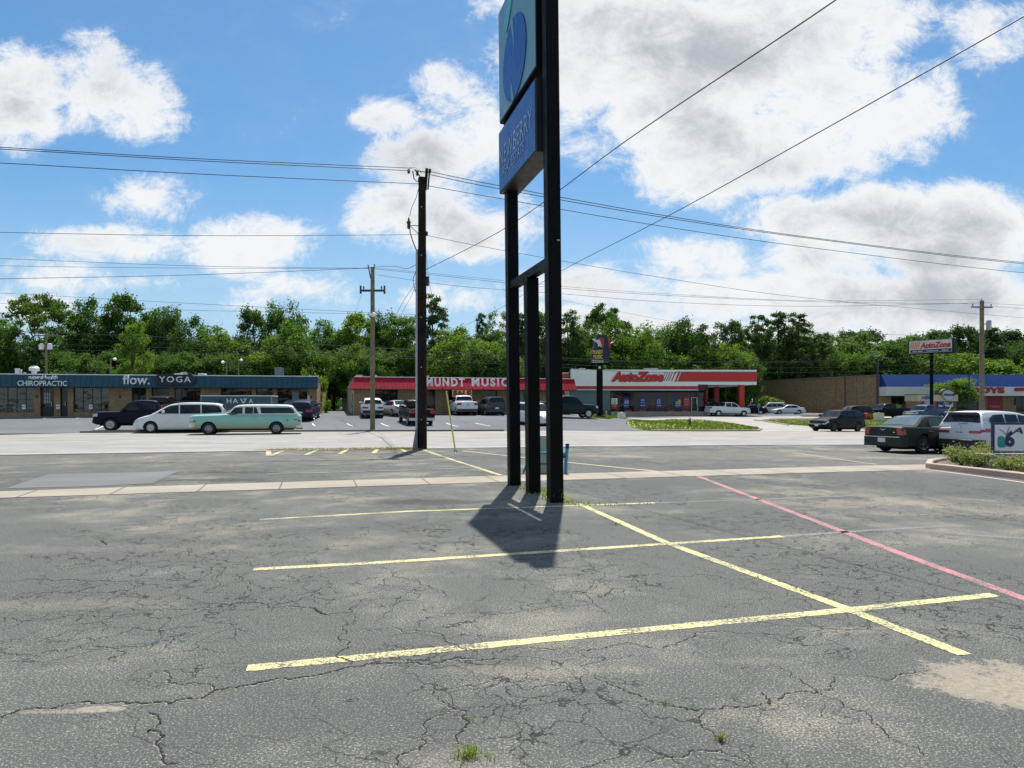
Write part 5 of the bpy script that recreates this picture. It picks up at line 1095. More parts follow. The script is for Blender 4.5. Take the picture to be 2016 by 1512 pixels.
# --- auto shop lot
def tonneau():
    t, xx, side, _ = vehicle('pickup', 'pickup_truck', 'white pickup under the auto shop canopy with its black bed cover raised', 'pickup truck', fix(1432, 99), hd(8), whitep_, wheel='five', H=1.95, L=5.9)
    B().box(0, 1.9, -.9, .9, 0, .07, rot=Matrix.Translation((xx(.66), 0, 1.40)) @ Matrix.Rotation(R(180+30), 4, 'Y')).build('bed_cover', mat('cover_black', (.01, .01, .012), .5), t)
tonneau()
vehicle('sedan', 'sedan', 'dark car behind the red canopy column of the auto shop', 'car', fix(1477, 108), hd(170), blackp, H=1.5)
vehicle('suv', 'suv', 'silver boxy suv left of the white sedan, by the green bush', 'suv', fix(1516, 114), hd(170), silver, wheel='six', H=1.85, rails=True, cab=[(.245,1.05),(.30,1.22),(.38,1.64),(.43,1.78),(.52,1.84),(.66,1.86),(.90,1.84),(.95,1.76),(.965,1.60),(.985,1.12)])
vehicle('sedan', 'sedan', 'silver-white sedan parked in front of the brick wall', 'car', fix(1551, 109), hd(176), mat('car_paint_lightsilver', (.60, .62, .64), .35, .2, .8), wheel='ten')
# --- right
vehicle('suv', 'suv', 'black hatchback suv on the road, facing left', 'suv', fix(1648, 56.5), hd(180+30), blackp, wheel='five', rimmat=trimb, L=4.9, H=1.70, W=1.85, rails=True)
vehicle('suv', 'suv', 'dark green suv parked behind the black hatchback suv', 'suv', fix(1678, 92), hd(188), dgreen, wheel='five', H=1.76, L=4.9, rimmat=rimm)
vehicle('pickup', 'pickup_truck', 'dark pickup parked right of the slim corner light pole', 'pickup truck', fix(1746, 93), hd(190), blackp, wheel='six', L=5.9, H=1.9)
def orange_thing():
    X, Y = fix(1713, 90); z = zg(X, Y); t = empty('orange_mower', (X, Y, z), 0, 'low orange machine in front of the dark pickup by the light pole', 'machine'); og = mat('orange_paint', (.42, .07, .02), .5, var=.3)
    B().prism([(-.6, .3), (.55, .25), (.65, .5), (.3, .7), (.0, .62), (-.5, .85), (-.65, .8)], 'y', -.4, .4).build('hood', og, t); B().box(-.7, .1, -.5, .5, .12, .26, bev=.03).build('deck', og, t); B().box(-.15, .2, -.25, .25, .66, .82, bev=.03).build('seat', darkm, t)
    for x, r_ in ((-.45, .2), (.4, .26)):
        for s in (-1, 1): o = B().lathe([(r_*.5, -.09), (r_, -.08), (r_, .08), (r_*.5, .09)], 16, axis='y').build('wheel', tyrem, t, 40); o.location = (x, s*.45, r_)
orange_thing()
vehicle('pickup', 'pickup_truck', 'blue pickup with a chrome grille facing left, in front of the water kiosk', 'pickup truck', fix(1822, 88), hd(180+24), rampaint, wheel='five', H=1.95, L=5.8, bumper=chrome, grillem=chrome, grille=(.82, 1.10, .62))
def chrysler():
    t, xx, side, (wz, ip, top, bot) = vehicle('sedan', 'sedan', 'dark grey-green sedan seen from behind, parked left of the white crossover', 'car', (17.0, 29.1), hd(22), chry, wheel='seven', rimmat=chrome, L=5.0, W=1.90, H=1.49, r=.36, belt=1.03, axles=(.165, .775),
        top=[(0,.70),(.015,.84),(.05,.90),(.14,.95),(.29,1.0),(.32,1.02),(.80,1.04),(.93,1.05),(.985,1.04),(1,.98)], bot=[(0,.34),(.04,.24),(.10,.22),(.92,.24),(.97,.30),(1,.36)], plan=[(0,.84),(.02,.92),(.07,.96),(.16,.99),(.3,1),(.85,1),(.95,.98),(.985,.95),(1,.90)],
        cab=[(.27,.98),(.33,1.13),(.42,1.40),(.47,1.46),(.56,1.49),(.66,1.47),(.72,1.42),(.78,1.26),(.855,1.04)], wins=[[(.36,1.08),(.445,1.36),(.475,1.40),(.545,1.41),(.55,1.08)],[(.562,1.08),(.557,1.41),(.645,1.39),(.68,1.33),(.70,1.09)]],
        tail=(.972, 1.0, .56, .97, .76), rgl=((.70, 1.43), (.845, 1.06)), rg=glass('rear_glass', (.10, .13, .14), .02, .9), glass=glass('tinted_glass', (.05, .07, .05), .02, .7), handlem=chrome, rbz=(.26, .62), platez=.50)
    B().box(xx(1)-.075, xx(1)-.0, -.80, .80, .615, .645, bev=.006).build('trim_strip', chrome, t)
    w = B(); w.prism([(-.17, .945), (0, .91), (.17, .945), (.06, .90), (0, .875), (-.06, .90)], 'x', xx(1)-.022, xx(1)-.008); w.build('wing_badge', chrome, t)
    B().box(xx(1)-.02, xx(1)-.008, -.55, -.47, .80, .83).build('badge', chrome, t)
    B().lathe([(.03, 0), (.02, .05)], 8).build('antenna', darkm, t).location = (xx(.68), 0, 1.49)
    for sg in (-1, 1): b = B(); b.box(xx(.70), xx(.33), min(sg*.895, sg*.905), max(sg*.895, sg*.905), 1.045, 1.06); b.build('belt_trim', chrome, t)
chrysler()
def rogue():
    t, xx, side, (wz, ip, top, bot) = vehicle('suv', 'suv', 'large pearl white crossover seen from behind at the right edge, by the rose bushes', 'suv', (19.15, 27.9), hd(22), roguep, wheel='seven', L=4.7, W=1.88, H=1.71, r=.37, belt=1.13, lower=trimb, wr=.68,
        tail=(.90, 1.0, .74, .90, .50), rbz=(.34, .62), rbm=trimb, platez=.88, bot=[(0,.36),(.04,.25),(.10,.23),(.92,.27),(.97,.34),(1,.40)],
        cab=[(.245,1.05),(.30,1.22),(.38,1.52),(.43,1.62),(.52,1.69),(.66,1.71),(.85,1.69),(.93,1.66),(.945,1.58),(.965,1.38),(.992,1.10)], rgl=((.938, 1.62), (.978, 1.24)), wins=[[(.335,1.18),(.41,1.50),(.445,1.56),(.52,1.60),(.525,1.18)],[(.54,1.18),(.535,1.60),(.68,1.60),(.69,1.18)],[(.71,1.18),(.70,1.60),(.82,1.57),(.865,1.46),(.885,1.34),(.86,1.24)]])
    B().box(xx(1)-.02, xx(.965), -.60, .60, 1.63, 1.665, bev=.01).build('spoiler', roguep, t); B().lathe([(.045, 0), (.055, .01), (.045, .02)], 14, axis='x').build('badge', chrome, t).location = (xx(1)-.03, 0, 1.08)
    B().box(xx(1)-.085, xx(1)-.03, -.58, .58, .60, .625).build('chrome_strip', chrome, t); o = B().tube([(xx(1)-.04, .0, 1.2), (xx(1)-.03, -.35, 1.24)], .012, 6).build('wiper', trimb, t)
    B().prism([(xx(.60), 1.70), (xx(.64), 1.73), (xx(.655), 1.72), (xx(.66), 1.70)], 'y', -.03, .03).build('antenna_fin', roguep, t)
    txt('7BJ·4286', .26, .07, platet, t, (xx(1)-.03, .13, .85), rotz=R(-90), depth=.004)
rogue()
# ------------------------------------------------------------ buildings
class Facade:
    def __init__(s, px0, Y0, slope, name, label, cat='building', z=None):
        s.X0 = (px0-CX)/F*Y0; s.Y0 = Y0; s.sl = slope; s.z = zg(s.X0, Y0) if z is None else z
        s.t = empty(name, (s.X0, Y0, s.z), math.atan(slope), label, cat); s.k = math.sqrt(1+slope*slope)
    def Y(s, px): u = (px-CX)/F; return (s.Y0-s.sl*s.X0)/(1-s.sl*u)
    def x(s, px): return ((px-CX)/F*s.Y(px)-s.X0)*s.k
    def h(s, px, py): return EYE-(py-HZ)/F*s.Y(px)-s.z
framem = mat('window_frame', (.02, .018, .018), .5); framer = mat('frame_red', (.16, .015, .012), .5); doorm = mat('door_dark', (.008, .012, .03), .4); curt = mat('blind_tan', (.45, .36, .22), .8)
def window(f, x0, x1, z0, z1, y=.16, mull=(), hbars=(), fm=None, gm=None, nm='window'):
    """frame with bars, and its pane as a sub-part"""
    b = B(); w = .05; fm = fm or framem
    b.box(x0, x1, y-.04, y+.04, z0, z0+w); b.box(x0, x1, y-.04, y+.04, z1-w, z1); b.box(x0, x0+w, y-.04, y+.04, z0+w, z1-w); b.box(x1-w, x1, y-.04, y+.04, z0+w, z1-w)
    for m_ in mull: b.box(m_-.025, m_+.025, y-.037, y+.037, z0+w, z1-w)
    for m_ in hbars: b.box(x0+w, x1-w, y-.034, y+.034, m_-.02, m_+.02)
    o = b.build(nm, fm, f.t); p = B().box(x0+w*.5, x1-w*.5, y-.006, y+.010, z0+w*.5, z1-w*.5); p.build('pane', gm or winglass, o); return o
def ribbed(name, m, f, x0, x1, ztop, zbot, out_top, out_bot, pitch=.42, rib=.035):
    """folded metal panels with standing ribs"""
    b = B(); b.prism([(-out_top, ztop), (-out_bot, zbot), (.0, zbot), (.0, ztop)], 'x', x0, x1)
    n = int((x1-x0)/pitch)
    for k in range(n+1):
        x = x0+k*pitch; b.prism([(-out_top-rib, ztop-.03), (-out_bot-rib, zbot+.02), (-out_bot+.01, zbot+.02), (-out_top+.01, ztop-.03)], 'x', x, x+.035)
    return b.build(name, m, f.t)
wl = mat('letter_white', (.78, .80, .80), .5, var=.05)
def left_shops():
    f = Facade(0, 64, .2, 'shop_building', 'long tan brick shop row with a dark teal metal front on the left'); z0 = -.5
    xl = f.x(-90); xr = f.x(619); zt = f.h(0, 737); ze = f.h(0, 761.5); t = f.t; ze -= .0
    B().box(xl, xr-.02, 1.0, 19, z0, zt-.25).build('rear_block', mat('block_dark', (.03, .03, .03), .8), t); B().box(xr-.02, xr+.2, .3, 19.1, z0, zt-.15).build('end_wall', tanbrick, t)
    B().box(xl, xr+.25, -.1, 19.2, zt-.15, zt-.02).build('roof', greym, t)
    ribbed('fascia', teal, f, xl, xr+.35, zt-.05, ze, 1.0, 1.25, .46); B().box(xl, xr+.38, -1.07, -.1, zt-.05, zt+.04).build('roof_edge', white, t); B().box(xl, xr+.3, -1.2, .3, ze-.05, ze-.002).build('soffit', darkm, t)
    sx = lambda a: f.x(a); floor = .02; B().box(xl, xr, -1.3, .3, -.3, floor).build('walk', mat('walk_grey', (.25, .26, .26), .8), t)
    def br(a, b): B().box(sx(a), sx(b), -.08, .3, z0, ze).build('brick_wall', tanbrick, t)
    for a, b in ((68, 80), (107, 119), (134, 145), (215, 260), (288, 299), (334, 343.6), (395, 435), (496, 504), (537, 546), (605, 619)): br(a, b)
    br(-90, -40)
    def wn(a, b, bars=(), hb=(), sill=.5, gm=None): 
        window(f, sx(a), sx(b), sill, ze-.02, mull=[sx(q) for q in bars], hbars=hb, gm=gm); B().box(sx(a), sx(b), -.05, .32, z0, sill).build('sill_wall', tanbrick, t)
    gA = glass('mirror_glass', (.014, .018, .016), .5, .7, 1.6)
    wn(-40, 68, (-10, 14, 32, 50), (1.0, 1.6), .42, gA); wn(145, 215, (163, 181, 198), (1.75,), .42, gA); wn(260, 288, (274,), (), .1, winglass); wn(343.6, 395, (357, 381), (1.5,), .3); wn(435, 496, (465,), (1.3,), .2); wn(546, 605, (576, 590), (1.2,), .2)
    for a, b, lab in ((80, 107, 1), (119, 134, 0), (299, 334, 2), (504, 537, 2)):
        d = window(f, sx(a), sx(b), .03, ze-.02, mull=[], hbars=[2.25], fm=doorm, nm='door'); B().box(sx(a)+.12*(sx(b)-sx(a)), sx(b)-.12*(sx(b)-sx(a)), .10, .13, .1, .95).build('door_panel', doorm, d)
        B().box(sx(b)-.28, sx(b)-.22, .04, .1, 1.0, 1.4).build('handle', galv, d)
        if lab == 1: 
            g = B(); x0_, x1_ = sx(85.5), sx(99)
            for i in range(3):
                for j in range(3): g.box(x0_+(x1_-x0_)*i/3+.03, x0_+(x1_-x0_)*(i+1)/3-.02, .09, .12, 1.25+.34*j, 1.25+.34*(j+1)-.05)
            g.build('door_lights', mat('light_pane', (.32, .36, .33), .15), d)
    B().box(sx(152), sx(162), .24, .28, .9, 2.5).build('red_panel', mat('panel_red', (.5, .02, .02), .7), t)  # upright red panel standing behind the pane
    B().box(sx(575), sx(588), .10, .125, 1.0, 2.4).build('poster', mat('poster_grey', (.22, .28, .28), .5), t); B().box(sx(605.5), sx(610), -.12, -.09, 1.6, 2.0).build('notice', white, t)
    for q in (73, 237, 613): B().box(sx(q)-.06, sx(q)+.06, -.16, -.08, 1.75, 1.98).build('wall_lamp', darkm, t)
    # signs on the fascia: each a part of the building, letters raised
    yy = -1.28
    def tt(s, a, b, p0, p1, m=wl, y=yy, **k): txt(s, sx(b)-sx(a), f.h((a+b)/2, p0)-f.h((a+b)/2, p1), m, t, (sx(a), y, f.h((a+b)/2, p1)), depth=.06, **k)
    tt('natural·health', 69.5, 125, 740.2, 747.6); tt('CHIROPRACTIC', 48, 143.5, 750.5, 760.3, bold=.012)
    tt('flow.', 251, 303, 739, 757.5, bold=.012)
    b = B(); xa, xb = sx(311.5), sx(392); za, zb = f.h(350, 759), f.h(350, 738.5); r_ = (zb-za)/2; pts = []
    for k in range(13): a = math.pi/2+math.pi*k/12; pts.append((xa+r_+r_*math.cos(a), (za+zb)/2+r_*math.sin(a)))
    for k in range(13): a = -math.pi/2+math.pi*k/12; pts.append((xb-r_+r_*math.cos(a), (za+zb)/2+r_*math.sin(a)))
    b.prism(pts, 'y', -1.36, -1.1); b.build('sign_panel', mat('panel_navy', (.008, .010, .025), .4), t); txt('YOGA', sx(383)-sx(321.5), f.h(350, 742)-f.h(350, 753.5), wl, t, (sx(321.5), -1.41, f.h(350, 753.5)), space=1.25, bold=.012)
    tt('YOUR BODY', 510, 531, 761.8, 764.0, y=.08); tt('& MIND', 512, 529, 765.5, 768, y=.08)
    # on the roof
    def roofz(): return zt-.02
    def onroof(name, lab, cat, px, dy, fn):
        x = sx(px); o = empty(name, (0, 0, 0), 0, lab, cat); M = Matrix.Translation((f.X0, f.Y0, f.z)) @ Matrix.Rotation(math.atan(f.sl), 4, 'Z'); o.location = M @ Vector((x, dy, roofz())); o.rotation_euler = (0, 0, math.atan(f.sl)); fn(o)
    onroof('roof_vent', 'white mushroom vent on the teal shop roof, above the chiropractic sign', 'vent', 37, 3, lambda o: (B().lathe([(.45, 0), (.45, .12), (.22, .16), (.22, .45), (.42, .5), (.45, .75), (.30, .88), (.28, .95), (.05, .97)], 18).build('vent_cap', white, o, 40), B().box(-.5, .5, -.5, .5, -.02, .08).build('curb', white, o)))
    for i, (px, hh, lb) in enumerate(((2, .7, 'white box vent at the far left end of the teal roof'), (10, .6, 'tall thin white vent pipe left of the mushroom vent'), (17.5, .35, 'short white vent pipe left of the mushroom vent'))):
        onroof('vent_pipe', lb, 'vent', px, 3, lambda o, hh=hh, i=i: (B().lathe([(.07 if i else .18, 0), (.07 if i else .18, hh-.1), (.12 if i else .2, hh-.08), (.12 if i else .2, hh)], 10).build('pipe', white, o, 40), B().lathe([(.14, 0), (.1, .05)], 10).build('flashing', greym, o)))
    def ac(o, w, h, m): B().box(-w/2, w/2, -.5, .5, .05, h, bev=.02).build('housing', m, o); B().lathe([(.3*min(1, w/1.2), 0), (.3*min(1, w/1.2), .04), (.2, .05)], 14).build('fan_grille', greym, o).location = (0, 0, h); b = B(); [b.box(-w/2+.06, w/2-.06, -.515, -.495, .12+k*.1, .16+k*.1) for k in range(int((h-.15)/.1))]; b.build('louvres', greym, o)
    onroof('rooftop_unit', 'pale low cooling unit above the letters of the yoga sign', 'cooling unit', 331, 4, lambda o: ac(o, .7, .36, white)); onroof('rooftop_unit', 'small pale hooded unit, middle one above the yoga sign', 'cooling unit', 338, 4.5, lambda o: ac(o, .42, .5, galv)); onroof('rooftop_unit', 'small pale unit right of the pair above the yoga sign', 'cooling unit', 379.5, 4, lambda o: ac(o, .62, .4, white))
    onroof('rooftop_unit', 'tall teal-grey cooling unit near the right end of the teal roof', 'cooling unit', 539.5, 4, lambda o: ac(o, .80, 1.05, mat('unit_teal', (.07, .14, .16), .5)))
    # three little white signs on posts before the shop
    for i, (px, lb) in enumerate(((65, 'left one of the small white parking signs before the chiropractic shop'), (130, 'middle one of the small white parking signs, by the dark door'), (193, 'right one of the small white parking signs, by the window with the red panel'))):
        M = Matrix.Translation((f.X0, f.Y0, f.z)) @ Matrix.Rotation(math.atan(f.sl), 4, 'Z'); p = M @ Vector((sx(px), -1.7, 0)); o = empty('parking_sign', p, math.atan(f.sl), lb, 'sign', 'small parking signs'); B().tube([(0, 0, -.2), (0, 0, 1.05)], .025, 6).build('post', darkm, o); B().box(-.14, .14, -.05, -.03, .72, 1.10).build('sign_plate', white, o); B().box(-.09, .09, -.057, -.05, .88, .98).build('symbol', mat('sign_blue', (.05, .12, .4), .4), o)
    M = Matrix.Translation((f.X0, f.Y0, f.z)) @ Matrix.Rotation(math.atan(f.sl), 4, 'Z'); p = M @ Vector((sx(340), -1.9, 0)); o = empty('planter_pot', p, 0, 'white planter pot with a small conifer before the yoga shop', 'planter'); B().box(-.22, .22, -.22, .22, 0, .5).build('pot', white, o); sm_leaf('foliage', o, .28, .9, 500, leafB, .5)
def sm_leaf(name, parent, r, h, n, m, z0, s=.05, seed=3):
    rnd = random.Random(seed); bm = bmesh.new()
    for _ in range(n):
        z = rnd.random(); a = rnd.uniform(0, 6.28); q = r*(1-z)*rnd.random()**.4+.02; p = Vector((q*math.cos(a), q*math.sin(a), z0+z*h)); e = Vector((rnd.gauss(0, 1), rnd.gauss(0, 1), rnd.gauss(0, 1))).normalized(); g = e.orthogonal().normalized()
        bm.faces.new([bm.verts.new(p+e*s), bm.verts.new(p+g*s*.6), bm.verts.new(p-e*s), bm.verts.new(p-g*s*.6)])
    me = bpy.data.meshes.new(name); bm.to_mesh(me); bm.free(); return link(name, me, parent, m)
left_shops()
def music_shop():
    f = Facade(697, 70, .27, 'shop_building', 'brick shop with a bright red metal front and beige side wall', z=.55); t = f.t; sx = f.x; z0 = -.6; xr = f.x(1125); zt = f.h(697, 743); ze = f.h(697, 766.2)
    sidem = mat('beige_metal', (.52, .49, .40), .5, var=.12)
    b = B(); b.prism([(0, -.8), (0, zt-.15), (12, zt-.35), (34, zt-1.0), (38, zt-1.05), (38, -.8)], 'x', -.02, .12)
    for k in range(1, 12): b.box(-.045, -.02, k*3.2, k*3.2+.05, -.5, zt-.25-(k*3.2)*.025)
    b.build('side_wall', sidem, t); B().box(.12, xr, .6, 38, z0, zt-.4).build('rear_block', sidem, t); B().box(-.1, xr, -.2, 12, zt-.2, zt-.1).build('roof', greym, t)
    B().box(-.13, -.03, 1.5, 1.9, .1, 2.2).build('gas_pipe', greym, t); B().box(-.2, -.03, 2.2, 2.6, .7, 1.3).build('meter_box', greym, t)
    # red mansard, its left end slanting
    m = B(); m.prism([(-.9, zt), (-1.7, ze), (0, ze), (0, zt)], 'x', .0, xr); 
    for k in range(int(xr/.38)): x = .15+k*.38; m.prism([(-.94, zt-.03), (-1.74, ze+.02), (-1.68, ze+.02), (-.88, zt-.03)], 'x', x, x+.04)
    v = [m.bm.verts.new(p) for p in ((0, -.9, zt), (0, -1.7, ze), (-.45, -1.7, ze), (0, 0, zt), (0, 0, ze), (-.45, 0, ze))]
    for q in ((0, 1, 2), (3, 5, 4), (0, 2, 5, 3), (1, 4, 5, 2)): m.bm.faces.new([v[i] for i in q])
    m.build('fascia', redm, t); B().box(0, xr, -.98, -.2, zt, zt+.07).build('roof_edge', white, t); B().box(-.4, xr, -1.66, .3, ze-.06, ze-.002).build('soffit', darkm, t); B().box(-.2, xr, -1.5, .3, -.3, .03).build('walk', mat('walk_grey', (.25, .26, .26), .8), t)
    def br(a, b): B().box(sx(a), sx(b), -.08, .3, z0, ze).build('brick_wall', tanbrick, t)
    for a, b in ((697, 730), (783, 820), (857, 884), (925, 948), (978, 1018), (1058, 1082)): br(a, b)
    def wn(a, b, bars=(), hb=(), sill=.15): window(f, sx(a), sx(b), sill, ze-.02, mull=[sx(q) for q in bars], hbars=hb); B().box(sx(a), sx(b), -.05, .32, z0, sill).build('sill_wall', tanbrick, t)
    for a, b, c in ((730, 783, (748, 766)), (820, 857, (838,)), (884, 925, (904,)), (948, 978, ()), (1018, 1058, (1038,)), (1082, 1112, ())): wn(a, b, c, (2.0,))
    po = mat('poster_blue', (.03, .10, .26), .4); B().box(sx(752), sx(764), .10, .12, .9, 1.5).build('poster', po, t); B().box(sx(1022), sx(1030), .10, .12, 1.2, 2.5).build('poster', mat('poster_grey', (.22, .28, .28), .5), t); B().box(sx(836), sx(843), .1, .12, 1.8, 2.4).build('open_sign', mat('poster_red', (.4, .02, .03), .5), t)
    o = B().box(sx(884.5), sx(923), -1.62, -1.58, f.h(900, 782), f.h(900, 767.5)).build('banner', mat('banner_yellow', (.70, .55, .18), .6), t); txt('SALE', sx(921)-sx(886.5), f.h(900, 769)-f.h(900, 780.5), mat('banner_red', (.25, .01, .015), .5), t, (sx(886.5), -1.65, f.h(900, 780.5)), bold=.07, depth=.02)
    for a, b, s in ((834.5, 908.5, 'MUNDT'), (922.5, 993, 'MUSIC')): 
        z_b, z_t = f.h((a+b)/2, 761.5), f.h((a+b)/2, 745.5); txt(s, sx(b)-sx(a), z_t-z_b, wl, t, (sx(a), -1.62, z_b), bold=.03, depth=.10, space=1.3)
    M = Matrix.Translation((f.X0, f.Y0, f.z)) @ Matrix.Rotation(math.atan(f.sl), 4, 'Z')
    for px, w, lb in ((710, .62, 'leftmost pale box vent on the red shop roof'), (741, .52, 'pale box vent right of the pale utility pole on the red shop roof'), (846, .6, 'pale box vent on the red shop roof, right of the near dark pole')):
        o = empty('roof_vent', M @ Vector((sx(px), 3, zt-.1)), math.atan(f.sl), lb, 'vent', 'box vents on the red roof'); B().box(-w/2, w/2, -.3, .3, 0, .42, bev=.02).build('housing', cream, o); B().box(-w/2-.03, w/2+.03, -.33, .33, .42, .47).build('cap', cream, o)
music_shop()
def auto_shop():
    f = Facade(1123, 99, .04, 'auto_parts_store', 'white and red auto parts store with a canopy on a red column'); t = f.t; sx = f.x; z0 = -.8; zt = f.h(1123, 727.5); X1 = sx(1390)
    wp = mat('store_white', (.80, .81, .81), .45, var=.06); sr = mat('store_red', (.50, .020, .016), .45, var=.06); tg = mat('store_teal', (.11, .17, .20), .6); tg2 = mat('store_teal_dark', (.03, .11, .15), .6); orr = mat('store_orange', (.62, .07, .015), .5)
    H = lambda py: f.h(1200, py)
    B().box(.3, X1, 1, 22, z0, zt-.3).build('rear_block', tg, t); B().box(0, sx(1202), 0, 1.2, z0, H(769)).build('side_panel_wall', tg, t); B().box(0, sx(1202), -.03, .0, z0, H(807)).build('plinth', tg2, t)
    B().box(0, X1, -.05, 1.2, H(769), zt).build('fascia', wp, t); B().box(0, sx(1374), -.09, -.05, H(766), H(760)).build('stripe', sr, t); B().box(0, sx(1374), -.5, -.05, H(769.2), H(768.2)).build('drip_edge', greym, t)
    # left wing, turned back
    a = B(); a.box(-1.55, -.05, .8, 1.2, H(753), H(735)); a.build('wing_panel', orr, t); B().box(-1.55, -.05, .8, 1.3, z0, H(753)).build('wing_wall', wp, t); B().box(-1.55, -.05, .76, .8, H(766), H(760)).build('stripe', sr, t); B().box(-1.55, -.05, .75, 1.3, H(734.9), H(733)).build('wing_cap', wp, t); B().box(-1.55, -.05, .74, .79, z0, H(769)).build('plinth', tg, t)
    B().box(-.06, .0, -.1, .8, z0, zt).build('corner_edge', darkm, t)
    # canopy
    xc = sx(1489.5); B().box(X1, xc, -.05, 14, H(757.3), zt).build('canopy', wp, t); B().box(sx(1344), xc+.03, -.10, -.05, H(750), H(732.5)).build('stripe', sr, t); B().box(xc, xc+.04, -.05, 14, H(750), H(732.5)).build('stripe', sr, t)
    for py in (731.7, 750.8): B().box(sx(1328), xc, -.095, -.05, H(py+.3), H(py-.3)).build('stripe_edge', darkm, t)
    col = B(); col.box(sx(1457.5), sx(1467), .3, 1.0, z0, H(757.3)); col.build('column', sr, t); B().box(sx(1456.5), sx(1468), .2, 1.1, -.3, .25).build('column_base', sr, t); B().box(sx(1457.5), sx(1467), 11, 11.6, z0, H(757.3)).build('column', sr, t)
    s = B(); sd = B()
    for i, px in enumerate((1306, 1310.5, 1315, 1319.5, 1325, 1332)):
        w = (.7, .9, 1.1, 1.5, 2.2, 3.6)[i]; tgt = sd if i < 3 else s; x0 = sx(px-4); x1 = sx(px+3.5); tgt.prism([(x0, H(750)), (x0+w*.07, H(750)), (x1+w*.07, H(732.5)), (x1, H(732.5))], 'y', -.12, -.05)
    x0 = sx(1334); s.prism([(x0, H(750)), (sx(1350), H(750)), (sx(1350), H(732.5)), (x0+.5, H(732.5))], 'y', -.11, -.05); s.build('slash', sr, t); sd.build('slash', mat('slash_dark', (.10, .008, .01), .5), t)
    txt('AutoZone', sx(1306)-sx(1203), H(731.5)-H(751.3), sr, t, (sx(1203), -.15, H(751.3)), shear=.3, bold=.055, depth=.2, space=.95)
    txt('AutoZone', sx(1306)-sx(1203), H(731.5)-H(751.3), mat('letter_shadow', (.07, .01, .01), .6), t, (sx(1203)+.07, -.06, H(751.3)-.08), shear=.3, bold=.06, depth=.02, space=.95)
    # shopfront
    xa, xb = sx(1202), sx(1390); fl_ = .10; B().box(xa, xb, -.6, 1.0, -.6, fl_).build('walk', kerbm, t); B().box(xa-.02, xa+.08, -.1, 1, fl_, H(769)).build('pier', darkm, t); dk = mat('shop_dark', (.02, .008, .010), .7); B().box(xa, xb, .95, 1.0, fl_, H(769)).build('back_panel', dk, t)
    B().box(sx(1374), sx(1392), -.1, .3, H(769), H(757)).build('dark_corner', mat('maroon', (.05, .008, .010), .6), t); B().box(sx(1389), sx(1393.5), -.1, .6, fl_, H(757)).build('pier', mat('pier_maroon', (.13, .02, .02), .6), t)
    edges = [1203, 1220, 1251, 1283, 1315, 1346, 1362]
    for a_, b_ in zip(edges[:-1], edges[1:]): window(f, sx(a_), sx(b_), fl_+.02, H(772), y=.4, hbars=[H(780), H(806)], fm=framer)
    d = window(f, sx(1362.5), sx(1375), fl_+.02, H(782.5), y=.35, fm=white, nm='door'); B().box(sx(1372), sx(1373), .2, .3, 1.1, 1.9).build('handle', galv, d); window(f, sx(1362.5), sx(1389), H(782), H(772), y=.4, fm=framer); window(f, sx(1375.3), sx(1389), fl_+.02, H(782.3), y=.4, fm=framer)
    nv = mat('poster_navy', (.015, .03, .22), .4); lb = mat('poster_ink', (.45, .50, .70), .4)
    for px, wd, g in ((1234, 11, 'bottle'), (1266.5, 13, 'battery'), (1298, 11, 'wiper'), (1336, 15, 'filter')):
        p = B().box(sx(px-wd/2), sx(px+wd/2), .32, .345, H(804), H(783)).build('poster', nv, t); x = sx(px); ic = B()
        if g == 'bottle': ic.prism([(x-.25, H(795)), (x+.0, H(795)), (x-.0, H(791)), (x-.08, H(789)), (x-.08, H(787)), (x-.17, H(787)), (x-.17, H(789)), (x-.25, H(791))], 'y', .295, .32); ic.box(x+.1, x+.28, .295, .32, H(795), H(788))
        if g == 'battery': ic.box(x-.22, x+.22, .295, .32, H(788.5), H(786.5)); ic.lathe([(.09, .29), (.09, .32)], 12, axis='y', c=(x-.17, 0, H(792.5))); ic.lathe([(.09, .29), (.09, .32)], 12, axis='y', c=(x+.17, 0, H(792.5)))
        if g == 'wiper': ic.box(x-.2, x-.08, .295, .32, H(795), H(786)); ic.box(x+.08, x+.2, .295, .32, H(795), H(786))
        if g == 'filter': ic.box(x-.3, x-.05, .295, .32, H(796), H(790)); ic.box(x+.02, x+.35, .295, .32, H(796), H(787))
        ic.build('poster_icon', lb if g != 'filter' else mat('poster_gold', (.55, .42, .12), .5), p)
        txt('2 FOR 20' if g == 'wiper' else 'SAVE NOW', sx(px+wd*.36)-sx(px-wd*.36), .16, wl, p, (sx(px-wd*.36), .31, H(799.6)), bold=.02, depth=.01)
    p = B().box(sx(1204.5), sx(1216.5), .32, .345, H(796), H(784)).build('poster', wl, t); txt('V', .30, .24, nv, p, (sx(1208.6), .31, H(789.5)), bold=.05, depth=.01); txt('5 QT', .5, .26, sr, p, (sx(1207), .31, H(795)), bold=.04, depth=.01); p = B().box(sx(1204.5), sx(1216.5), .32, .345, H(805), H(796.2)).build('poster', sr, t); txt('OIL CHANGE', .65, .12, wl, p, (sx(1205.8), .31, H(800)), depth=.01)
    p = B().box(sx(1347.5), sx(1359), .32, .345, H(804), H(782)).build('poster', mat('poster_red', (.5, .06, .04), .5), t); 
    for i, s_ in enumerate(('BRAKES', 'BATTERIES', 'OIL')): txt(s_, .62, .18, mat('ink_pale', (.7, .4, .3), .5), p, (sx(1349), .31, H(787.5+i*5)), bold=.01, depth=.01)
    for px in (1237, 1266, 1323, 1350): txt('SALE', .9, .28, mat('decal_pink', (.55, .16, .16), .5), t, (sx(px-6), .34, H(811.2)), bold=.03, depth=.01)
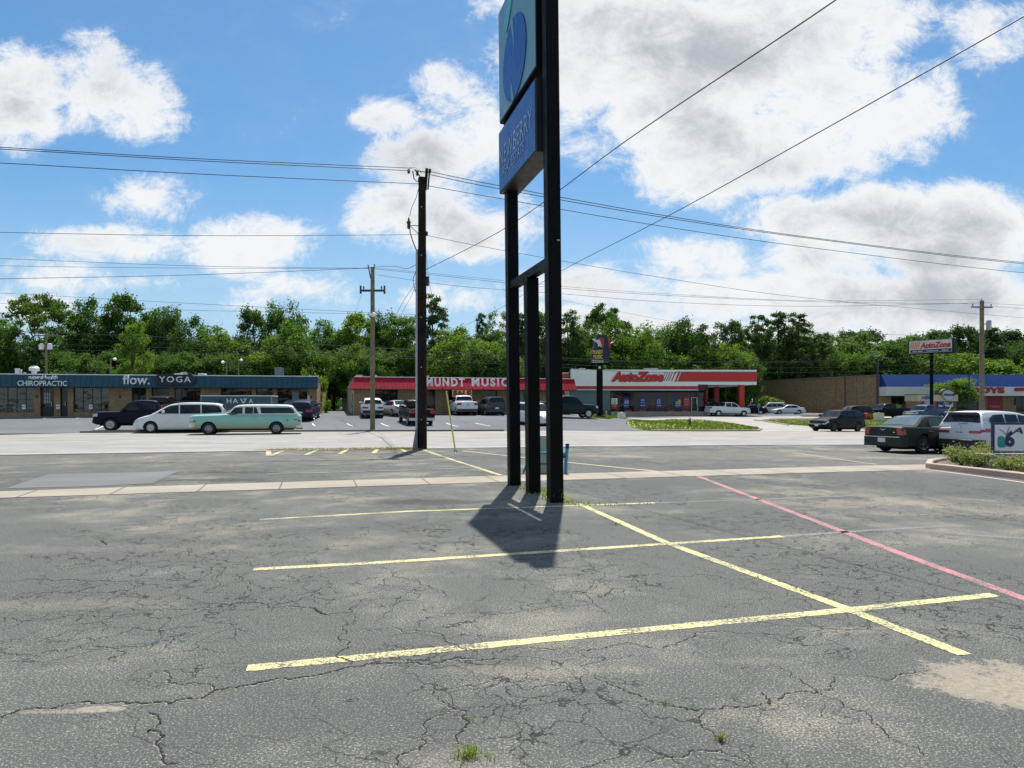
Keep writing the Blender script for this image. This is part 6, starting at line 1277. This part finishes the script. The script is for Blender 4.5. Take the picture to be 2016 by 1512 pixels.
    for px in (1143, 1290): 
        o = empty('rooftop_unit', (f.X0+sx(px), 99+4, f.z+zt-.3), 0, 'low grey rooftop unit on the left of the auto store roof' if px < 1200 else 'low grey rooftop unit behind the big red letters of the auto store', 'cooling unit', 'rooftop units of the auto store'); B().box(-1.0, 1.0, -.6, .6, 0, .62, bev=.02).build('housing', galv, o)
        b = B(); [b.box(-.95+k*.38, -.95+k*.38+.3, -.62, -.59, .35, .55) for k in range(5)]; b.build('louvres', greym, o)
auto_shop()
def blue_building():
    f = Facade(1729, 115, .02, 'tyre_service_store', 'store with a sloping blue metal front and a long tan brick side wall'); t = f.t; sx = f.x; z0 = -.8; xr = sx(2180); H = lambda py: f.h(1729, py); zt = H(737.5); ze = H(762)
    far = Vector(((1487-CX)/F*146-f.X0, 146-f.Y0)); L_ = far.length; ang = math.atan2(far.y, far.x); b = B(); b.prism([(0, -1), (0, zt-.1), (L_, EYE+46*146/F-f.z), (L_, -1)], 'y', -.3, 0)
    for k in range(1, 7): b.box(L_*k/7, L_*k/7+.35, -.0, .10, -1, zt-.35-.0*k)
    w = b.build('side_wall', brownbrick, t); w.rotation_euler = (0, 0, ang)
    b = B(); b.box(-.05, L_, -.32, .14, zt-.12, zt-.0); c = b.build('wall_coping', greym, t); c.rotation_euler = (0, 0, ang)
    B().box(0.05, xr, .6, 28, z0, zt-.5).build('rear_block', tanbrick, t)
    m = B(); m.prism([(-.4, zt), (-2.0, ze), (0, ze), (.3, zt)], 'x', .3, xr)
    for k in range(int((xr-.3)/.4)): x = .32+k*.4; m.prism([(-.44, zt-.03), (-2.04, ze+.02), (-1.98, ze+.02), (-.38, zt-.03)], 'x', x, x+.05)
    v = [m.bm.verts.new(p) for p in ((.3, -.4, zt), (.3, -2, ze), (1.1, -2, ze), (.3, .3, zt))]; m.build('fascia', bluem, t)
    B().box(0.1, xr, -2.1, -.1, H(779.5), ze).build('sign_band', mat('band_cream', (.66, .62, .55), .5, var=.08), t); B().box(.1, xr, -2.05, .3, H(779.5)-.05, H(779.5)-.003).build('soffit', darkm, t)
    pr = mat('letter_red_dark', (.33, .02, .02), .5); 
    def tt(s, a, b, p0, p1): txt(s, sx(b)-sx(a), H(p0)-H(p1), pr, t, (sx(a), -2.22, H(p1)), bold=.05, depth=.12)
    tt('PEP BOYS', 1850, 1958.5, 762.5, 774.8); tt('SERVICE CENTER', 1978, 2075, 763.5, 770.5)
    cols = [(1729.5, 1753), (1806, 1812), (1973, 2000)]
    for a, b_ in cols: B().box(sx(a), sx(b_), -.1, .3, z0, H(780)).build('brick_wall', tanbrick, t)
    for a, b_, ms in ((1753, 1806, (1766, 1780, 1793)), (1812, 1866, (1830, 1848)), (1866, 1944, (1885, 1905, 1925)), (2000, 2080, (2013, 2026, 2040))): window(f, sx(a), sx(b_), .3, H(780), y=.15, mull=[sx(q) for q in ms], hbars=[2.6]); B().box(sx(a), sx(b_), -.05, .35, z0, .3).build('sill_wall', tanbrick, t)
    p = B().box(sx(1944.5), sx(1972.5), -.1, .1, .2, H(780)).build('poster', mat('poster_maroon', (.36, .015, .03), .5), t); txt('TIRES', 1.7, .35, mat('poster_pink', (.6, .25, .28), .5), p, (sx(1946.5), -.12, 1.0), bold=.02, depth=.01)
    B().box(sx(1938), sx(1944), -.05, .1, .2, H(780)).build('brick_wall', tanbrick, t); B().box(sx(1996), sx(1999), -.2, -.1, 1.4, 2.6).build('meter_box', darkm, t)
blue_building()
def kiosk():
    Y = 100; X = (1845-CX)/F*Y; z = zg(X, Y); t = empty('water_kiosk', (X, Y, z), 0, 'small beige water vending kiosk with an arched sign, behind the blue pickup', 'kiosk'); x = lambda px: (px-CX)/F*Y-X; H = lambda py: EYE-(py-HZ)/F*Y-z
    be = mat('kiosk_beige', (.52, .44, .30), .6); nv = mat('kiosk_navy', (.02, .035, .14), .5); bk = brick('kiosk_brick', (.25, .12, .07), (.20, .09, .05), (.3, .25, .2))
    B().box(x(1807), x(1883), 0, 3, -.5, H(790)).build('body', bk, t); B().box(x(1805), x(1884), -.25, 3.1, H(790), H(777)).build('fascia', be, t); B().box(x(1804), x(1885), -.3, 3.2, H(777), H(776)).build('roof_edge', darkm, t)
    arc = [(x(1862)+x(1876.5)*0+(.98)*math.cos(math.pi*k/16), H(778)+.92*math.sin(math.pi*k/16)) for k in range(17)]; B().prism(arc, 'y', -.45, .3).build('arch', darkm, t)
    arc = [(x(1862)+.82*math.cos(math.pi*k/16), H(778)+.74*math.sin(math.pi*k/16)) for k in range(17)]; B().prism(arc, 'y', -.5, -.44).build('arch_face', be, t)
    B().prism([(x(1852), H(772)), (x(1874), H(772)), (x(1871), H(785)), (x(1862), H(789)), (x(1854), H(783))], 'y', -.52, -.4).build('emblem_panel', mat('kiosk_pale', (.45, .5, .52), .5), t)
    txt('Watermill', x(1874)-x(1853), .34, nv, t, (x(1853), -.58, H(779.5)), bold=.03); 
    B().box(x(1844), x(1881), -.12, 0, H(804), H(788)).build('panel', nv, t); txt('Pure', .65, .24, wl, t, (x(1857), -.15, H(795)), bold=.01, depth=.02); txt('Ice · Water', x(1876)-x(1847), .36, wl, t, (x(1847), -.15, H(801)), bold=.03, depth=.02)
    B().box(x(1815), x(1833), -.12, 0, H(800), H(790.5)).build('panel', nv, t); txt('PURE', x(1829)-x(1819), .26, wl, t, (x(1819), -.15, H(794.5)), bold=.03, depth=.02); txt('WATER', x(1831)-x(1816.5), .26, wl, t, (x(1816.5), -.15, H(799)), bold=.03, depth=.02)
    B().box(x(1818), x(1828), -.28, -.25, H(786.5), H(779.5)).build('badge', mat('kiosk_blue', (.04, .12, .35), .5), t)
    for px in (1814.5, 1831.5): B().box(x(px)-.08, x(px)+.08, -.42, -.25, H(784.5), H(782)).build('lamp', darkm, t)
kiosk()
def accessible_sign():
    X, Y = fix(1493.5, 104); z = zg(X, Y); o = empty('parking_sign', (X, Y, z), 0, 'blue accessible parking sign on a pale post by the silver suv', 'sign'); B().tube([(0, 0, -.2), (0, 0, 1.5)], .05, 8).build('post', galv, o); B().box(-.22, .22, -.07, -.04, 1.1, 1.65).build('sign_plate', mat('sign_blue2', (.05, .22, .45), .4), o); B().lathe([(.06, -.08), (.06, -.07)], 10, axis='y').build('symbol', wl, o).location = (0, 0, 1.5)
accessible_sign()
def guy2():
    g = XY(1857, 86); t = empty('guy_wire_guard', (g[0], g[1], zg(*g)), 0, 'thin slanting yellow guy guard right of the blue pickup', 'guy guard'); top = P3(1876, 793, 86)-Vector(t.location); B().tube([(0, 0, 0), top], .05, 6).build('guard_tube', mat('guard_yellow', (.55, .50, .10), .5), t)
guy2()

# ------------------------------------------------------------ trees
def leafcluster(bm, c, r, n, s, rnd, flat=.8, up=.25):
    for _ in range(n):
        d = Vector((rnd.gauss(0, 1), rnd.gauss(0, 1), rnd.gauss(0, 1)+up)).normalized(); q = r*abs(rnd.gauss(.62, .26)); p = c+Vector((d.x*q, d.y*q, d.z*q*flat))
        e = (d+Vector((rnd.gauss(0, .8), rnd.gauss(0, .8), rnd.gauss(0, .8)))).normalized(); a = e.orthogonal().normalized(); a.rotate(Matrix.Rotation(rnd.uniform(0, 6.28), 3, e)); b = e.cross(a); k = s*rnd.uniform(.55, 1.25)
        bm.faces.new([bm.verts.new(p+a*k), bm.verts.new(p+b*k*.55+e*k*.15), bm.verts.new(p-a*k), bm.verts.new(p-b*k*.55+e*k*.15)])
def proto(kind, seed, H=16.):
    rnd = random.Random(seed); cr = bmesh.new(); tr = B(); bl = []
    if kind == 'round':
        rx = H*rnd.uniform(.27, .33); cz = H*.58; rz = H*.41
        for _ in range(84):
            d = Vector((rnd.gauss(0, 1), rnd.gauss(0, 1), rnd.gauss(0, 1))).normalized(); q = rnd.random()**.33; k = rnd.uniform(.75, 1.08); bl.append((Vector((d.x*rx*q*k, d.y*rx*q*k, cz+d.z*rz*q*k)), H*rnd.uniform(.06, .11), .85))
        th = H*.7
    elif kind == 'tall':
        for _ in range(70):
            z = H*rnd.uniform(.18, .98); w = H*.24*math.sin(math.pi*min(1, max(.12, (z/H-.05)/.98)))**.6; a = rnd.uniform(0, 6.28); q = rnd.random()**.45; bl.append((Vector((math.cos(a)*w*q, math.sin(a)*w*q, z)), H*rnd.uniform(.05, .095), .9))
        th = H*.85
    elif kind == 'spread':
        for _ in range(85):
            a = rnd.uniform(0, 6.28); q = rnd.random()**.55; w = H*.50*q; z = H*(.93-.34*q*q)+rnd.gauss(0, H*.05); bl.append((Vector((math.cos(a)*w, math.sin(a)*w, z)), H*rnd.uniform(.055, .10), .5))
        th = H*.55
    elif kind == 'pine':
        for _ in range(64):
            z = H*(.42+.57*rnd.random()); w = H*.19*(1-((z/H-.55)/.5)**2 if z/H > .55 else .75)**.7 if z/H < 1.04 else .1; w = max(w if not isinstance(w, complex) else .3, .25); a = rnd.uniform(0, 6.28); q = rnd.uniform(.25, 1); bl.append((Vector((math.cos(a)*w*q, math.sin(a)*w*q, z)), H*rnd.uniform(.035, .07), .55))
        th = H*.97
    elif kind == 'bushy':
        for _ in range(46):
            d = Vector((rnd.gauss(0, 1), rnd.gauss(0, 1), abs(rnd.gauss(0, 1)))).normalized(); q = rnd.random()**.3; bl.append((Vector((d.x*H*.62*q, d.y*H*.5*q, H*.06+d.z*H*.86*q)), H*rnd.uniform(.09, .16), .85))
        th = H*.4
    elif kind == 'airy':
        for _ in range(46):
            z = H*rnd.uniform(.3, 1); w = H*.24*math.sin(math.pi*min(.97, z/H*.85))**.6; a = rnd.uniform(0, 6.28); q = rnd.random()**.4; bl.append((Vector((math.cos(a)*w*q, math.sin(a)*w*q, z)), H*rnd.uniform(.04, .075), .8))
        th = H*.8
    ls = {'pine': .19, 'bushy': .034*H, 'airy': .17}.get(kind, .225); dens = {'pine': 110, 'airy': 110, 'spread': 130, 'bushy': 110}.get(kind, 150)
    for c, r, fl in bl: leafcluster(cr, c, r, dens, ls, rnd, fl)
    tr.tube([(0, 0, -.4), (rnd.gauss(0, .1), rnd.gauss(0, .1), th*.33), (rnd.gauss(0, .25), rnd.gauss(0, .25), th*.66), (rnd.gauss(0, .2), 0, th)], H*.017, 8, H*.005)
    for c, r, fl in bl[:(20 if kind in ('spread', 'airy') else 12)]:
        z = min(c.z*.8, th*.9)*(.55 if kind == 'spread' else .8); s = Vector((0, 0, z)); tr.tube([s, s.lerp(c, .45)+Vector((0, 0, H*.02)), c], H*(.007 if kind != 'pine' else .004), 5, .02)
    me = bpy.data.meshes.new('crown'); cr.to_mesh(me); cr.free(); tm = mesh_of(tr.bm, 'trunk', barkm, 60); return me, tm, H
PR = {}
def getp(kind, v, H=16.):
    if (kind, v) not in PR: PR[(kind, v)] = proto(kind, hash(kind) % 7+v*13 if False else sum(map(ord, kind))+v*13, H)
    return PR[(kind, v)]
CM = {}
def tree(kind, v, px, top, wpx, Y, lm, label, grp='trees behind the shops', name=None, sub=0):
    me, tm, H = getp(kind, v, 3. if kind == 'bushy' else 16.); X = (px-CX)/F*Y; z = zg(X, Y)-.1; h = EYE-(top-HZ)/F*Y-z; W0 = {'round': .64, 'tall': .50, 'spread': 1.05, 'pine': .36, 'bushy': 1.3, 'airy': .5}[kind]*H; w = wpx*Y/F
    key = (me.name, lm.name)
    if key not in CM: c = me.copy(); c.materials.clear(); c.materials.append(lm); CM[key] = c
    nm = name or {'pine': 'pine_tree', 'bushy': 'shrub'}.get(kind, 'broadleaf_tree')
    t = empty(nm, (X, Y, z), random.uniform(0, 6.28), label, 'shrub' if kind == 'bushy' else 'tree', grp); sx_ = w/W0; sz_ = h/H; sx_ = max(sx_*1.22, sz_*.55); t.scale = (sx_, sx_, sz_)
    link('crown', CM[key], t); link('trunk', tm, t); return t
A_, B_, C_, P_ = leafA, leafB, leafC, leafP
TL = [
 ('round',0,2,630,70,92,B_,'mid green tree cut by the left edge of the photo'), ('spread',0,88,580,150,98,A_,'wide flat-topped tree with sky showing under its crown, on the left'), ('round',1,178,585,80,100,A_,'dark tree just right of the wide flat-topped tree'),
 ('tall',0,246,586,82,102,A_,'dark broad tree behind the narrow yellow-green tree'), ('round',2,292,594,95,102,A_,'dark tree rising right of the narrow yellow-green tree'), ('round',0,334,602,60,100,P_,'bluish dark tree right of the two dark ones, left half'), ('tall',1,263,637,60,80,C_,'narrow yellow-green tree above the left shop row'),
 ('round',1,378,622,80,96,A_,'medium dark green tree above the yoga sign, right of it'), ('round',2,440,636,100,94,B_,'lower mid green tree above the box trailer'), ('tall',2,497,612,62,98,P_,'dark upright evergreen left of the tallest centre-left crown'), ('round',0,562,592,80,102,A_,'tallest dark crown right of the left shop row middle'), ('round',1,572,634,105,90,B_,'rounded green tree in front of the tallest dark crown'),
 ('airy',0,622,650,30,100,P_,'thin pine-like tree in the gap between the two shop rows'), ('round',2,658,621,90,96,B_,'green tree left of the pale utility pole'), ('tall',0,703,622,70,95,C_,'brighter green tree left of the pale pole'), ('round',0,748,611,66,97,A_,'dark green tree just right of the pale pole'), ('tall',1,792,622,80,95,B_,'green tree left of the near dark pole'),
 ('pine',0,852,583,56,98,P_,'tall lone pine right of the near dark pole'), ('round',1,903,643,112,92,B_,'large round green tree above the red shop letters'), ('pine',1,949,619,34,112,P_,'small lone pine left of the black sign posts'), ('airy',1,984,614,55,108,B_,'airy pale tree just left of the black sign posts'), ('round',2,975,668,90,90,C_,'bright low tree behind the left sign post'),
 ('pine',2,1028,618,50,118,P_,'dark tree between the left and middle sign posts'), ('tall',2,1070,617,60,118,A_,'dark tree between the middle and near sign posts'), ('pine',0,1117,614,58,120,P_,'dark pine just right of the near sign post'), ('round',0,1150,634,66,124,A_,'dark tree right of the near sign post, second one'), ('spread',1,1190,601,92,132,A_,'tall spreading dark tree behind the guitar sign'),
 ('round',1,1212,628,95,126,B_,'bright green tree just right of the guitar sign'), ('round',2,1252,640,86,122,B_,'weeping-looking green tree above the big red letters'), ('round',0,1298,632,90,128,A_,'dark green tree above the slashes of the auto store sign'), ('round',1,1352,626,90,130,A_,'grey-green tree above the auto store canopy, left half'), ('airy',2,1405,640,80,128,P_,'airy tree with bare branches above the auto store canopy'), ('tall',0,1445,636,48,130,P_,'grey-green tree above the right part of the canopy'),
 ('round',2,1440,672,80,124,C_,'bright low tree behind the right part of the canopy'), ('pine',1,1493,622,56,150,P_,'left of three tall pines above the long brick wall'), ('pine',2,1532,616,50,152,P_,'middle of three tall pines above the long brick wall'), ('pine',0,1573,618,56,150,P_,'right of three tall pines above the long brick wall'), ('tall',1,1500,655,80,160,A_,'dark tree under the three tall pines, left'), ('round',0,1565,650,95,160,A_,'dark tree under the three tall pines, right'),
 ('pine',1,1617,658,42,150,P_,'thin short pine above the long brick wall'), ('round',1,1690,655,150,165,A_,'big rounded dark tree above the corner of the brick wall'), ('round',2,1760,660,90,160,A_,'dark tree left of the auto parts pole sign'), ('round',0,1650,682,90,155,B_,'mid green tree below the thin short pine'), ('round',1,1835,690,110,160,B_,'mid green tree below the auto parts pole sign'),
 ('tall',2,1899,645,64,165,P_,'tall dark tree left of the right-hand utility pole'), ('pine',2,1953,646,50,165,P_,'tall pine right of the right-hand utility pole'), ('round',0,1990,668,80,165,A_,'dark tree at the right edge, behind the blue store'), ('round',2,1925,690,120,158,B_,'mid green tree behind the right-hand utility pole'), ('round',1,2060,690,120,160,B_,'tree mostly beyond the right edge'),
]
for a in TL: tree(*a)
# lower storey: each tree a thing of its own
words = ['dark', 'mid green', 'bright', 'dense', 'leafy', 'shaded']; rnd = random.Random(11); px = -30; i = 0
zones = [(160, 'over the chiropractic shop'), (340, 'over the left part of the teal shop row'), (480, 'over the middle of the teal shop row'), (640, 'over the right end of the teal shop row'), (860, 'over the left part of the red shop'), (1000, 'over the right part of the red shop'), (1110, 'behind the black sign posts'), (1300, 'over the auto store letters'), (1490, 'over the auto store canopy'), (1720, 'over the long brick wall'), (1880, 'over the left part of the blue store'), (2100, 'over the right part of the blue store')]
while px < 2080:
    Y = 88 if px < 1000 else (122 if px < 1480 else 168); Y += rnd.uniform(-1, 7); zn = [z for e, z in zones if px < e][0]; lm = rnd.choice([A_, A_, B_, A_, B_ if px % 3 > 1 else C_])
    tree('round', i % 3, px, rnd.uniform(676, 700), rnd.uniform(70, 95), Y, lm, 'low %s tree of the under-storey %s' % ({'leaf_dark': 'dark green', 'leaf_mid': 'mid green', 'leaf_bright': 'bright green'}[lm.name], zn), 'under-storey trees '+zn); px += rnd.uniform(34, 46); i += 1
px = -30
while px < 2080:
    Y = 104 if px < 1000 else (140 if px < 1480 else 185); zn = [z for e, z in zones if px < e][0]
    tree('tall', i % 3, px, rnd.uniform(652, 680), rnd.uniform(70, 90), Y+rnd.uniform(0, 8), rnd.choice([A_, P_]), 'dark tree deep in the wood '+zn, 'trees deep in the wood '+zn); px += rnd.uniform(38, 52); i += 1
for a in (('bushy',0,1482,790,44,122,C_,'bright green bush behind the red canopy column'), ('bushy',1,1513,778,58,126,C_,'round bright green bush in front of the far end of the brick wall'), ('bushy',2,612,712,40,76,C_,'yellow-green shrub in the gap between the two left shops'), ('bushy',0,1400,764,70,128,A_,'dark bush seen under the canopy, left'), ('bushy',1,1445,770,70,128,A_,'dark bush seen under the canopy, right'), ('bushy',2,1405,732,70,135,A_,'dark tall shrub seen under the canopy, left'), ('bushy',1,1465,738,70,135,A_,'dark tall shrub seen under the canopy, right'), ('bushy',0,640,762,60,112,A_,'dark shrub at the end of the gap between the two left shops'), ('bushy',1,618,750,60,116,A_,'tall dark shrub deep in the gap between the two left shops, left'), ('bushy',2,660,750,60,116,A_,'tall dark shrub deep in the gap between the two left shops, right'), ('bushy',1,1768,795,14,98,B_,'small shrub before the window of the blue store')): tree(*a, grp='shrubs by the stores')
tree('round', 0, 1880, 744, 84, 107, C_, 'bright tree in front of the blue store sign band', 'trees behind the shops'); 

# ------------------------------------------------------------ unseen building and trees, added only for glass and paint to reflect
def reflection_backdrop():
    t = empty('added_building', (0, -32, 0), 0, 'low beige building added behind the camera for reflections, not in view', 'building'); cr_ = mat('backdrop_beige', (.48, .42, .32), .8)
    B().box(-34, 34, -12, 0, -.3, 4.3).build('wall', tanbrick, t); B().box(-34.5, 34.5, -12.5, 1.2, 4.3, 4.9).build('roof', cr_, t)
    for k in range(11): B().box(-30+k*5.8, -27.4+k*5.8, 0, .06, .8, 2.9).build('window', winglass, t)
    for k, px in enumerate((-46, -30, -12, 6, 22, 40, 55)):
        me, tm, H = getp('round', k % 3); o = empty('broadleaf_tree', (px, -62-(k % 2)*5, 0), k, 'tree added behind the camera for reflections, not in view', 'tree', 'trees added behind the camera'); o.scale = (1.1, 1.1, .85); link('crown', CM[(me.name, leafB.name)], o); link('trunk', tm, o)
reflection_backdrop()
